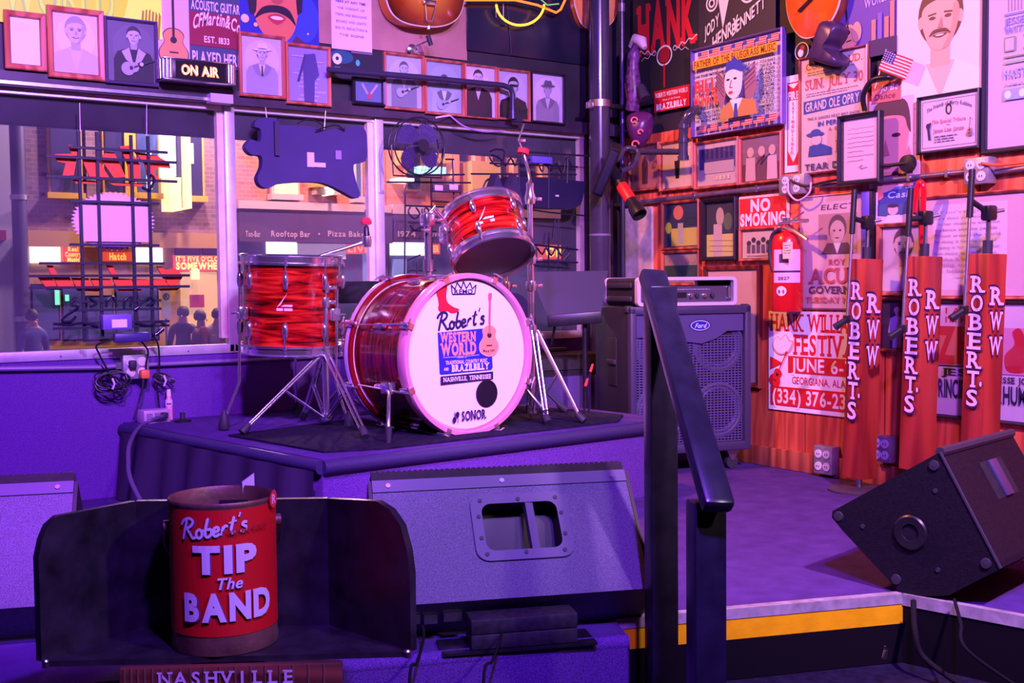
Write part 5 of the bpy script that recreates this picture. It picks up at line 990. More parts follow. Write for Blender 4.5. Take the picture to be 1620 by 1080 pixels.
# ================================================================== right-wall hardware
cd = thing('wall_conduit', 'grey electrical conduit running along the panelled wall', 'conduit', onX(1240, 292, XW))
o_ = cd.location
MB().tube([onX(960, 326, XW-.018)-o_, onX(1238, 294, XW-.018)-o_], .011, 10).build('pipe', PIPE, cd); MB().tube([onX(1290, 293, XW-.018)-o_, onX(1330, 292, XW-.018)-o_, onX(1540, 270, XW-.018)-o_], .009, 10).build('pipe', PIPE, cd); MB().tube([onX(1575, 272, XW-.018)-o_, onX(1680, 258, XW-.018)-o_], .010, 10).build('pipe', PIPE, cd)
for x in (1100, 1200, 1440, 1500): q = onX(x, 326-(x-960)*.115 if x < 1240 else 292-(x-1330)*.105, XW-.018)-o_; MB().box(tuple(q), (.026, .012, .028)).build('strap', STEEL, cd)
def junction(label, px, plugs=0):
    c, w, h = RW.rect(*px, 0.0); t = thing('outlet_box', label, 'outlet', c, (0, 0, -PI/2))
    MB().box((0, -.025, 0), (w, .05, h), bev=.004).build('box', GREYBOX, t)
    W_ = mat('white_outlet_face', (.72, .68, .72), .4)
    for i in (-1, 1):
        for j in (-1, 1):
            o = MB().lathe([(.0, 0), (.017, 0), (.017, .004), (0, .005)], 16, M=Matrix.Translation((i*w*.22, -.0495, j*h*.22)) @ Matrix.Rotation(PI/2, 4, 'X')).build('socket', W_, t)
            for q in (-.005, .005): MB().box((i*w*.22+q, -.0548, j*h*.22), (.002, .002, .007)).build('slot', BLACK, o)
    return t
junction('grey outlet box with a loop of cord under the extinguisher sign', (1245, 1285, 277, 308)); junction('grey outlet box on the conduit at the far right of the wall', (1538, 1577, 250, 292))
junction('grey double outlet low on the wall left of the first wooden post', (1300, 1329, 704, 748)); junction('grey double outlet low between the first two wooden posts', (1394, 1421, 688, 729))
j1 = onX(1262, 290, XW-.055)
tube('looped_cord', mat('pink_lit_cord', S(236, 190, 210), .5), bez([j1+Vector((0, .05, .01)), onX(1248, 305, XW-.06), onX(1262, 317, XW-.06), onX(1280, 305, XW-.06), onX(1283, 288, XW-.06)], 8), .004, label='pale loop of cord hanging from the outlet box', cat='cord')
tube('extension_cord', BLACK, bez([onX(1250, 285, XW-.06), onX(1275, 294, XW-.05), onX(1300, 289, XW-.04), onX(1332, 283, XW-.04)], 8), .005, label='black power cord plugged into the box by the extinguisher sign', cat='cord')
tube('extension_cord', mat('orange_cord', S(240, 100, 50), .5), bez([onX(1552, 258, XW-.06), onX(1575, 261, XW-.05), onX(1620, 257, XW-.03), onX(1680, 252, XW-.03)], 8), .005, label='orange extension cord leaving the far right outlet box', cat='cord')
# ---- fire extinguisher
fe = thing('fire_extinguisher', 'red fire extinguisher hanging on the panelled wall', 'fire extinguisher', onX(1245, 494, XW-.065)); s_ = onX(1245, 494, XW-.065)
zz = lambda y: (onX(1245, y, XW-.065)-s_).z; R_ = .5*(onX(1218, 440, XW-.065)-onX(1271, 440, XW-.065)).length*.72
REDX = mat('extinguisher_red', S(206, 22, 26), .3, coat=.5)
MB().lathe([(0, 0), (R_*.92, .004), (R_, .02), (R_, zz(385)), (R_*.9, zz(372)), (R_*.45, zz(362)), (R_*.4, zz(356)), (0, zz(356))], 28).build('cylinder', REDX, fe, smooth=50)
MB().lathe([(0, zz(356)), (.020, zz(356)), (.020, zz(345)), (0, zz(345))], 14).build('valve', CHROME, fe)
lv = [onX(x, y, XW-.09)-s_ for x, y in ((1232, 355), (1250, 350), (1278, 349))]; MB().tube(lv, .008, 8).build('carry_handle', CHROME, fe); MB().tube([onX(x, y, XW-.09)-s_ for x, y in ((1240, 360), (1258, 366), (1277, 379))], [.009, .010, .008], 8).build('squeeze_lever', CHROME, fe); MB().tube([onX(x, y, XW-.09)-s_ for x, y in ((1248, 352), (1262, 342), (1272, 335))], .003, 6).build('pin', CHROME, fe)
MB().tube(bez([onX(x, y, XW-.12)-s_ for x, y in ((1235, 362), (1222, 372), (1218, 400), (1222, 425), (1226, 430))], 6), .008, 8).build('hose', RUBBER, fe, smooth=60)
p = Print(); p.strip(-.9, .9, zz(447), zz(395), S(232, 190, 216), 12); p.strip(-.5, .1, zz(416), zz(402), S(90, 60, 90), 8); p.strip(-.9, .9, zz(431), zz(428), S(60, 40, 80), 12); p.ell(-.35, zz(460), .32, .020, S(250, 230, 240), n=16); p.ell(-.48, zz(461), .07, .009, S(60, 70, 170), n=8); p.ell(-.22, zz(461), .07, .009, S(220, 60, 70), n=8); p.text('2027', -.2, zz(440), .012, S(60, 40, 90), w=.7, st='b')
VA = math.atan2(-s_.y, -s_.x)
p.build('label', fe, mapf=lambda u, v, l: ((R_+.0006+l)*math.cos(VA+u), (R_+.0006+l)*math.sin(VA+u), v), maxe=.15)
tg = onX(1246, 396, XW-.14)-s_; p = Print(); p.rect(0, 0, .05, .066, S(232, 222, 190)); textlines(p, 0, .02, .036, 4, .010, S(140, 130, 120), 3); p.build('inspection_tag', fe, mapf=lambda u, v, l: (tg.x-l, tg.y-u, tg.z+v)); MB().box((tg.x+.001, tg.y, tg.z), (.001, .05, .066)).build('tag_card', WHITE, fe)
# ---- American flag on a stick
fl = thing('small_flag', 'small American flag on a thin stick tucked behind the pictures', 'flag', onX(1385, 160, XW-.05)); s_ = Vector(fl.location)
a, b = onX(1384, 140, XW-.05)-s_, onX(1402, 78, XW-.05)-s_; MB().tube([a, b], .0025, 6).build('stick', CREAM, fl)
ux = (onX(1445, 95, XW-.05)-onX(1402, 79, XW-.05)); vx = (onX(1390, 110, XW-.05)-onX(1402, 79, XW-.05)); L_, H_ = ux.length, vx.length; e1, e2 = ux.normalized(), vx.normalized()
p = Print(); 
for i in range(13): p.strip(0, L_, -H_*(i+1)/13, -H_*i/13, S(206, 24, 60) if i % 2 == 0 else S(250, 226, 240), 10)
p.strip(0, L_*.42, -H_*7/13, 0, S(44, 44, 130), 5)
for r in range(5):
    for c_ in range(5): p.ell(L_*.42*(c_+.5)/5, -H_*7/13*(r+.5)/5, L_*.018, L_*.018, S(240, 230, 250), n=5)
p.build('cloth', fl, mapf=lambda u, v, l: tuple((onX(1402, 79, XW-.05)-s_)+e1*u+e2*(-v)+Vector((-.004*math.sin(u/L_*6)-l*.6, 0, 0))))
# ---- black letter frame on an arm, face cut-out poster behind, round magnet light
def art_letter(p, w, h):
    p.rect(0, 0, w, h, S(248, 206, 230)); rnd = random.Random(4)
    for i in range(8):
        x = -.38*w; y = .34*h-i*.075*h; pts = []
        while x < (.38 if i not in (5, 7) else .1)*w: pts.append((x, y+(rnd.random()-.5)*.022*h)); x += .022*w
        p.line(pts, .006*h, S(150, 90, 150))
    p.line([(-.05*w, -.3*h), (.05*w, -.27*h), (0, -.33*h), (.2*w, -.31*h)], .008*h, S(120, 70, 130))
framed('framed_letter', 'black framed handwritten letter hung in front of the concert poster', 'picture', RW, (1331, 1398, 180, 291), art_letter, 0.018, FRAMEK, dep=.03, off=.05)
def art_face(p, w, h):
    p.rect(0, 0, w, h, S(222, 170, 190)); p.poly(smooth2([(-.4*w, -.5*h), (-.42*w, .1*h), (-.3*w, .38*h), (.05*w, .48*h), (.34*w, .36*h), (.40*w, .1*h), (.30*w, -.2*h), (.12*w, -.5*h)], 4), S(206, 120, 146)); p.poly(smooth2([(-.45*w, .2*h), (-.36*w, .44*h), (.05*w, .5*h), (.36*w, .42*h), (.44*w, .1*h), (.36*w, .16*h), (.26*w, .28*h), (-.2*w, .30*h)], 4), S(82, 46, 70))
    p.ell(-.26*w, .06*h, .09*w, .02*h, S(60, 30, 50)); p.ell(.12*w, .08*h, .1*w, .022*h, S(60, 30, 50)); p.poly([(-.12*w, .05*h), (-.02*w, -.14*h), (-.18*w, -.15*h)], S(160, 80, 106)); p.ell(-.1*w, -.26*h, .14*w, .03*h, S(150, 40, 70)); p.poly([(.3*w, -.5*h), (.28*w, -.2*h), (.4*w, -.05*h), (.48*w, -.2*h), (.5*w, -.5*h)], S(196, 110, 140))
poster('face_poster', 'purple tinted close-up portrait poster behind the black letter frame', 'poster', RW, (1376, 1446, 155, 296), art_face, off=.003)
def art_sm(p, w, h): p.rect(0, 0, w, h, S(206, 96, 110)); p.text('Jo Be', .1*w, .18*h, .3*h, S(244, 206, 220), w=.6*w, st='b', shear=.2); p.text('Dance', -.05*w, -.22*h, .26*h, S(120, 40, 80), w=.7*w, st='b', shear=.2)
poster('small_card', 'small red postcard with scrawled lettering below the flag', 'card', RW, (1380, 1426, 128, 161), art_sm, off=.006)
poster('paper_sheet', 'plain pink paper sheet left of the certificate', 'paper', RW, (1428, 1456, 162, 292), lambda p, w, h: (p.rect(0, 0, w, h, S(236, 160, 186)), textlines(p, .0, .44*h, .7*w, 3, .03*h, S(160, 110, 140), 2), textlines(p, .0, .1*h, .6*w, 6, .05*h, S(220, 140, 170), 8)), off=.0015)
lg = thing('gooseneck_clamp', 'black curved gooseneck arm with round magnet beside the letter frame', 'lamp', onX(1441, 259, XW-.03)); s_ = Vector(lg.location)
MB().lathe([(0, 0), (.026, 0), (.034, .012), (.030, .03), (0, .034)], 24, M=frame_to((-1, 0, 0))).build('magnet_disc', BLACK, lg); MB().tube([(-.03, 0, 0), onX(1405, 262, XW-.06)-s_, onX(1392, 262, XW-.055)-s_], .007, 8).build('arm', BLACK, lg); MB().tube(bez([onX(1368, 175, XW-.03)-s_, onX(1366, 150, XW-.05)-s_, onX(1380, 127, XW-.06)-s_, onX(1402, 122, XW-.05)-s_, onX(1412, 124, XW-.03)-s_], 8), .010, 10).build('gooseneck', BLACK, lg, smooth=60)
p = None
# ---- round sticker, boot, guitar, Hank-side oddments
def disc_thing(name, label, cat, px, r, cols, off=.003):
    t = thing(name, label, cat, onX(*px, XW-off), (0, 0, -PI/2)); MB().cyl((0, 0, 0), (0, -.003, 0), r, n=28).build('disc', WHITE, t); p = Print(); p.ell(0, 0, r*.9, r*.9, cols[0]); p.ell(-r*.1, -r*.2, r*.4, r*.45, cols[1]); p.ell(r*.15, r*.35, r*.3, r*.28, cols[2]); p.build('print', t, y=-.0035)
disc_thing('round_sticker', 'round white-rimmed black sticker with a red-lipped figure', 'sticker', (1269, 81), .036, (S(20, 12, 20), S(236, 220, 230), S(190, 30, 50)))
LEA = mat('dark_boot_leather', S(64, 44, 78), .35, var=.3, vscale=20)
bt = thing('cowboy_boot', 'dark leather cowboy boot fixed to the wall, toe pointing down right', 'boot', onX(1308, 70, XW-.06), (0, 0, -PI/2)); s_ = Vector(bt.location)
def RWl(x, y, off=.06): q = onX(x, y, XW-off)-s_; return (-q.y, q.z)   # local x, z on the panelled wall
poly = smooth2([RWl(1312, 33), RWl(1334, 40), RWl(1328, 58), RWl(1316, 74), RWl(1322, 84), RWl(1335, 95), RWl(1332, 106), RWl(1318, 105), RWl(1302, 100), RWl(1290, 97), RWl(1289, 88), RWl(1296, 70), RWl(1302, 50)], 4)
bo = MB(); n_ = len(poly); cx_ = sum(a for a, b in poly)/n_; cz_ = sum(b for a, b in poly)/n_
rings = [(.72, -.055), (.92, -.045), (1.0, -.02), (1.0, .015), (.9, .04), (.72, .05)]; vs = []; fs = []
for sc_, y in rings: vs += [(cx_+(a-cx_)*sc_, y, cz_+(b-cz_)*sc_) for a, b in poly]
for i in range(len(rings)-1): fs += [(i*n_+k, i*n_+(k+1) % n_, (i+1)*n_+(k+1) % n_, (i+1)*n_+k) for k in range(n_)]
fs += [tuple(range(n_))[::-1], tuple((len(rings)-1)*n_+k for k in range(n_))]
bo.add(vs, fs).build('upper', LEA, bt, smooth=60)
so_ = [RWl(1290, 98), RWl(1303, 103), RWl(1318, 108), RWl(1334, 108)]; MB().tube([(a, 0, b) for a, b in so_], .010, 8).build('sole', BLACK, bt); MB().box((RWl(1291, 95)[0], 0, RWl(1291, 95)[1]-.01), (.035, .05, .03), bev=.006).build('heel', BLACK, bt)
def guitar_body(name, label, wall, pts, off, dep, face, side, extra=None):
    """a real guitar body hung on the wall: outline in photo pixels, extruded"""
    c = wall.pt(sum(p[0] for p in pts)/len(pts), sum(p[1] for p in pts)/len(pts), off); t = thing(name, label, 'guitar', c, wall.rot)
    loc = []
    for x, y in pts: q = wall.pt(x, y, off)-c; loc.append((q.x if wall.side == 'L' else -q.y, q.z))
    o = smooth2(loc, 6); n = len(o); cx = sum(a for a, b in o)/n; cz = sum(b for a, b in o)/n; vs = []; fs = []
    R2 = [(1, dep), (1, .010), (.985, 0), (.6, -.012), (.2, -.016)]
    for s_, y in R2: vs += [(cx+(a-cx)*s_, y, cz+(b-cz)*s_) for a, b in o]
    top = MB(); 
    for i in range(1, len(R2)-1): fs += [(i*n+k, i*n+(k+1) % n, (i+1)*n+(k+1) % n, (i+1)*n+k) for k in range(n)]
    fs.append(tuple((len(R2)-1)*n+k for k in range(n))); top.add(vs, fs).build('top', face, t, smooth=50)
    MB().add(vs[:2*n], [(k, (k+1) % n, n+(k+1) % n, n+k) for k in range(n)]+[tuple(range(n))]).build('sides', side, t, smooth=50)
    MB().tube([(a, .006, b) for a, b in o], .004, 6, closed=True).build('binding', CREAM, t)
    return t, (cx, cz), o
def burst(name, c0, c1, c2, scale):
    M = bpy.data.materials.new(name); M.use_nodes = True; nt = M.node_tree; b = nt.nodes['Principled BSDF']; tc = nt.nodes.new('ShaderNodeTexCoord'); g = nt.nodes.new('ShaderNodeTexGradient'); g.gradient_type = 'SPHERICAL'; mp = nt.nodes.new('ShaderNodeMapping'); mp.inputs['Scale'].default_value = scale
    nt.links.new(tc.outputs['Object'], mp.inputs[0]); nt.links.new(mp.outputs[0], g.inputs[0]); r = nt.nodes.new('ShaderNodeValToRGB'); e = r.color_ramp.elements; e[0].position = .0; e[0].color = (*c2, 1); e[1].position = .75; e[1].color = (*c0, 1); q = e.new(.3); q.color = (*c1, 1)
    nt.links.new(g.outputs['Color'], r.inputs[0]); nt.links.new(r.outputs[0], b.inputs['Base Color']); b.inputs['Roughness'].default_value = .15; b.inputs['Coat Weight'].default_value = .6; b.inputs['Coat Roughness'].default_value = .03; return M
sbm = burst('sunburst_top', S(236, 160, 40), S(150, 60, 20), S(30, 12, 16), (4.4, 4.4, 4.4)); MAHO = mat('orange_guitar_side', S(226, 120, 30), .2, coat=.5)
gt, (gx, gz), go = guitar_body('sunburst_guitar', 'sunburst archtop guitar body hanging above the window portraits', LW, [(612, -20), (614, 5), (626, 26), (650, 38), (690, 42), (718, 34), (732, 14), (735, -20), (722, -60), (725, -110), (675, -135), (625, -110), (628, -60)], .09, .07, sbm, MAHO)
q = LW.pt(683, 42, .11)-Vector(gt.location); tpx = [(LW.pt(x, y, .12)-Vector(gt.location)) for x, y in ((673, 8), (675, 32), (683, 34), (690, 8))]; MB().tube(tpx, .003, 6).build('tailpiece', CHROME, gt); MB().box(tuple(LW.pt(680, 4, .12)-Vector(gt.location)), (.06, .012, .02), bev=.003).build('bridge', CHROME, gt); MB().cyl(LW.pt(678, 42, .11)-Vector(gt.location), LW.pt(678, 46, .11)-Vector(gt.location), .008, n=10).build('strap_button', CHROME, gt)
obm = burst('orange_burst_top', S(226, 96, 20), S(206, 70, 14), S(60, 20, 20), (3.2, 3.2, 3.2))
g2, _, _ = guitar_body('orange_guitar', 'orange acoustic guitar body on the black wall above the boot', RW, [(1243, -10), (1246, 25), (1258, 50), (1274, 60), (1296, 52), (1314, 32), (1326, 5), (1330, -30), (1318, -70), (1300, -100), (1262, -95), (1246, -60)], .06, .055, obm, FRAMED)
q = [onX(x, y, XW-.08)-Vector(g2.location) for x, y in ((1264, 18), (1284, -2))]; q = [Vector((-a.y, a.x, a.z)) for a in q]; MB().tube(q, .008, 6).build('bridge', BLACK, g2)
gd, _, _ = guitar_body('round_banjo_head', 'orange and cream guitar body behind the black pole', LW, [(912, -10), (914, 20), (926, 42), (948, 46), (968, 36), (978, 12), (977, -15), (945, -45)], .05, .04, burst('amber_top', S(240, 170, 110), S(226, 140, 70), S(206, 110, 50), (5, 5, 5)), MAHO)
# guitar tuner gadget on the wall
tg = thing('guitar_hanger', 'chrome guitar hanger with a black padded yoke below the sunburst guitar', 'hanger', LW.pt(651, 78, .036)); s_ = Vector(tg.location)
MB().lathe([(0, 0), (.022, 0), (.022, .008), (.010, .014), (0, .014)], 18, M=frame_to((0, -1, 0))).build('flange', CHROME, tg); MB().tube([Vector((0, -.01, 0)), LW.pt(660, 72, .09)-s_, LW.pt(676, 65, .12)-s_], .004, 8).build('arm', CHROME, tg); MB().cyl(LW.pt(677, 56, .12)-s_, LW.pt(682, 72, .12)-s_, .010, n=10).build('pad', RUBBER, tg); MB().lathe([(.006, -.004), (.012, -.004), (.012, .004), (.006, .004)], 12, M=Matrix.Translation(LW.pt(657, 80, .06)-s_) @ frame_to((0, -1, 0)), capped=False).build('ring', CHROME, tg)
# ---- pole, thin conduit, clamps
pc = Vector((3.36, 4.22, 0)); pa, pb = onY(936, 300, 4.20), onY(966, 300, 4.20)
po = thing('support_pole', 'thick black steel pole in the corner of the room', 'pole', (onY(949, 300, 4.20).x, 4.20, ZS))
rp = (pb-pa).length*.5*.86
dpole = onY(944, 0, 4.2)-onY(953, 440, 4.2); dpole = dpole/dpole.z
PM = mat('glossy_black_pole', (.045, .04, .075), .22, .0, var=.2, vscale=8, coat=.5)
MB().cyl((0, 0, 0), (0, 0, ZC-ZS-.001), rp, n=32).build('shaft', PM, po, smooth=60); zc = onY(950, 165, 4.2).z-ZS
MB().lathe([(rp+.001, zc-.018), (rp+.006, zc-.016), (rp+.006, zc+.016), (rp+.001, zc+.018)], 32, capped=False).build('clamp_band', STEEL, po); MB().box((-rp-.015, -.01, zc-.012), (.035, .02, .03), bev=.003).build('clamp_lug', STEEL, po); MB().box((rp+.06, .02, zc), (.13, .03, .022), bev=.003).build('clamp_arm', BLACK, po); zb = onY(950, 372, 4.2).z-ZS; MB().lathe([(rp+.0005, zb-.006), (rp+.0025, zb-.004), (rp+.0025, zb+.004), (rp+.0005, zb+.006)], 32, capped=False).build('tape_ring', mat('worn_tape', S(120, 105, 140), .6), po)
tp_ = thing('thin_pipe', 'thin vertical pipe beside the black corner pole', 'pipe', (onX(985, 300, 3.52).x, onX(985, 300, 3.52).y, ZS)); MB().cyl((0, 0, 0), (0, 0, ZC-ZS-.001), .0125, n=14).build('tube', mat('grey_violet_pipe', (.07, .06, .10), .3, .5), tp_, smooth=60); zq = onX(985, 12, 3.52).z-ZS; MB().cyl((0, 0, zq-.02), (0, 0, zq+.02), .017, n=12).build('coupling', PIPE, tp_)
# overhead pipe along the header with a drop
hp = thing('wall_pipe', 'dark pipe crossing in front of the framed portraits', 'pipe', LW.pt(521, 108, .10)); s_ = Vector(hp.location)
DP = mat('dark_blue_pipe', (.05, .05, .10), .35, .4)
MB().tube(bez([LW.pt(518, 110, .10)-s_, LW.pt(660, 122, .10)-s_, LW.pt(796, 135, .10)-s_], 4)+[LW.pt(808, 140, .10)-s_, LW.pt(811, 150, .10)-s_, LW.pt(811, 185, .10)-s_], .0125, 12).build('tube', DP, hp, smooth=60); MB().lathe([(0, -.018), (.018, -.018), (.018, .018), (0, .018)], 12, M=Matrix.Translation(LW.pt(811, 182, .10)-s_)).build('coupling', DP, hp); MB().tube([LW.pt(811, 190, .10)-s_, LW.pt(826, 191, .10)-s_], .008, 8).build('stub', DP, hp); MB().box(tuple(LW.pt(660, 122, .07)-s_), (.02, .06, .02)).build('bracket', STEEL, hp); MB().box(tuple(LW.pt(530, 111, .07)-s_), (.02, .06, .02)).build('bracket', STEEL, hp)
# elbow pipe and stage-lamp cluster near the corner
ep = thing('elbow_pipe', 'fat black elbow pipe with drop below the red bar sticker', 'pipe', onX(1082, 230, XW-.12)); s_ = Vector(ep.location)
MB().tube([onX(1106, 172, XW-.02)-s_, onX(1098, 175, XW-.09)-s_, onX(1088, 182, XW-.12)-s_, onX(1082, 196, XW-.12)-s_, onX(1081, 215, XW-.12)-s_, onX(1081, 250, XW-.12)-s_], .021, 14).build('tube', PM, ep, smooth=60)
for y in (200, 222, 250): MB().lathe([(.0, -.010), (.025, -.010), (.025, .010), (0, .010)], 16, M=Matrix.Translation(onX(1081, y, XW-.12)-s_)).build('coupling', PM, ep)
MB().tube([onX(1081, 240, XW-.12)-s_, onX(1000, 240, XW-.16)-s_], .014, 10).build('cross_bar', PM, ep, smooth=60)
sl = thing('led_stage_bar', 'black led stage light bar clamped in front of the corner pole', 'stage light', onX(960, 268, 3.25)); s_ = Vector(sl.location)
a, b = onX(976, 230, 3.25)-s_, onX(945, 306, 3.25)-s_; d = b-a; Mx = frame_to(d, up=_f, loc=a+d/2); MB().box((0, 0, 0), (.052, .075, d.length), Mx, bev=.008).build('housing', BLACK, sl)
for z in (-.3, .35): MB().box((.0, -.04, z*d.length), (.012, .004, .04), Mx).build('fixing_strip', STEEL, sl)
MB().box((0, -.041, 0), (.034, .006, d.length*.86), Mx, bev=.002).build('lens_strip', mat('dark_lens', (.03, .03, .07), .15), sl)
MB().tube(bez([onX(975, 255, 3.3)-s_, onX(990, 235, 3.36)-s_, onX(1010, 240, 3.4)-s_, onX(1000, 262, 3.36)-s_, onX(982, 270, 3.3)-s_], 6), .012, 8).build('yoke', PM, sl, smooth=60)
pn = thing('par_can', 'slim black spotlight with a red band pointing down by the corner', 'stage light', onX(998, 312, 3.3)); s_ = Vector(pn.location)
pa = [onX(964, 262, 3.3)-s_, onX(1012, 340, 3.3)-s_]; d = pa[1]-pa[0]; Mx = frame_to(d, loc=pa[0])
MB().lathe([(0, 0), (.024, 0), (.026, d.length*.5), (.026, d.length*.8), (.034, d.length*.86), (.036, d.length), (.030, d.length), (.028, d.length-.02), (0, d.length-.02)], 20, M=Mx).build('barrel', BLACK, pn, smooth=45); MB().lathe([(.0265, d.length*.42), (.0275, d.length*.43), (.0275, d.length*.70), (.0265, d.length*.71)], 20, M=Mx, capped=False).build('red_band', mat('red_band', S(236, 34, 40), .4), pn)
MB().tube([pa[0]+d*.2, onX(985, 262, 3.5)-s_], .008, 8).build('arm', BLACK, pn)
# ornate hanging boot ornament
ob = thing('hanging_boot', 'dark ornate cowboy boot hanging upside down by the thin pipe', 'boot', onX(1006, 130, 3.5)); s_ = Vector(ob.location); V_ = lambda x, y, X=3.5: onX(x, y, X)-s_
ORN = mat('tooled_purple_leather', S(96, 50, 110), .4, var=.8, vscale=50)
MB().tube(bez([V_(1014, 62), V_(1003, 85), V_(1001, 120), V_(1003, 150), V_(1000, 175)], 5), [.022]*5+[.030]*5+[.036]*5+[.034]*6, 14).build('shaft', ORN, ob, smooth=60); MB().tube([V_(998, 74), V_(1006, 62), V_(1015, 66), V_(1020, 76)], [.014, .026, .028, .012], 12).build('toe', mat('pale_toe_cap', S(206, 190, 206), .3), ob, smooth=60)
MB().tube([V_(990, 132), V_(997, 176)], .008, 8).build('pull_strap', mat('pink_strap', S(226, 120, 150), .5), ob)
mk = thing('carved_mask', 'purple carved wooden mask with curled ornaments under the hanging boot', 'mask', onX(1011, 205, 3.5)); s_ = Vector(mk.location)
pl_ = smooth2([(-.055, .07), (0, .085), (.055, .07), (.065, .02), (.045, -.04), (.0, -.085), (-.04, -.05), (-.06, .02)], 5); n_ = len(pl_); vs = []; fs = []
for sc_, y in ((1, .02), (1, 0), (.8, -.03), (.4, -.05)): vs += [(a*sc_, y, b*sc_) for a, b in pl_]
for i in range(3): fs += [(i*n_+k, i*n_+(k+1) % n_, (i+1)*n_+(k+1) % n_, (i+1)*n_+k) for k in range(n_)]
fs += [tuple(range(n_))[::-1], tuple(3*n_+k for k in range(n_))]
MZ = Matrix.Rotation(-PI/2+.6, 4, 'Z'); MB().add(vs, fs, MZ).build('face', mat('purple_lacquer', S(88, 36, 96), .3), mk, smooth=50)
CUR = mat('coral_ornament', S(236, 120, 130), .4)
for (cx, cz, r) in ((-.01, .035, .018), (.02, -.02, .014), (-.005, -.075, .02)): MB().tube([MZ @ Vector((cx+r*math.cos(t)*(1-t/9), -.056, cz+r*math.sin(t)*(1-t/9))) for t in [k*.45 for k in range(13)]], .004, 6).build('curl', CUR, mk)
MB().tube([V_(1018, 212)+Vector(ob.location)-s_, V_(1026, 232)+Vector(ob.location)-s_], [.02, .026], 10).build('collar', PM, mk)

# ---- orange neon guitar outline above the window
NEON = emitmat('orange_neon_tube', (1.0, .14, .015), 2.6); NEONY = emitmat('yellow_neon_tube', (1.0, .42, .03), 2.6)
ng = thing('neon_sign', 'glowing orange neon outline with a yellow arc, upper centre', 'neon sign', LW.pt(815, 10, .06)); s_ = Vector(ng.location)
MB().tube([LW.pt(736, 0, .07)-s_, LW.pt(815, 0, .07)-s_, LW.pt(850, 8, .07)-s_, LW.pt(880, 20, .07)-s_, LW.pt(887, 15, .07)-s_, LW.pt(894, 0, .07)-s_, LW.pt(900, -25, .07)-s_], .0055, 8).build('neon_tube', NEON, ng, smooth=60)
MB().tube([LW.pt(823+38*math.cos(t), 5+35*math.sin(t), .07)-s_ for t in [PI*(.02+.96*k/18) for k in range(19)]], .0055, 8).build('neon_tube', NEONY, ng, smooth=60)
MB().tube([LW.pt(845, -10, .075)-s_, LW.pt(866, 8, .075)-s_, LW.pt(884, 6, .075)-s_], .003, 6).build('neon_tube', emitmat('green_neon_tube', (.25, .8, .3), .6), ng)
for x, y in ((745, 2), (800, 40), (875, 18), (845, 38)): MB().cyl(LW.pt(x, y, .01)-s_, LW.pt(x, y, .07)-s_, .003, n=6).build('standoff', CHROME, ng)
# ---- ON AIR light box
oa = thing('on_air_light', 'lit ON AIR box with ribbed chrome ends under the guitar sign', 'light box', LW.pt(315, 112, .036)); c, w, h = LW.rect(256, 375, 95, 130, .126); c.y = YW-.036; oa.location = c
MB().box((0, -.045, 0), (w*.72, .09, h*.92), bev=.004).build('housing', BLACK, oa)
for s1 in (-1, 1):
    e = MB(); cxe = s1*w*.36; segs = 9
    for k in range(segs):
        a = PI*(k+.5)/segs-PI/2; e.cyl((cxe+s1*w*.135*math.cos(a), -.045+.045*math.sin(a), -h*.42), (cxe+s1*w*.135*math.cos(a), -.045+.045*math.sin(a), h*.42), .0075, n=8)
    o = e.build('ribbed_end', CHROME, oa, smooth=60); o['kind'] = 'stuff'
    MB().lathe([(.0, -h*.41), (w*.13, -h*.41), (w*.13, h*.41), (0, h*.41)], 20, M=Matrix.Translation((cxe, -.045, 0)) @ Matrix.Scale(.33, 4, Vector((0, 1, 0)))).build('end_core', CHROME, oa)
for s1 in (-1, 1): MB().box((0, -.045, s1*h*.47), (w*.95, .10, h*.06), bev=.003).build('trim_band', CHROME, oa)
MB().box((0, -.0905, 0), (w*.64, .003, h*.78)).build('dark_face', mat('dark_face', (.012, .008, .01), .3), oa)
p = Print(); p.text('ON AIR', 0, 0, h*.42, (1.0, .25, .04), w=w*.50, st='x'); p.text('ON AIR', 0, 0, h*.40, (1.0, .66, .34), w=w*.48, st='r'); p.build('lit_letters', oa, mapf=lambda u, v, l: (u, -.0925-l, v), material=LITPRINT)
# ================================================================== things hanging in the window
def Wp(x, y, off, s_): return LW.pt(x, y, off)-s_
NB = mat('neon_frame_black', (.012, .011, .03), .45)
BLT = mat('black_glass_tube', (.02, .018, .04), .2)
ns = thing('neon_grid_sign', 'back of a beer neon sign on a black grid with red letters', 'neon sign', LW.pt(182, 350, .10)); s_ = Vector(ns.location)
for i, (x, y0, y1) in enumerate(((129, 208, 541), (157.5, 209, 533), (211, 214, 524), (238, 216, 536))): MB().box(tuple((Wp(x, y0, .10, s_)+Wp(x, y1, .10, s_))/2), (.0105, .012, (Wp(x, y0, .10, s_)-Wp(x, y1, .10, s_)).length)).build('upright_bar', NB, ns)
for (y, x0, x1) in ((237, 110, 265), (252, 73, 279), (283, 73, 280), (320, 110, 252), (387.5, 110, 252), (416.5, 62, 260), (436, 46, 300), (454, 46, 300), (476, 110, 255), (489.5, 110, 255), (510, 84, 268), (517, 84, 268)):
    a, b = Wp(x0, y, .106, s_), Wp(x1, y, .106, s_); c = (a+b)/2; MB().box((c.x, c.y, c.z), ((b-a).length, .009, .0095)).build('cross_bar', NB, ns)
REDL = mat('red_letter_plate', S(250, 78, 30), .5)
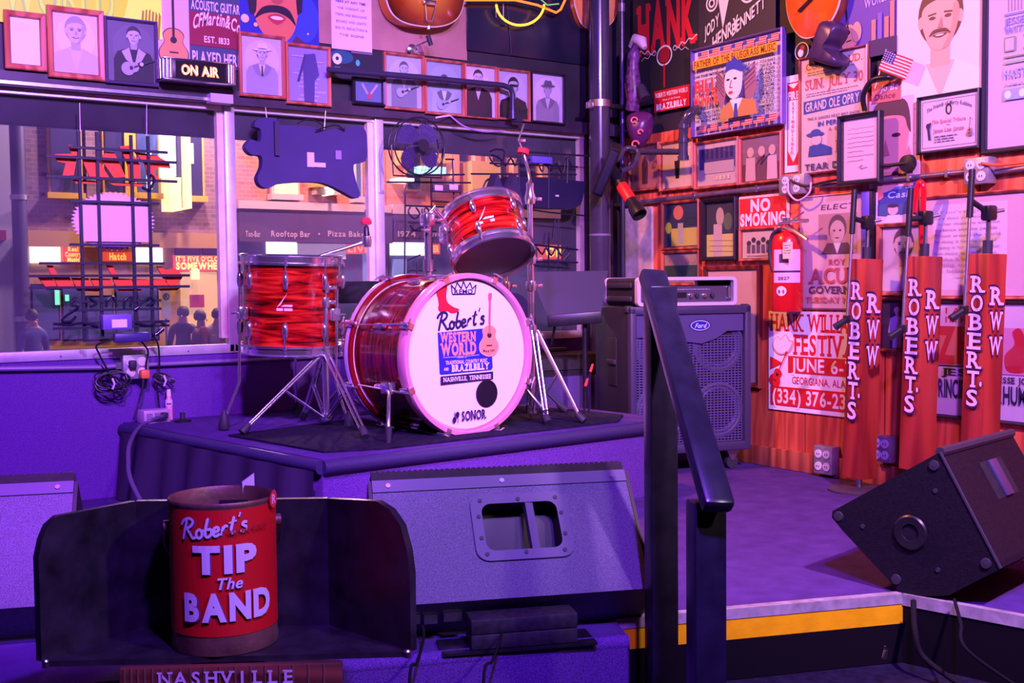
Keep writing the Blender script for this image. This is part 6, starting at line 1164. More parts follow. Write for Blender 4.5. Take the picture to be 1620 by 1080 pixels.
LET = [[(108, 229), (124, 232), (128, 246), (114, 246)], [(86, 244), (112, 243), (121, 252), (117, 277), (99, 278), (104, 258), (90, 255)], [(130, 249), (156, 252), (173, 281), (142, 280), (134, 262)], [(167, 240), (181, 241), (199, 280), (180, 281), (160, 252)], [(189, 231), (208, 230), (212, 246), (222, 262), (222, 286), (205, 290), (203, 262)], [(213, 240), (248, 246), (268, 258), (270, 266), (250, 264), (243, 272), (252, 284), (234, 282), (230, 260)], [(115, 284), (150, 286), (160, 291), (120, 290)], [(170, 288), (235, 290), (222, 295), (180, 293)],
       [(74, 419), (84, 420), (93, 440), (84, 441)], [(58, 436), (82, 438), (90, 452), (72, 453)], [(84, 438), (110, 438), (118, 453), (92, 453)], [(113, 439), (140, 440), (146, 454), (121, 454)], [(143, 440), (175, 441), (180, 455), (150, 455)], [(168, 419), (178, 420), (188, 440), (180, 441)], [(178, 440), (206, 441), (214, 455), (185, 455)], [(208, 441), (235, 442), (242, 455), (215, 455)], [(238, 441), (262, 442), (268, 455), (246, 455)], [(248, 421), (258, 422), (268, 440), (259, 441)], [(262, 428), (276, 424), (290, 436), (284, 446), (272, 455), (262, 446)], [(70, 454), (100, 455), (98, 459), (74, 458)], [(120, 456), (160, 456), (156, 461), (124, 460)], [(185, 457), (225, 457), (222, 461), (190, 461)], [(250, 456), (285, 455), (280, 459), (255, 460)]]
for L in LET:
    q = [Wp(x, y, .088, s_) for x, y in L]; MB().prism([(a.x, a.z) for a in q], q[0].y, q[0].y+.010).build('letter_plate', REDL, ns)
LILC = mat('lilac_white_plate', S(226, 190, 236), .5)
cp = Wp(180, 350, .082, s_); r1 = (Wp(240, 350, .082, s_)-Wp(106, 350, .082, s_)).length/2; r2 = (Wp(180, 303, .082, s_)-Wp(180, 397, .082, s_)).length/2
pts = []
for k in range(96): rr = 1.0 if k % 2 else .90; pts.append((cp.x+r1*rr*math.cos(2*PI*k/96), cp.z+r2*rr*math.sin(2*PI*k/96)))
MB().prism(pts, cp.y, cp.y+.006).build('scalloped_plate', LILC, ns); q = rrect((Wp(238, 350, .09, s_)-Wp(124, 350, .09, s_)).length, (Wp(180, 322, .09, s_)-Wp(180, 387, .09, s_)).length, .01); MB().prism([(a+cp.x+.006, b+cp.z) for a, b in q], cp.y-.012, cp.y-.002).build('centre_plate', LILC, ns)
VB = mat('violet_grey_box', S(110, 84, 170), .5)
def pxbox(name, material, px, off, dep, par, s_, bev=.003):
    c, w, h = LW.rect(*px, off); c = c-s_; return MB().box((c.x, c.y, c.z), (w, dep, h), bev=bev).build(name, material, par)
tb = pxbox('transformer', VB, (160, 206, 497, 521), .13, .05, ns, s_); pxbox('paper_label', WHITE, (177, 201, 505, 518), .157, .002, ns, s_, 0)
pxbox('power_supply', mat('dark_violet_case', S(60, 46, 110), .45), (179, 236, 526, 541), .135, .04, ns, s_, .008)
for L in ([(112, 478), (120, 470), (112, 482), (124, 484), (116, 492), (104, 500), (98, 508), (112, 508), (120, 500)], [(140, 470), (152, 480), (142, 486)], [(168, 486), (170, 474), (180, 470), (184, 486)], [(196, 487), (198, 474), (208, 470), (206, 486)], [(214, 490), (226, 478), (238, 470), (244, 478), (232, 484)], [(86, 512), (110, 514), (130, 511), (155, 516)], [(215, 510), (235, 515), (250, 509), (262, 514)], [(258, 520), (246, 530)], [(224, 296), (236, 300), (244, 284), (238, 276)]):
    MB().tube(bez([Wp(x, y, .115, s_) for x, y in L], 4), .005 if L[0][0] != 258 else .009, 6).build('glass_tube', BLT, ns, smooth=60)
MB().tube([Wp(126, 163, .06, s_), Wp(127, 210, .09, s_)], .0025, 6).build('hanging_chain', STEEL, ns); MB().tube([Wp(232, 165, .06, s_), Wp(232, 216, .09, s_)], .0015, 6).build('hanging_wire', STEEL, ns)
# shaped sign seen from behind
OUT = [(408, 188), (435, 187), (437, 197), (466, 199), (495, 201), (514, 207), (534, 203), (543, 208), (546, 202), (567, 200), (577, 208), (579, 230), (577, 255), (558, 261), (562, 288), (568, 307), (561, 314), (540, 303), (514, 291), (490, 288), (461, 289), (437, 292), (423, 298), (411, 294), (406, 281), (413, 264), (412, 247), (397, 245), (387, 233), (395, 221), (410, 224), (411, 205), (401, 200)]
sg_ = thing('shaped_sign', 'purple back of a ragged silhouette sign hanging in the middle pane', 'sign', LW.pt(490, 245, .07)); s_ = Vector(sg_.location)
o = smooth2([(Wp(x, y, .07, s_).x, Wp(x, y, .07, s_).z) for x, y in OUT], 3); MB().prism(o, -.010, .030).build('board', mat('dark_violet_board', S(50, 34, 96), .6, var=.12, vscale=10), sg_)
pxbox('tape_patch', LILC, (486, 497, 241, 264), .082, .002, sg_, s_, 0); pxbox('tape_patch', LILC, (487, 515, 257, 264), .083, .002, sg_, s_, 0); pxbox('tape_patch', mat('faded_tape', S(140, 116, 190), .6), (531, 540, 238, 252), .082, .002, sg_, s_, 0)
pxbox('back_batten', mat('dark_batten', (.03, .02, .07), .6), (434, 441, 192, 246), .086, .014, sg_, s_, 0)
MB().tube([Wp(515, 175, .05, s_), Wp(513, 204, .06, s_)], .002, 6).build('hanging_wire', STEEL, sg_); MB().tube([Wp(420, 170, .05, s_), Wp(422, 188, .06, s_)], .002, 6).build('hanging_wire', STEEL, sg_); MB().tube(bez([Wp(470, 196, .09, s_), Wp(490, 188, .1, s_), Wp(512, 200, .1, s_), Wp(500, 206, .1, s_), Wp(530, 198, .1, s_), Wp(545, 206, .09, s_)], 5), .003, 6).build('cable_bundle', BLACK, sg_)
# round fan
fn = thing('round_fan', 'round black caged fan hanging at the top of the right pane', 'fan', LW.pt(660, 232, .16)); s_ = Vector(fn.location)
fr = (LW.pt(660, 187, .16)-LW.pt(660, 278, .16)).length/2
FB = mat('fan_black', (.014, .013, .025), .35); FBL = mat('violet_fan_blade', S(66, 54, 104), .3)
cage = MB()
for k in range(36): a = 2*PI*k/36; cage.tube([(.02*math.cos(a), -.055, .02*math.sin(a)), (fr*.7*math.cos(a), -.05, fr*.7*math.sin(a)), (fr*math.cos(a), -.02, fr*math.sin(a))], .0007, 4)
for r_ in (.35, .6, .85): cage.tube([(fr*r_*math.cos(t), -.052+.012*(r_ > .8), fr*r_*math.sin(t)) for t in [2*PI*k/32 for k in range(32)]], .0008, 4, closed=True)
o = cage.build('wire_cage', FB, fn, smooth=0); o['kind'] = 'stuff'
for y in (-.022, .03): MB().tube([(fr*math.cos(t), y, fr*math.sin(t)) for t in [2*PI*k/40 for k in range(40)]], .0035, 8, closed=True).build('cage_ring', FB, fn, smooth=60)
MB().cyl((0, -.058, 0), (0, .05, 0), fr*.22, n=24).build('motor_hub', FB, fn)
for k in range(4):
    a = 2*PI*k/4+.75; M = Matrix.Rotation(-a, 4, 'Y'); out = smooth2([(.02, -.012), (fr*.5, -.035), (fr*.85, -.02), (fr*.9, .03), (fr*.6, .055), (.025, .018)], 4); n = len(out)
    MB().add([(x, -.012+.35*z, z) for x, z in out]+[(x, -.009+.35*z, z) for x, z in out], [tuple(range(n))[::-1], tuple(range(n, 2*n))]+[(i, (i+1) % n, n+(i+1) % n, n+i) for i in range(n)], M).build('blade', FBL, fn, smooth=60)
MB().tube([(-fr*1.02, 0, 0), (-fr*1.0, -.01, -fr*1.05), (fr*.9, -.01, -fr*1.05), (fr*1.04, 0, 0)], .004, 8).build('stand_yoke', FB, fn); MB().tube([Wp(690, 186, .12, s_), Wp(702, 184, .10, s_), Wp(712, 183, .05, s_)], .004, 6).build('cord', WHITE, fn)
tube('hanging_cable', mat('pale_cable', S(170, 130, 200), .5), bez([LW.pt(712, 183, .05), LW.pt(735, 200, .06), LW.pt(765, 208, .06), LW.pt(795, 207, .05)], 8), .004, label='pale cable sagging below the header right of the fan', cat='cable')
# wire racks and neon backs in the right-hand pane
def wires(name, label, cat, cpx, off, lines, r=.0035, mt=None, part='neon_tube', boxes=()):
    t = thing(name, label, cat, LW.pt(*cpx, off)); s_ = Vector(t.location)
    for L in lines:
        pp = [Wp(x, y, off, s_) for x, y in L]
        MB().tube(bez(pp, 3) if len(L) > 2 else pp, r, 6).build(part, mt or NB, t, smooth=60)
    for nm, mtl, px, d in boxes: pxbox(nm, mtl, px, off+.01, d, t, s_)
    return t
W2 = mat('white_strip', S(206, 180, 230), .5)
wires('neon_sign', 'black wire frame of a neon sign under the round fan', 'neon sign', (690, 350), .12, [[(612, 288), (745, 289)], [(660, 277), (735, 276)], [(682, 282), (684, 430)], [(716, 253), (718, 315)], [(705, 252), (718, 252)], [(728, 300), (730, 318)], [(641, 325), (720, 328)], [(646, 352), (706, 353)], [(650, 365), (690, 366)], [(641, 300), (640, 445)], [(645, 290), (641, 300), (640, 310)], [(650, 326), (646, 336), (656, 346), (664, 338), (658, 328)], [(668, 330), (668, 348), (672, 348), (672, 330), (678, 332), (678, 348)], [(648, 356), (656, 364), (668, 360), (684, 370)], [(645, 411), (665, 403)], [(648, 428), (690, 428)], [(660, 415), (660, 442)], [(680, 380), (672, 392), (684, 402), (676, 414), (686, 424)], [(684, 318), (716, 320)]], .0038, boxes=(('transformer', mat('dark_brown_case', (.06, .04, .05), .5), (683, 728, 292, 304), .03), ('paper_label', W2, (685, 698, 293, 302), .034), ('paper_label', W2, (708, 722, 292, 301), .034)))
wires('neon_sign', 'tangled black neon script above the black tray in the right pane', 'neon sign', (850, 255), .12, [[(775, 240), (785, 236), (798, 240), (792, 262), (780, 258), (775, 245), (790, 250), (800, 262), (808, 250), (815, 262), (820, 250), (826, 264), (836, 252)], [(836, 252), (850, 258), (858, 272), (862, 258), (872, 270), (880, 258), (890, 275), (896, 250), (904, 262)], [(745, 275), (912, 276)], [(830, 240), (935, 247)], [(869, 236), (868, 330)], [(820, 236), (822, 300)], [(898, 250), (897, 290)], [(775, 258), (914, 264)], [(760, 310), (768, 288), (776, 282)]], .0042, boxes=(('power_supply', mat('blue_grey_unit', S(96, 90, 190), .4), (840, 871, 248, 259), .03),))
tr_ = thing('black_tray', 'black plastic tray hanging in the right window pane', 'tray', LW.pt(870, 306, .10)); s_ = Vector(tr_.location); qq = smooth2([(Wp(x, y, .10, s_).x, Wp(x, y, .10, s_).z) for x, y in ((802, 280), (915, 287), (921, 290), (917, 318), (908, 328), (880, 330), (826, 326), (802, 318))], 2); MB().prism(qq, -.02, .06).build('body', mat('navy_plastic', (.012, .012, .05), .4), tr_); pxbox('label', W2, (879, 884, 308, 311), .122, .002, tr_, s_, 0); MB().tube([Wp(830, 330, .11, s_), Wp(870, 336, .11, s_), Wp(924, 341, .11, s_)], .004, 6).build('rod', NB, tr_); MB().tube([Wp(868, 276, .11, s_), Wp(868, 286, .11, s_)], .003, 6).build('hook', NB, tr_)
wires('neon_sign', 'small dark neon sign low in the right pane above the music stand', 'neon sign', (875, 400), .12, [[(846, 387), (914, 395)], [(842, 413), (914, 415)], [(868, 376), (868, 420)], [(850, 392), (858, 402), (864, 392), (872, 404), (880, 392), (888, 404), (896, 390), (900, 402), (892, 412), (898, 420)], [(846, 420), (900, 424)], [(878, 345), (874, 378)], [(884, 345), (883, 420)]], .0045)
# black cat-ear case behind the tom
cb = thing('black_bag', 'black bag with two pointed flaps behind the rack tom', 'bag', LW.pt(790, 305, .20)); s_ = Vector(cb.location); MB().prism([(Wp(x, y, .20, s_).x, Wp(x, y, .20, s_).z) for x, y in ((770, 325), (772, 304), (782, 274), (790, 298), (802, 294), (811, 276), (816, 300), (826, 326))], -.03, .03).build('body', mat('violet_black_cloth', (.02, .016, .06), .7), cb); MB().tube([Wp(826, 325, .2, s_), Wp(832, 330, .2, s_)], .004, 6).build('strap', NB, cb)
MB().tube([LW.pt(793, 326, .20), LW.pt(793, 300, .16)], .003, 6)

# ================================================================== left end: outlet, cords, bits on the riser
c, w, h = LW.rect(189, 230, 560, 598, .0)
ob_ = thing('wall_outlet', 'grey outlet box with orange plug on the carpeted wall below the window', 'outlet', c); MB().box((0, -.025, 0), (w, .05, h), bev=.004).build('box', GREYBOX, ob_)
for i in (-1, 1):
    for j in (-1, 1): MB().lathe([(0, 0), (.017, 0), (.017, .004), (0, .005)], 16, M=Matrix.Translation((i*w*.22, -.0495, j*h*.22)) @ frame_to((0, -1, 0))).build('socket', MATS['white_outlet_face'], ob_)
op = MB().box((w*.24, -.072, -h*.30), (.034, .04, .034), bev=.008).build('orange_plug', mat('orange_plug', S(240, 130, 60), .5), ob_, label='orange plug'); MB().box((-w*.18, -.065, h*.12), (.026, .03, .03), bev=.006).build('black_plug', RUBBER, ob_)
cn = thing('wall_conduit', 'pale conduit running along the carpeted wall under the window', 'conduit', c+Vector((0, -.018, .01))); s_ = Vector(cn.location)
LP = mat('lilac_conduit', S(150, 130, 170), .35, .4); MB().tube([LW.pt(-60, 584, .018)-s_, LW.pt(160, 581, .018)-s_, LW.pt(189, 578, .018)-s_], .0095, 10).build('pipe', LP, cn); MB().tube([LW.pt(231, 577, .018)-s_, LW.pt(420, 568, .018)-s_, LW.pt(640, 556, .018)-s_], .0085, 10).build('pipe', LP, cn); MB().box(tuple(LW.pt(186, 578, .018)-s_), (.02, .026, .026)).build('connector', STEEL, cn)
tube('sign_power_cord', BLACK, bez([LW.pt(186, 535, .12), LW.pt(154, 545, .09), LW.pt(157, 560, .07), LW.pt(170, 585, .06), LW.pt(176, 598, .06)], 8), .0035, label='thin black cord dropping from the grid sign left of the outlet', cat='cord')
tube('sign_power_cord', BLACK, bez([LW.pt(222, 538, .12), LW.pt(234, 555, .09), LW.pt(231, 575, .07), LW.pt(232, 590, .06)], 8), .0035, label='thin black cord looping down right of the outlet', cat='cord')
tube('sign_power_cord', BLACK, bez([LW.pt(240, 528, .12), LW.pt(250, 545, .08), LW.pt(252, 580, .06), LW.pt(248, 600, .06), LW.pt(252, 645, .05)], 8), .0035, label='black adapter cord hanging beside the spray bottle', cat='cord')
def coil(name, label, px, off, r, n, seed):
    rnd = random.Random(seed); t = thing(name, label, 'cord', LW.pt(*px, off))
    for k in range(n):
        a = rnd.uniform(.0, 6.28); w_, h_ = r*rnd.uniform(.7, 1.25), r*rnd.uniform(.35, .7); ox, oz = rnd.uniform(-.02, .02), rnd.uniform(-.015, .015)
        MB().tube([(ox+w_*math.cos(t_)*math.cos(a*.1)-h_*math.sin(t_)*math.sin(a*.2), -.004*k+.01*math.sin(t_), oz+h_*math.sin(t_)+w_*.3*math.cos(t_)*math.sin(a)) for t_ in [2*PI*q/20 for q in range(20)]], .0032, 6, closed=True).build('loop', BLACK, t)
    MB().tube([(.0, -.035, .02), (.006, -.04, -.0), (0, -.035, -.02)], .004, 6).build('tie', mat('white_tie', (.7, .68, .72), .5), t)
coil('cord_bundle', 'bundled black cord tied with white under the outlet box', (174, 606), .05, .055, 6, 3); coil('cord_bundle', 'small tied cord coil hanging right of the outlet', (255, 601), .05, .028, 4, 5)
tube('plug_cord', RUBBER, bez([LW.pt(226, 592, .08), LW.pt(226, 610, .08), LW.pt(219, 640, .06), LW.pt(212, 662, .10)], 8), .004, label='black cord hanging from the orange plug', cat='cord')
pb_ = onZ(243, 668, ZR); ps = thing('power_box', 'pale metal power box at the left end of the riser', 'power box', pb_, (0, 0, .15)); MB().box((0, 0, .025), (.105, .07, .05), bev=.004).build('housing', mat('pale_pink_metal', S(206, 176, 206), .4, .3), ps)
for k in range(3): MB().box((-.032+.032*k, -.036, .028), (.022, .004, .022)).build('socket', GREYBOX, ps)
MB().box((.02, -.05, .03), (.02, .03, .02), bev=.004).build('plug', RUBBER, ps)
tube('riser_cable', mat('violet_cable', (.10, .08, .16), .4), bez([pb_+Vector((.02, -.065, .03)), onZ(225, 672, ZR), at(206, 700, 3.9), at(203, 735, 3.75), at(207, 760, 3.6), at(222, 792, 3.45)], 8), .008, label='thick cable curving down from the power box to the stage', cat='cable')
sbp = onZ(268, 664, ZR); spb = thing('spray_bottle', 'small pink and white spray bottle standing on the riser', 'bottle', sbp); MB().lathe([(0, 0), (.0135, .001), (.0135, .075), (.009, .086), (.008, .092), (0, .092)], 18).build('body', mat('pink_plastic', S(240, 150, 170), .4), spb, smooth=50); MB().lathe([(0, .092), (.009, .092), (.0085, .106), (.007, .118), (0, .118)], 16).build('cap', mat('white_plastic', (.78, .76, .8), .4), spb); p = Print(); p.strip(-1.2, 1.2, .055, .078, S(226, 206, 236), 8); p.strip(-.6, .6, .06, .066, S(80, 50, 110), 6); va = math.atan2(-sbp.y, -sbp.x); p.build('label', spb, mapf=lambda u, v, l: ((.0139+l)*math.cos(va+u), (.0139+l)*math.sin(va+u), v))
td = onZ(289, 667, ZR); tdh = thing('tape_roll', 'short black cable grommet with upright plug beside the spray bottle', 'plug', td); MB().lathe([(0, 0), (.032, 0), (.032, .008), (.012, .012), (0, .012)], 20).build('flange', BLACK, tdh); MB().cyl((0, 0, .012), (0, 0, .035), .010, n=12).build('plug_body', RUBBER, tdh)
# carpet drape on the riser end
# ================================================================== foreground
# ---- tip tray and bucket
ZT = .66
FL, FR_, BL_, BR_ = onZ(66, 1046, ZT), onZ(650, 1030, ZT), onZ(220, 993, ZT), onZ(521, 988, ZT)
tray = thing('tip_tray', 'black painted wooden tray with angled sides holding the tip bucket', 'tray', ((FL+FR_+BL_+BR_)/4)); s_ = Vector(tray.location); TR_ = mat('worn_black_lacquer', (.021, .017, .024), .30, var=.5, vscale=18, bump=.15, bscale=40)
q = [FL-s_, FR_-s_, BR_-s_, BL_-s_]; th = Vector((0, 0, -.010)); MB().add(q+[v+th for v in q], [(0, 1, 2, 3), (7, 6, 5, 4), (0, 4, 5, 1), (1, 5, 6, 2), (2, 6, 7, 3), (3, 7, 4, 0)]).build('base_board', TR_, tray)
dBL, dBR, dFL, dFR = [(v-EYE).dot(_f) for v in (BL_, BR_, FL, FR_)]
zb = (at(217, 790, dBL).z+at(517, 787, dBR).z)/2-ZT
def panel(name, a, b, top, t=.014):
    """upright board from a to b with a top outline [(share, height)]"""
    d = b-a; n = Vector((-d.y, d.x, 0)).normalized()*t; vs = []; k = len(top)+2; pr = [(0, 0)]+[(1, 0)]+top[::-1]
    for off in (Vector((0, 0, 0)), n): vs += [a+d*u+off+Vector((0, 0, h)) for u, h in pr]
    fs = [tuple(range(k)), tuple(range(k, 2*k))[::-1]]+[(i, (i+1) % k, k+(i+1) % k, k+i) for i in range(k)]
    return MB().add(vs, fs).build(name, TR_, tray)
panel('back_board', q[3], q[2], [(0, zb), (1, zb)])
zl = at(100, 815, dFL+.03).z-ZT; zl2 = at(68, 880, dFL).z-ZT; panel('side_board', q[0], q[3], [(0, zl2-.05), (.0, zl2), (.04, zl2+.03), (.10, zl2+.052), (.2, zl), (1, zb)])
zr = at(600, 800, dFR+.03).z-ZT; zr2 = at(648, 860, dFR).z-ZT; panel('side_board', q[2], q[1], [(0, zb), (.62, zr+.005), (.78, zr-.006), (.90, zr-.03), (.97, zr2-.01), (1, zr2-.05)])
MB().box((0, .02, -.34), (.12, .05, .64)).build('support_post', BLACK, tray); MB().box((0, .0, -.653), (.3, .2, .012)).build('floor_plate', BLACK, tray)
for v in (q[0], q[1]): MB().lathe([(0, -.012), (.006, -.011), (.007, .0), (.005, .003), (0, .004)], 12, M=Matrix.Translation(v+(Vector((0, 0, 0))-v)*.02)).build('corner_cap', STEEL, tray)
bc = onZ(357, 1013, ZT); bc.z = ZT; db = (bc-EYE).dot(_f); RB = .5*164/FPX*db; HB = (at(357, 783, db)-bc).z
bk = thing('tip_bucket', 'red and rusty metal bucket lettered TIP THE BAND', 'bucket', bc+Vector((0, 0, .001)))
RUST = mat('rusty_brown_metal', S(122, 84, 74), .5, .5, var=.45, vscale=14, bump=.3, bscale=60)
MB().lathe([(0, .004), (RB*.97, .004), (RB*.99, 0), (RB*1.0, .012), (RB*.985, .02), (RB*.985, HB-.012), (RB*1.01, HB-.004), (RB*1.02, HB), (RB*1.0, HB+.003), (RB*.97, HB-.002), (RB*.96, HB-.02), (RB*.96, .012), (0, .010)], 56).build('can', RUST, bk, smooth=50)
va = math.atan2(-bc.y, -bc.x)
p = Print(); RDB = S(202, 10, 22); LTW = S(222, 204, 222); SHD = S(110, 70, 110)
zy = lambda y: (at(357, y, db-RB)-bc).z*1.0
def zf(y): d = db-RB*.985; return (EYE+ray(357, y)*d-bc).z
ux = lambda x: math.asin(max(-1, min(1, (x-355)/82.0)))*RB
p.strip(-RB*1.75, RB*1.75, zf(1008), zf(803), RDB, 48)
for dx, dz, cc in ((.002, -.0022, SHD), (0, 0, LTW)):
    p.script(ux(340)+dx, zf(831)+dz, .034, .118, cc, .14, .12); p.text('TIP', ux(357)+dx, zf(884)+dz, (zf(860)-zf(910))*.80, cc, w=.110, st='x'); p.text('The', ux(361)+dx, zf(922)+dz, .019, cc, w=.044, st='b', shear=.25); p.text('BAND', ux(361)+dx, zf(960)+dz, (zf(938)-zf(985))*.86, cc, w=.156, st='x')
p.text('WESTERN WORLD', ux(392), zf(839), .009, S(160, 24, 30), w=.075, st='b', slope=.08); p.ell(ux(428), zf(800), .014, .016, S(232, 40, 60)); p.text('R', ux(428), zf(800), .016, S(240, 190, 210), st='b')
p.build('painted_wrap', bk, mapf=lambda u, v, l: ((RB*.985+.0008+l*.8)*math.cos(va+u/RB), (RB*.985+.0008+l*.8)*math.sin(va+u/RB), v), maxe=.012)
for s1 in (-1, 1):
    a = va+s1*1.62; d = Vector((math.cos(a), math.sin(a), 0)); MB().lathe([(0, 0), (.011, 0), (.011, .010), (0, .012)], 12, M=Matrix.Translation(d*RB*.985+Vector((0, 0, HB-.05))) @ frame_to(d)).build('handle_ear', RUST, bk)
hd = [Vector((math.cos(va+s1*1.62), math.sin(va+s1*1.62), 0))*RB*1.06+Vector((0, 0, HB-.05)) for s1 in (-1, 1)]; bk_d = Vector((-math.cos(va), -math.sin(va), 0))
MB().tube(bez([hd[0], hd[0]*.95+bk_d*RB*.5+Vector((0, 0, -.05)), bk_d*RB*1.12+Vector((0, 0, HB-.20)), hd[1]*.95+bk_d*RB*.5+Vector((0, 0, -.05)), hd[1]], 8), .003, 6).build('bail_handle', STEEL, bk)
bl = at(440, 760, 2.35); nt_ = thing('folded_paper', 'folded pale banknote standing behind the bucket rim', 'paper', bc+Vector((.068, .065, HB*.62))); MB().add([(0, 0, 0), (.022, .004, 0), (.02, .006, .125), (-.006, 0, .11), (.002, .01, 0), (.024, .012, 0), (.022, .013, .123), (-.004, .009, .11)], [(0, 1, 2, 3), (7, 6, 5, 4), (0, 4, 5, 1), (1, 5, 6, 2), (2, 6, 7, 3), (3, 7, 4, 0)]).build('sheet', mat('lilac_paper', S(206, 186, 226), .7), nt_)
# ---- guitar fretboard nailed under the tray
fa_, fb_ = FL.lerp(FR_, (190-66)/(650-66.)), FL.lerp(FR_, (540-66)/(650-66.)); fbn = thing('fretboard_sign', 'wooden guitar fretboard inlaid NASHVILLE under the tray', 'sign', (fa_+fb_)/2+Vector((0, 0, -.011-.029)), (0, 0, math.atan2((fb_-fa_).y, (fb_-fa_).x))); FLn = (fb_-fa_).length
MB().box((0, -.008, 0), (FLn, .016, .058), bev=.003).build('board', wood('rosewood', S(78, 34, 30), S(120, 58, 46), 9, .5, 'X'), fbn)
for k, x in enumerate((-.475, -.445, -.415, -.385, -.35, -.31, -.27, -.225, -.18, -.12, -.05, .02, .09, .155, .22, .28, .35, .42)): MB().box((x*FLn, -.0168, 0), (.0022, .0016, .056)).build('fret', mat('brass_fret', S(200, 170, 130), .35, .8), fbn)
p = Print(); 
for k, ch in enumerate('NASHVILLE'): p.text(ch, (-.295+.0695*k)*FLn, .009, .022, S(206, 170, 210), st='b', slab=(ch != 'I'))
p.build('inlay_letters', fbn, y=-.0172)

# ---- floor monitors (wedges) seen from behind
WED = mat('speckled_grey_paint', (.105, .088, .17), .5, var=.6, vscale=420, bump=.4, bscale=400); LIP = mat('steel_lip', (.11, .09, .17), .55, .1)
def wedge(label, origin, ang, w):
    """local x along the stage edge, y towards the band, z up; origin = left front foot on the stage"""
    t = thing('floor_monitor', label, 'floor monitor', origin, (0, 0, ang))
    A, B, Cc, D = (0, .097), (.20, .334), (.48, .03), (.10, .0); s = math.hypot(B[0]-A[0], B[1]-A[1])
    fp = lambda u, v, o=0.0: (u*w, A[0]+(B[0]-A[0])*v-o*(B[1]-A[1])/s, A[1]+(B[1]-A[1])*v+o*(B[0]-A[0])/s)   # point on the sloping rear face
    u0, u1, v0, v1 = .40, .70, .36, .76
    vs = [fp(0, 0), fp(1, 0), fp(1, 1), fp(0, 1), fp(u0, v0), fp(u1, v0), fp(u1, v1), fp(u0, v1), (0, *Cc), (w, *Cc), (0, *D), (w, *D)]
    fs = [(0, 1, 5, 4), (1, 2, 6, 5), (2, 3, 7, 6), (3, 0, 4, 7), (3, 2, 9, 8), (8, 9, 11, 10), (10, 11, 1, 0), (0, 3, 8, 10), (1, 11, 9, 2)]
    MB().add(vs, fs).build('cabinet', WED, t, smooth=0)
    cu = [fp(u0, v0), fp(u1, v0), fp(u1, v1), fp(u0, v1)]; dn = [fp(u0, v0, -.09), fp(u1, v0, -.09), fp(u1, v1, -.05), fp(u0, v1, -.05)]
    MB().add(cu+dn, [(0, 1, 5, 4), (1, 2, 6, 5), (2, 3, 7, 6), (3, 0, 4, 7), (4, 5, 6, 7)]).build('handle_cup', mat('handle_cup_black', (.012, .010, .02), .45), t, smooth=0)
    o_, i_ = rrect(w*(u1-u0)+.045, s*(v1-v0)+.045, .03), rrect(w*(u1-u0)-.004, s*(v1-v0)-.004, .022); n = len(o_); cu_, cv_ = (u0+u1)/2, (v0+v1)/2; V = []
    for oo in (.0005, .006): V += [fp(cu_+a/w, cv_+b/s, oo) for a, b in o_]+[fp(cu_+a/w, cv_+b/s, oo) for a, b in i_]
    F_ = []
    for k in range(n): k2 = (k+1) % n; F_ += [(2*n+k, 2*n+k2, 3*n+k2, 3*n+k), (k, k2, 2*n+k2, 2*n+k), (n+k, 3*n+k, 3*n+k2, n+k2)]
    hf = MB().add(V, F_).build('handle_frame', LIP, t)
    MB().tube([fp(u0+.19, v0+.005, -.006), fp(u0+.19, v1-.005, -.006)], .013, 4).build('handle_grip', LIP, t)
    for (a, b) in ((-.46, .5), (0, .5), (.46, .5), (-.46, -.5), (0, -.5), (.46, -.5), (-.5, .2), (-.5, -.2), (.5, .2), (.5, -.2)):
        cx = cu_+a*(u1-u0)*1.07; cy = cv_+b*(v1-v0)*1.1; MB().cyl(fp(cx, cy, .006), fp(cx, cy, .0085), .005, n=8).build('screw', RUBBER, hf)
    V = [fp(0, .90, .0006), fp(1, .90, .0006), fp(1, 1.0, .0006), fp(0, 1, .0006), fp(0, .90, .004), fp(1, .90, .004), fp(1, 1.0, .004), fp(0, 1, .004)]
    lp = MB().add(V, [(4, 5, 6, 7), (0, 1, 5, 4), (1, 2, 6, 5), (2, 3, 7, 6), (3, 0, 4, 7)]).build('grille_lip', LIP, t)
    for u in (.06, .5, .94): MB().cyl(fp(u, .95, .004), fp(u, .95, .007), .006, n=8).build('bolt', STEEL, lp)
    # perforated grille on the band side, its edge stands proud of the ridge
    g = MB(); nn = 48; dB = Vector((0, Cc[0]-B[0], Cc[1]-B[1])).normalized(); nb = Vector((0, -dB.z, dB.y)); base = Vector((0, *B))
    for r in range(5):
        for k in range(nn): q0 = base+dB*(.006+.011*r)+nb*.029+Vector((w*(k+.5*(r % 2)+.25)/nn, 0, 0)); g.box(tuple(q0), (.0075, .006, .0075), None)
    o = g.build('grille_mesh', RUBBER, t, smooth=0); o['kind'] = 'stuff'
    Vb = [base+nb*.0005, base+nb*.0005+dB*.40, base+nb*.026+dB*.40, base+nb*.026]; MB().add([v for v in Vb]+[v+Vector((w, 0, 0)) for v in Vb], [(0, 1, 2, 3), (7, 6, 5, 4), (0, 4, 5, 1), (1, 5, 6, 2), (2, 6, 7, 3), (3, 7, 4, 0)]).build('grille_plate', MATTE, t)
    for x in (0, w): MB().prism([(y, z) for y, z in (A, B, Cc, D)], -.004, .004, Matrix.Translation((x+(.005 if x else -.005), 0, 0)) @ Matrix.Rotation(PI/2, 4, 'Z') @ Matrix.Scale(1, 4)).build('side_strip', BLACK, t)
    # connector plate in the undercut
    cm = lambda u, k: Vector((u*w, A[0]+(D[0]-A[0])*k, A[1]+(D[1]-A[1])*k))
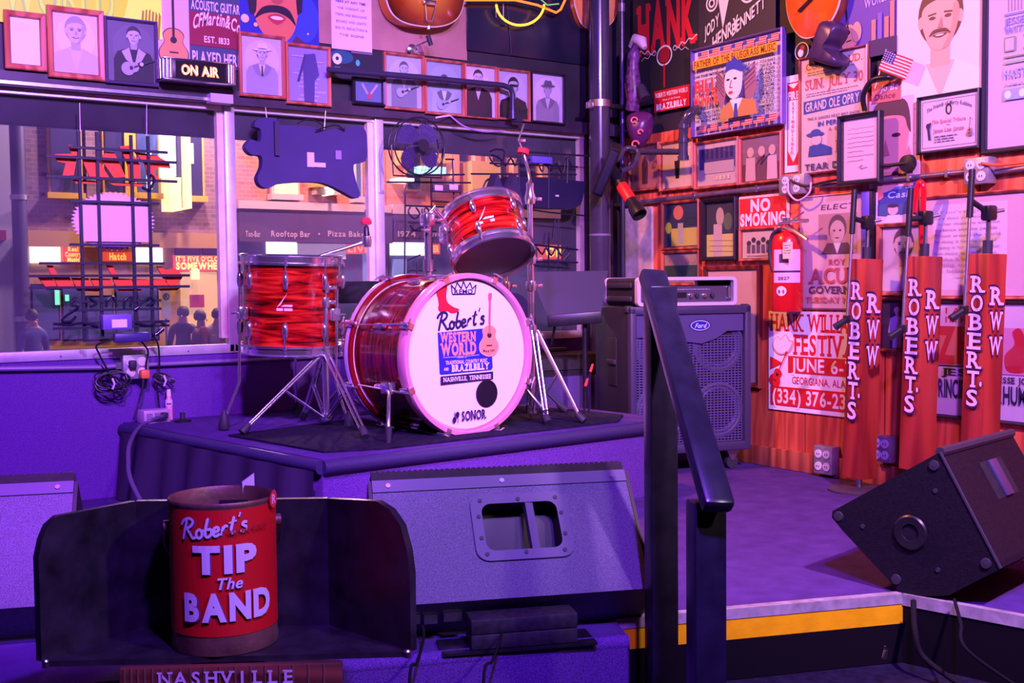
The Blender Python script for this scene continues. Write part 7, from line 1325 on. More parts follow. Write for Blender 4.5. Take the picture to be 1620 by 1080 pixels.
    for u, k, wd in ((.10, .35, .05), (.18, .38, .03), (.26, .35, .04)): MB().box(tuple(cm(u, k)-Vector((0, .006, .006))), (wd, .012, .02)).build('connector', STEEL, t)
    return t
ang_w = math.radians(-22); wed_w = .608; wo = at(1030, 925, 2.56)-Vector((math.cos(ang_w), math.sin(ang_w), 0))*wed_w
mw = wedge('grey-black floor monitor with a steel-framed handle, centre front', Vector((wo.x, wo.y, ZS)), ang_w, wed_w)
blk = thing('wooden_block', 'two stacked black boards propping up the centre monitor', 'block', onZ(832, 1029, ZS)+Vector((.014, .036, .0)), (0, 0, ang_w))
BLKM = mat('worn_black_board', (.022, .018, .03), .6, var=.5, vscale=60)
for k in range(2): MB().box((0, 0, .024+.033*k), (.235, .07, .032), bev=.003).build('board', BLKM, blk)
MB().box((-.01, .01, .004), (.34, .10, .006)).build('base_sheet', BLACK, blk)
lo_ = at(103, 948, 2.48)-Vector((math.cos(math.radians(-20)), math.sin(math.radians(-20)), 0))*.58; wedge('floor monitor at the left edge of the photograph behind the tray', Vector((lo_.x, lo_.y, ZS)), math.radians(-20), .58)
for k, (x0, y0, x1, y1) in enumerate(((668, 985, 648, 1078), (795, 975, 765, 1078))):
    a = at(x0, y0, 2.50); b_ = at(x1, y1, 2.22)
    tube('monitor_cable', CABLE, bez([a, a.lerp(b_, .3)+Vector((.012, 0, 0)), a.lerp(b_, .7)+Vector((.008, 0, 0)), b_, Vector((b_.x-.01, b_.y-.02, .25)), Vector((b_.x-.03, b_.y-.05, .012))], 8), .0032, label=('thin cable hanging from the left connector of the centre monitor', 'thin cable crossing the stacked boards below the monitor')[k], cat='cable')
# ---- stage front moulding
sf0, sf1 = Vector((-3.9, 3.96, ZS)), Vector((1.60, 1.915, ZS)); dd = (sf1-sf0); nn_ = Vector((dd.y, -dd.x, 0)).normalized()
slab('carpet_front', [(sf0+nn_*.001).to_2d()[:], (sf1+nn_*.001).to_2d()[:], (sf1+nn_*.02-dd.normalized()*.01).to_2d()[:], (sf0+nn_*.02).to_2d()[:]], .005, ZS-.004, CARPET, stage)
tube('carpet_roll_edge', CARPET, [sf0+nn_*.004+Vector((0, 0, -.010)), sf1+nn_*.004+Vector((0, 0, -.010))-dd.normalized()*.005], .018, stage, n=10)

# ---- stair handrail
A_ = at(1045, 600, 2.5); B_ = at(1117, 850, 2.13)
hr = thing('stair_handrail', 'black wooden handrail with two posts at the stage steps', 'handrail', (A_.x, A_.y, 0)); s_ = Vector((A_.x, A_.y, 0))
rot = math.radians(-18); Mr = Matrix.Rotation(rot, 4, 'Z')
HRM = mat('black_gloss_rail', (.022, .019, .036), .28, var=.3, vscale=22); zA = at(1043, 452, 2.5).z; zB = at(1117, 790, 2.13).z
MB().box((0, 0, zA/2), (.064, .046, zA), Mr, bev=.004).build('post', HRM, hr)
MB().box((0, 0, zB/2), (.064, .046, zB), Matrix.Translation(Vector((B_.x, B_.y, 0))-s_) @ Mr, bev=.004).build('post', HRM, hr)
h0, h1 = at(1031, 446, 2.52)-s_, at(1131, 800, 2.08)-s_; d = h1-h0; side = Mr @ Vector((1, 0, 0)); side = (side-d.normalized()*side.dot(d.normalized())).normalized(); upv = d.normalized().cross(side).normalized(); upv = upv if upv.z > 0 else -upv
Mx = Matrix.Identity(4)
for i in range(3): Mx[i][0] = side[i]; Mx[i][1] = upv[i]; Mx[i][2] = d.normalized()[i]; Mx[i][3] = h0[i]
MB().box((0, .012, d.length/2), (.060, .034, d.length+.03), Mx, bev=.009).build('rail', HRM, hr)

# ---- right floor monitor lying on its side
ax = Vector((.978, .208, 0)).normalized(); P0 = Vector((2.372, 1.781, ZS))
def onside(x, y): d = ray(x, y); return EYE+d*((P0-EYE).dot(ax)/d.dot(ax))
prof = [onside(*p_) for p_ in ((1487, 719), (1317, 812), (1316, 822), (1332, 842), (1424, 941), (1440, 947), (1500, 946), (1583, 903), (1580, 893))]
mr = thing('floor_monitor', 'black floor monitor tipped on the stage corner, right foreground', 'floor monitor', P0); n = len(prof); LN = .46
pr = [v-P0 for v in prof]; zmin = min(v.z for v in pr); pr = [v-Vector((0, 0, zmin)) for v in pr]
BXM = mat('black_box_paint', (.008, .006, .011), .65, spec=.2, var=.35, vscale=120, bump=.35, bscale=300)
MB().add(pr+[v+ax*LN for v in pr], [tuple(range(n)), tuple(range(n, 2*n))[::-1]]+[(i, n+i, n+(i+1) % n, (i+1) % n) for i in range(n)]).build('cabinet', BXM, mr, smooth=0)
tube_e = [pr[0], pr[0]+ax*LN]; MB().tube(tube_e, .012, 8).build('edge_bumper', RUBBER, mr); MB().tube([pr[0], pr[7]], .004, 6).build('edge_bead', RUBBER, mr)
def sidept(x, y, out): q = onside(x, y)-P0-Vector((0, 0, zmin))-ax*out; return q
Mz = frame_to(-ax, loc=sidept(1441, 846, .0)); MB().lathe([(.018, .001), (.040, .001), (.044, .004), (.040, .008), (.022, .006), (.018, -.02), (0, -.02)], 28, M=Mz).build('pole_socket', BLACK, mr)
for (x, y) in ((1478, 740), (1327, 820), (1418, 920), (1560, 895)): MB().lathe([(0, .0), (.013, .0), (.012, .005), (0, .006)], 14, M=frame_to(-ax, loc=sidept(x, y, 0))).build('corner_foot', RUBBER, mr)
for (x, y) in ((1365, 836), (1480, 780), (1484, 905)): MB().cyl(sidept(x, y, 0), sidept(x, y, .003), .006, n=10).build('bolt', RUBBER, mr)
e0, e1 = pr[0], pr[7]; fn_ = (e1-e0).cross(ax).normalized(); fn_ = fn_ if fn_.dot(-_f) > 0 else -fn_
hc = e0.lerp(e1, .34)+ax*.24; Mh = Matrix.Identity(4); z_ = (e1-e0).normalized()
for i in range(3): Mh[i][0] = ax[i]; Mh[i][1] = fn_[i]; Mh[i][2] = z_[i]; Mh[i][3] = hc[i]
MB().box((0, .0015, 0), (.14, .003, .10), Mh).build('handle_recess', MATTE, mr); MB().box((.0, .006, 0), (.05, .010, .10), Mh, bev=.004).build('handle_grip', mat('violet_sheen_grip', (.05, .04, .10), .35), mr)
tube('monitor_cable', CABLE, bez([at(1445, 950, 2.78), at(1448, 1000, 2.72), at(1462, 1040, 2.7), Vector((2.30, 1.55, .36))], 6), .007, label='cable running off the stage corner under the right monitor', cat='cable')
tube('monitor_cable', CABLE, bez([at(1510, 948, 2.72), at(1520, 985, 2.62), at(1532, 1030, 2.55), Vector((2.36, 1.40, .36))], 6), .004, label='thin cable hanging over the silver edge at right', cat='cable')
ck = thing('cable_clip', 'small bright metal clip on the dark step face', 'clip', at(1400, 1035, 2.62)); MB().box((0, 0, 0), (.012, .006, .022), Matrix.Rotation(.4, 4, 'Y'), bev=.002).build('body', STEEL, ck); MB().cyl((0, 0, .011), (0, 0, .02), .003, n=8).build('pin', STEEL, ck)

# ---- three microphone stands sheathed in lettered wooden posts
PW = wood('red_stained_post', S(132, 30, 26), S(182, 62, 46), 6.0, .38, coat=.3)
OUTL = S(52, 14, 66); LTP = S(246, 206, 238)
def robert_post(label, px, ytop, ybot, X, rod, clipy, arm):
    c0, c1 = onX(px, ytop, X), onX(px+6, ybot, X); base = Vector((c1.x, c1.y, ZS)); H = c0.z-c1.z; zb_ = c1.z-ZS
    t = thing('microphone_stand', label, 'microphone stand', base, (0, 0, math.radians(-7)), 'wooden-cased microphone stands'); A = .086
    lean = (c0-c1); lean = Matrix.Rotation(-.03, 4, 'X') 
    Mt = Matrix.Translation((0, 0, zb_)) @ Matrix.Rotation(math.radians(1.6), 4, Vector((_f.x, _f.y, 0)))
    sh = MB().box((0, 0, H/2), (A, A, H), Mt, bev=.002).build('wooden_post', PW, t)
    pl = Print(); hh = H*.074; y0 = H*.855
    for k, ch in enumerate("ROBERT"): 
        pl.text(ch, (.004)*1, y0-k*H*.0905, hh*1.18, OUTL, w=A*.66, st='x', slab=True); pl.text(ch, .004, y0-k*H*.0905, hh, LTP, w=A*.56, st='b', slab=True)
    k = 6; pl.ell(.036, y0-k*H*.0905+hh*.95, .008, .012, OUTL, n=10); pl.ell(.036, y0-k*H*.0905+hh*.95, .005, .009, LTP, n=10)
    pl.text('S', .004, y0-k*H*.0905, hh*1.18, OUTL, w=A*.62, st='x'); pl.text('S', .004, y0-k*H*.0905, hh, LTP, w=A*.52, st='b')
    pl.build('lettering', sh, mapf=lambda u, v, l: tuple(Mt @ Vector((-A/2-.0006-l, -u, v))))
    pr_ = Print(); y1 = H*.80
    for k, ch in enumerate('RWW'): pr_.text(ch, 0, y1-k*H*.118, hh*1.30, OUTL, w=A*.74, st='x', slab=True); pr_.text(ch, 0, y1-k*H*.118, hh*1.10, LTP, w=A*.62, st='b', slab=True)
    pr_.build('lettering', sh, mapf=lambda u, v, l: tuple(Mt @ Vector((u, -A/2-.0006-l, v))))
    MB().lathe([(0, 0), (.114, 0), (.114, .006), (.105, .012), (.03, .016), (0, .016)], 40).build('round_base', mat('dark_cast_base', (.05, .035, .06), .4), t); MB().cyl((0, 0, .014), (0, 0, zb_+.01), .012, n=12).build('lower_tube', STEEL, t)
    tt = zb_+H; MB().cyl(Mt @ Vector((0, 0, H)), Mt @ Vector((0, 0, H+.045)), .016, n=14).build('clutch', RUBBER, t); MB().cyl(Mt @ Vector((0, 0, H+.045)), Mt @ Vector((0, 0, H+.125)), .008, n=10).build('inner_tube', STEEL, t)
    j = Mt @ Vector((0, 0, H+.135)); Rz = Matrix.Rotation(math.radians(7), 3, 'Z'); W2L = lambda x, y, off: Rz @ (at(x, y, off)-base)
    MB().box(tuple(j), (.04, .04, .05), bev=.008).build('swivel', BLACK, t); MB().tube([j, j+Rz @ (_r*.05+_u*.01)], .006, 8).build('thumb_screw', STEEL, t)
    dj = (base-EYE).dot(_f)-.06
    a, b_ = W2L(rod[0], rod[1], dj), W2L(rod[2], rod[3], dj); d = b_-a
    MB().tube([a+d*.30, b_], .0055, 8).build('boom_rod', STEEL, t, smooth=60); MB().tube([a, a+d*.34], .011, 10).build('boom_grip', BLACK, t, smooth=60); MB().tube([j, a+d*.22], .010, 8).build('boom_clamp', BLACK, t)
    MB().box(tuple(b_), (.022, .022, .03), bev=.005).build('microphone_clip', BLACK, t); MB().tube([b_, b_-Rz @ (_r*.045+_u*.03)], [.011, .014], 10).build('clip_jaw', BLACK, t)
    return t
robert_post('microphone stand cased in a lettered red wooden post, leftmost beside the festival poster', 1353, 410, 755, 3.44, (1352, 300, 1340, 505), 0, 0)
robert_post('microphone stand cased in a lettered red wooden post, middle one of three', 1444, 406, 742, 3.42, (1441, 298, 1428, 520), 0, 0)
robert_post('microphone stand cased in a lettered red wooden post, rightmost above the tipped monitor', 1543, 402, 730, 3.40, (1538, 268, 1526, 490), 0, 0)
rb = thing('red_instrument_strap', 'glossy red curved instrument hook behind the middle microphone stand', 'strap', onX(1456, 305, XW-.06)); s_ = Vector(rb.location)
MB().tube(bez([onX(1446, 335, XW-.06)-s_, onX(1450, 300, XW-.08)-s_, onX(1456, 288, XW-.08)-s_, onX(1461, 300, XW-.08)-s_, onX(1460, 345, XW-.06)-s_, onX(1458, 395, XW-.05)-s_], 6), .010, 10).build('hook', mat('gloss_red', S(226, 24, 40), .2, coat=.6), rb, smooth=60); MB().cyl(onX(1447, 335, XW-.055)-s_, onX(1447, 335, XW)-s_, .008, n=8).build('peg', STEEL, rb)
dbx = thing('blue_strip', 'narrow dark blue upright frame edge behind the first microphone stand', 'frame', onX(1376, 370, XW-.02)); c, w, h = RW.rect(1366, 1380, 302, 410, .02); dbx.location = c; dbx.rotation_euler = (0, 0, -PI/2); MB().box((0, 0, 0), (w, .03, h), bev=.003).build('edge', mat('violet_blue_edge', S(96, 80, 190), .4), dbx); MB().box((w*.6, .0, 0), (w*.3, .034, h), bev=.003).build('dark_edge', FRAMEK, dbx)
# ================================================================== the street outside
YF = YW+16.0
ASPH = mat('asphalt', (.05, .045, .06), .8, var=.3, vscale=3); CONC = mat('pavement_concrete', (.22, .2, .24), .8, var=.2, vscale=2)
street = struct(box('street_ground', ASPH, (8, YW+10.2, -.95), (60, 19.9, .2)), 'asphalt street outside the window')
box('pavement', CONC, (8, YW+1.7, -.80), (60, 2.8, .16), street); box('pavement', CONC, (8, YF-1.6, -.80), (60, 3.0, .16), street)
def brick(name, c1, c2, cm, sc):
    M = bpy.data.materials.new(name); M.use_nodes = True; nt = M.node_tree; b = nt.nodes['Principled BSDF']; tc = nt.nodes.new('ShaderNodeTexCoord'); mp = nt.nodes.new('ShaderNodeMapping'); mp.inputs['Rotation'].default_value = (PI/2, 0, 0)
    t = nt.nodes.new('ShaderNodeTexBrick'); t.inputs['Scale'].default_value = sc; t.inputs['Color1'].default_value = (*c1, 1); t.inputs['Color2'].default_value = (*c2, 1); t.inputs['Mortar'].default_value = (*cm, 1); t.inputs['Mortar Size'].default_value = .012
    nt.links.new(tc.outputs['Object'], mp.inputs[0]); nt.links.new(mp.outputs[0], t.inputs['Vector']); nt.links.new(t.outputs['Color'], b.inputs['Base Color']); b.inputs['Roughness'].default_value = .85; return M
BR1 = brick('purple_brown_brick', S(112, 82, 92), S(140, 104, 110), S(160, 130, 140), 3.2); BR2 = brick('red_brown_brick', S(150, 84, 80), S(170, 104, 92), S(170, 130, 130), 3.2)
YT = mat('yellow_trim_paint', S(226, 172, 40), .5); TAN = mat('tan_fascia', S(206, 150, 80), .55); PGL = mat('dark_shop_glass', S(56, 52, 86), .15); BGL = mat('blue_shop_glass', S(70, 84, 130), .15)
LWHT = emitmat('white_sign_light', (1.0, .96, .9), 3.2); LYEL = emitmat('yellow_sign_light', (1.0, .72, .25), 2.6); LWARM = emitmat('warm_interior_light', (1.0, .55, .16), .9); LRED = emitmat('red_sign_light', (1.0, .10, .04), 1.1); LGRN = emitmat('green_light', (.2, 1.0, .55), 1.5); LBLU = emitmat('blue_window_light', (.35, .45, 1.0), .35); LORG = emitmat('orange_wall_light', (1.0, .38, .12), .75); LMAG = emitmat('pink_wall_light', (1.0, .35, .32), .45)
def fr(x0, x1, y0, y1, off=0.0):
    xc, yc = (x0+x1)/2, (y0+y1)/2; a, b = onY(x0, yc, YF-off), onY(x1, yc, YF-off); t, u = onY(xc, y0, YF-off), onY(xc, y1, YF-off); return Vector(((a.x+b.x)/2, YF-off, (t.z+u.z)/2)), b.x-a.x, t.z-u.z
def building(name, label, x0, x1, material, zt=9.0):
    a, b = onY(x0, 400, YF).x, onY(x1, 400, YF).x; t = thing(name, label, 'building', ((a+b)/2, YF, 0)); MB().box((0, .3, zt/2-.6), (b-a-.01, .6, zt+1.0), None).build('wall', material, t); return t
def fp_(t, name, material, px, proud=.05, dep=None):
    c, w, h = fr(*px, 0.0); d = dep or proud*2; s_ = Vector(t.location); return MB().box((c.x-s_.x, -proud/2, c.z-s_.z), (w, proud, h)).build(name, material, t)
def fwin(t, px, trim, glass, sill=True, tw=4):
    x0, x1, y0, y1 = px; w = fp_(t, 'window', trim, (x0-tw, x1+tw, y0-tw, y1+tw), .10); g = fp_(t, 'pane', glass, (x0, x1, y0, y1), .13); g.parent = w; g.matrix_parent_inverse = Matrix.Identity(4)
    if sill: s_ = fp_(t, 'window_sill', trim, (x0-tw-3, x1+tw+3, y1, y1+9), .22); s_.parent = w
def fsign(t, px, bg, lines, col, lit=True, name='lit_sign'):
    s_ = fp_(t, name, bg, px, .16); c, w, h = fr(*px); p = Print()
    for (tx, v, hh, ww) in lines: p.text(tx, 0, v*h, hh*h, col, w=ww*w, st='x')
    o = p.build('sign_lettering', s_, mapf=lambda u, v, l: (u+c.x-t.location.x, -.17-l*4, v+c.z-t.location.z), material=LITPRINT if lit else None)
bA = building('street_bar_building', 'purple brick bar with yellow window trim across the street', 22, 368, BR1)
fp_(bA, 'fascia', TAN, (38, 367, 368, 392), .25); fp_(bA, 'shopfront', TAN, (38, 367, 392, 548), .10)
fwin(bA, (78, 124, 190, 306), YT, PGL); fwin(bA, (164, 192, 190, 306), YT, PGL); fwin(bA, (214, 246, 190, 306), YT, BGL); fwin(bA, (292, 316, 190, 311), YT, PGL)
fp_(bA, 'brick_pier', BR1, (133, 154, 190, 318), .14); fp_(bA, 'yellow_jamb', YT, (193, 209, 200, 312), .18); fp_(bA, 'warm_lamp', LYEL, (296, 302, 228, 260), .15)
fp_(bA, 'neon_column', LWHT, (249, 264, 206, 282), .5); fp_(bA, 'neon_column', LYEL, (255, 273, 284, 335), .5); fp_(bA, 'neon_column', LYEL, (279, 288, 208, 332), .5); fp_(bA, 'neon_backing', PGL, (262, 292, 200, 330), .3); fp_(bA, 'window_glow', LWHT, (228, 236, 240, 300), .16)
fsign(bA, (45, 92, 385, 416), LWHT, (), (1, 1, 1)); fsign(bA, (96, 128, 389, 416), LRED, (('Real', .3, .24, .5), ('Country', 0, .24, .8), ('Music', -.3, .24, .6)), (1, .62, .1)); fsign(bA, (160, 204, 399, 413), LRED, (('Hatch', 0, .7, .6),), (1, .55, .1)); fsign(bA, (212, 253, 388, 416), LWHT, (), (1, 1, 1)); fsign(bA, (271, 356, 404, 428), LRED, (("IT'S FIVE O'CLOCK", .26, .3, .94), ('SOMEWHERE', -.2, .42, .94)), (1, .72, .15))
for px in ((275, 312, 389, 402), (318, 355, 389, 402)): fwin(bA, px, TAN, mat('violet_transom', S(130, 84, 150), .3), False, 2)
for px in ((50, 90, 452, 536), (98, 128, 452, 536), (136, 175, 470, 536), (182, 210, 452, 536), (216, 246, 452, 536)): fwin(bA, px, TAN, BGL, False, 3)
fp_(bA, 'green_glow', LGRN, (84, 91, 458, 482), .15); fp_(bA, 'green_glow', LGRN, (100, 106, 466, 476), .15); fp_(bA, 'warm_doorway', LWARM, (283, 340, 430, 540), .14); fp_(bA, 'red_picture', mat('red_picture', S(190, 40, 50), .5), (296, 318, 466, 486), .18); fp_(bA, 'wall_lantern', LYEL, (298, 307, 426, 442), .3)
fsn = thing('street_sign', 'white no parking sign on the far pavement', 'sign', onY(263, 480, YF-1.2)); MB().box((0, 0, 0), (.14, .02, .50)).build('plate', WHITE, fsn); p = Print(); p.ring(0, .12, .055, .055, .014, S(60, 40, 60)); p.text('R', 0, .12, .06, S(60, 40, 60), st='b'); p.build('symbol', fsn, y=-.011); MB().cyl((0, .03, -1.6-.0), (0, .03, .2), .02, n=8).build('post', STEEL, fsn)
bB = building('street_pizza_building', 'reddish brick building with a dark lettered fascia across the street', 368.5, 612, BR2)
fp_(bB, 'stone_band', mat('pink_stone_band', S(206, 160, 160), .6), (370, 610, 322, 334), .25); fwin(bB, (430, 466, 205, 308), mat('pale_stone_trim', S(190, 160, 160), .6), LYEL); fwin(bB, (500, 524, 205, 300), MATS['pale_stone_trim'], BGL); fwin(bB, (560, 566, 240, 312), MATS['pale_stone_trim'], BGL); fp_(bB, 'flag_lamp', LORG, (488, 506, 290, 297), .4); fp_(bB, 'white_lamp', LWHT, (509, 514, 292, 310), .4)
FAS = mat('dark_fascia', S(70, 40, 76), .5)
fas = fp_(bB, 'fascia', FAS, (370, 610, 340, 384), .3)
p = Print(); c, w, h = fr(370, 610, 340, 384); 
def ftx(tx, x0, x1, y): a, b = onY(x0, y, YF).x, onY(x1, y, YF).x; p.text(tx, (a+b)/2-bB.location.x, onY((x0+x1)/2, y, YF).z, .105, S(206, 160, 170), w=b-a, st='b')
ftx('Too-Bar', 379, 402, 371); ftx('Rooftop Bar', 419, 480, 371); p.ell(onY(494, 371, YF).x-bB.location.x, onY(494, 371, YF).z, .02, .02, S(206, 160, 170)); ftx('Pizza Bakers', 508, 576, 371); p.build('fascia_lettering', fas, mapf=lambda u, v, l: (u, -.31-l*4, v))
fp_(bB, 'shopfront', mat('violet_shopfront', S(96, 74, 120), .4), (370, 610, 384, 548), .12); fsign(bB, (417, 464, 382, 402), LWHT, (), (1, 1, 1)); fp_(bB, 'white_panel', mat('pale_lilac_panel', S(232, 200, 226), .5, emit=(.9, .7, .85), estr=.35), (464, 540, 386, 410), .2); fsign(bB, (540, 583, 387, 402), LRED, (('LIVE', 0, .6, .8),), (1, .3, .1)); fp_(bB, 'window_light', LBLU, (570, 583, 400, 540), .16)
for px in ((380, 412, 420, 540), (420, 470, 420, 540), (480, 560, 430, 540)): fwin(bB, px, MATS['violet_shopfront'], BGL, False, 3)
bC = building('street_theatre_building', 'orange lit facade with tall pink pilasters across the street', 612.5, 960, mat('salmon_stucco', S(200, 110, 90), .7))
for x in (706, 740, 758, 800, 845, 885, 915): fp_(bC, 'pilaster', mat('glowing_pink_pilaster', S(236, 150, 120), .6, emit=(1, .4, .2), estr=.18), (x, x+9, 212, 300), .3)  # faint emission stands in for orange light falling on the pilasters
for px in ((640, 660, 215, 300), (722, 736, 228, 256), (770, 796, 215, 300), (812, 842, 215, 300), (857, 882, 215, 300), (897, 912, 215, 300)): fwin(bC, px, MATS['glowing_pink_pilaster'], PGL, False, 2)
fp_(bC, 'lit_wall_glow', LORG, (733, 778, 258, 320), .35); fp_(bC, 'lit_wall_glow', LORG, (624, 640, 225, 262), .35); fp_(bC, 'red_glow', LORG, (680, 704, 226, 258), .3); fp_(bC, 'blue_neon', emitmat('cyan_neon', (.4, .9, 1), 1.6), (650, 690, 266, 277), .4); fp_(bC, 'white_neon', LWHT, (617, 640, 284, 290), .4)  # glowing panels stand in for the orange lit wall
fp_(bC, 'stone_band', MATS['pink_stone_band'], (613, 955, 330, 344), .25); fz = fp_(bC, 'fascia', FAS, (613, 955, 346, 386), .3); fsign(bC, (613, 666, 384, 404), LWHT, (), (1, 1, 1)); fsign(bC, (670, 690, 386, 402), LRED, (('BEER', 0, .6, .8),), (1, .4, .1)); fsign(bC, (846, 915, 388, 410), LRED, (('OPEN', 0, .6, .7),), (1, .7, .1)); fp_(bC, 'shopfront', mat('teal_shopfront', S(84, 96, 130), .4), (613, 955, 386, 548), .1); fp_(bC, 'window_light', LBLU, (616, 636, 410, 450), .2)
p = Print(); p.text('1974', onY(632, 371, YF).x-bC.location.x, onY(632, 371, YF).z, .105, S(206, 160, 170), w=onY(646, 371, YF).x-onY(618, 371, YF).x, st='b'); p.text('Live', onY(676, 371, YF).x-bC.location.x, onY(676, 371, YF).z, .105, S(206, 160, 170), w=.28, st='b'); p.build('fascia_lettering', fz, mapf=lambda u, v, l: (u, -.31-l*4, v))
bL = building('street_corner_building', 'pale grey corner building with a red stripe, far left across the street', -260, 21.5, mat('pale_grey_stucco', S(150, 140, 160), .7)); fp_(bL, 'red_stripe', mat('red_stripe', S(190, 40, 70), .5), (-60, 8, 364, 380), .1)
dp = thing('street_drain_pipe', 'dark downpipe between the pale building and the brick bar', 'pipe', (onY(27, 400, YF).x, YF-.30, -.72)); MB().cyl((0, 0, 0), (0, 0, 8), .12, n=12).build('tube', mat('dark_downpipe', S(58, 50, 80), .5), dp); 
for z in (1.5, 3.5, 5.5): MB().cyl((0, 0, z), (0, 0, z+.08), .14, n=12).build('band', STEEL, dp)
# dark canopy over the pavement outside
zc_ = onY(200, 207, YW+1.5).z
cn_ = thing('street_canopy', 'dark canopy overhanging the pavement outside the window', 'canopy', (1.5, YW+.85, zc_)); MB().box((0, 0, .30), (9, 1.26, .60)).build('deck', mat('dark_canopy', (.02, .014, .04), .7), cn_); MB().box((0, .64, .3), (9, .02, .62)).build('edge_board', mat('canopy_edge', (.03, .02, .05), .6), cn_)
# parked car
def car():
    c = onY(345, 533, YW+7.5); t = thing('parked_car', 'dark car with orange light streaks parked in the street', 'car', (c.x+.9, c.y, -.85)); body = mat('dark_car_paint', (.05, .03, .06), .12, .3, coat=.8)
    pr = smooth2([(-2.1, .35), (-2.15, .75), (-1.3, .95), (-.7, 1.38), (.6, 1.42), (1.3, 1.0), (2.1, .85), (2.15, .35)], 4); n = len(pr); vs = []; fs = []
    for y, s_ in ((-.85, .92), (-.8, 1), (.8, 1), (.85, .92)): vs += [(x*1.0, y if z < 1.0 else y*.82, .35+(z-.35)*s_) for x, z in pr]
    for i in range(3): fs += [(i*n+k, i*n+(k+1) % n, (i+1)*n+(k+1) % n, (i+1)*n+k) for k in range(n)]
    MB().add(vs, fs+[tuple(range(n))[::-1], tuple(3*n+k for k in range(n))]).build('body', body, t, smooth=40)
    for s_ in (-1, 1):
        MB().prism([(-1.05, 1.0), (-.6, 1.32), (.5, 1.34), (1.0, 1.02)], s_*.80, s_*.835).build('side_window', PGL, t)
        for x in (-1.35, 1.35): MB().cyl((x, s_*.62, .33), (x, s_*.86, .33), .33, n=24).build('wheel', RUBBER, t)
    for s_ in (-.6, .6): MB().box((-2.08, s_, .68), (.08, .3, .14), bev=.03).build('tail_light', LRED, t)
    MB().box((-.2, -.86, .80), (2.6, .012, .03)).build('side_strip', LYEL, t)  # glowing strip imitates a streak of light along the car body
car()
# passers-by across the street and on the near pavement
def person(label, px, Y, shirt, trousers, skin, hair, turn=0.0, hgt=1.72, arm=.12):
    base = onY(px, 520, Y); t = thing('person', label, 'person', (base.x, Y, -.72), (0, 0, turn)); k = hgt/1.72
    me = bpy.data.meshes.new('body'); V = [(0, 0, .95), (0, 0, 1.15), (0, 0, 1.38), (0, 0, 1.47), (0, -.01, 1.58), (.17, 0, 1.38), (.22, 0, 1.12), (.22, -arm, .88), (-.17, 0, 1.38), (-.22, 0, 1.12), (-.2, -arm*1.3, .9), (.09, 0, .9), (.1, -.02, .5), (.1, .02, .08), (.1, -.12, .04), (-.09, 0, .9), (-.1, .03, .5), (-.1, .04, .08), (-.1, -.10, .04)]
    E_ = [(0, 1), (1, 2), (2, 3), (3, 4), (2, 5), (5, 6), (6, 7), (2, 8), (8, 9), (9, 10), (0, 11), (11, 12), (12, 13), (13, 14), (0, 15), (15, 16), (16, 17), (17, 18)]
    R_ = [.14, .13, .13, .055, .095, .07, .05, .035, .07, .05, .035, .09, .065, .045, .04, .09, .065, .045, .04]
    me.from_pydata([(x*k, y*k, z*k) for x, y, z in V], E_, []); o = bpy.data.objects.new('body', me); link(o, t); sk = o.modifiers.new('skin', 'SKIN'); 
    if not me.skin_vertices: 
        bm = bmesh.new(); bm.from_mesh(me); bm.verts.layers.skin.verify(); bm.to_mesh(me); bm.free()
    for i, sv in enumerate(me.skin_vertices[0].data): sv.radius = (R_[i]*k, R_[i]*k*(.75 if i < 3 else 1)); sv.use_root = i == 0
    ss = o.modifiers.new('smooth', 'SUBSURF'); ss.levels = ss.render_levels = 2
    M = bpy.data.materials.new('clothing'); M.use_nodes = True; nt = M.node_tree; tc = nt.nodes.new('ShaderNodeTexCoord'); sp = nt.nodes.new('ShaderNodeSeparateXYZ'); r = nt.nodes.new('ShaderNodeValToRGB'); r.color_ramp.interpolation = 'CONSTANT'; e = r.color_ramp.elements; e[0].color = (*trousers, 1); e[1].position = .94*k/2; e[1].color = (*shirt, 1); q = e.new(1.44*k/2); q.color = (*skin, 1)
    mm = nt.nodes.new('ShaderNodeMath'); mm.operation = 'MULTIPLY'; mm.inputs[1].default_value = .5; nt.links.new(tc.outputs['Object'], sp.inputs[0]); nt.links.new(sp.outputs['Z'], mm.inputs[0]); nt.links.new(mm.outputs[0], r.inputs[0]); nt.links.new(r.outputs[0], nt.nodes['Principled BSDF'].inputs['Base Color']); me.materials.append(M)
    hm = mat('hair_%d' % int(hair[0]*9999), hair, .6); MB().lathe([(0, .135), (.06, .12), (.098, .06), (.10, .0), (.075, -.04)], 16, M=Matrix.Translation((0, .015, 1.60*k))).build('hair', hm, t, smooth=60)
    MB().tube([(0, -.10*k, 1.575*k), (0, -.118*k, 1.555*k)], [.010, .014], 6).build('nose', mat('skin_tone', S(206, 150, 130), .5), t)
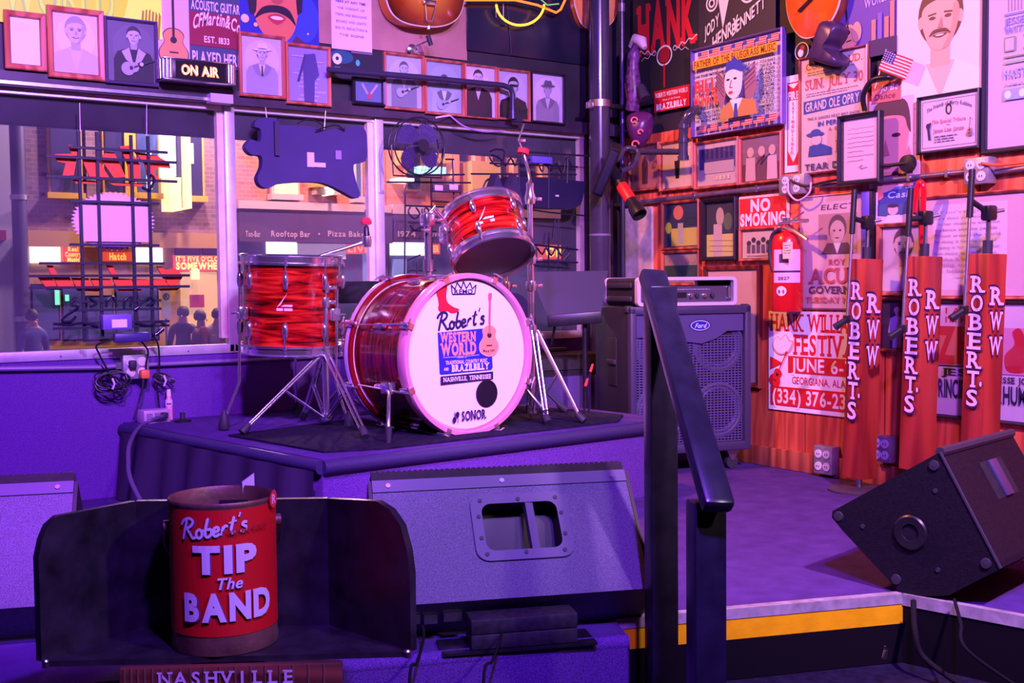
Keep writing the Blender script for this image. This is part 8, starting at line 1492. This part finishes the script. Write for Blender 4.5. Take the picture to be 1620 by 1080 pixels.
SKN = S(206, 150, 130); HB_ = S(50, 34, 30)
person('person in a blue shirt on the far left pavement', 52, YF-2.2, S(60, 70, 140), S(50, 50, 80), SKN, HB_, .4)
person('person in a dark jacket at the lit yellow doorway', 290, YF-2.0, S(50, 40, 60), S(40, 40, 60), SKN, HB_, -.5)
person('person in a maroon top walking past the yellow doorway', 318, YF-2.6, S(120, 50, 70), S(40, 40, 70), SKN, S(90, 60, 40), .7, 1.66)
person('person in a white top near the right of the yellow doorway', 345, YF-2.3, S(190, 180, 190), S(50, 50, 80), SKN, HB_, -.2, 1.68)
person('person in a tan shirt seen between the floor tom and bass drum', 528, YW+6.5, S(206, 160, 90), S(60, 60, 90), SKN, HB_, .2)
# added street lamps, unseen behind the mullions, that light the far facades
def area(name, loc, aim, power, col, sx, sy):
    d = bpy.data.lights.new(name, 'AREA'); d.shape = 'RECTANGLE'; d.size = sx; d.size_y = sy; d.energy = power; d.color = col; o = bpy.data.objects.new(name, d); COL.objects.link(o); o.location = loc; o.rotation_euler = (Vector(aim)-Vector(loc)).to_track_quat('-Z', 'Y').to_euler()
def added_street_lamp(label, x, col, power):
    t = thing('added_street_lamp', label, 'added lamp', (x, YF-2.6, -.72)); MB().cyl((0, 0, 0), (0, 0, 6.5), .07, .05, 12).build('post', BLACK, t); MB().tube([(0, 0, 6.5), (0, .3, 6.75), (0, .9, 6.8)], .035, 8).build('arm', BLACK, t); MB().box((0, 1.0, 6.78), (.25, .5, .1), bev=.03).build('lamp_head', LYEL, t)
    d = bpy.data.lights.new('added_street_light', 'POINT'); d.energy = power; d.color = col; d.shadow_soft_size = .2; o = bpy.data.objects.new('added_street_light', d); COL.objects.link(o); o.parent = t; o.location = (0, 1.0, 6.55)
added_street_lamp('added unseen street lamp lighting the brick bar', onY(367, 400, YF-2.6).x, (.92, .70, .82), 1500); added_street_lamp('added unseen street lamp lighting the orange facade', onY(601, 400, YF-2.6).x, (1.0, .58, .48), 2300)
bpy.context.view_layer.update()
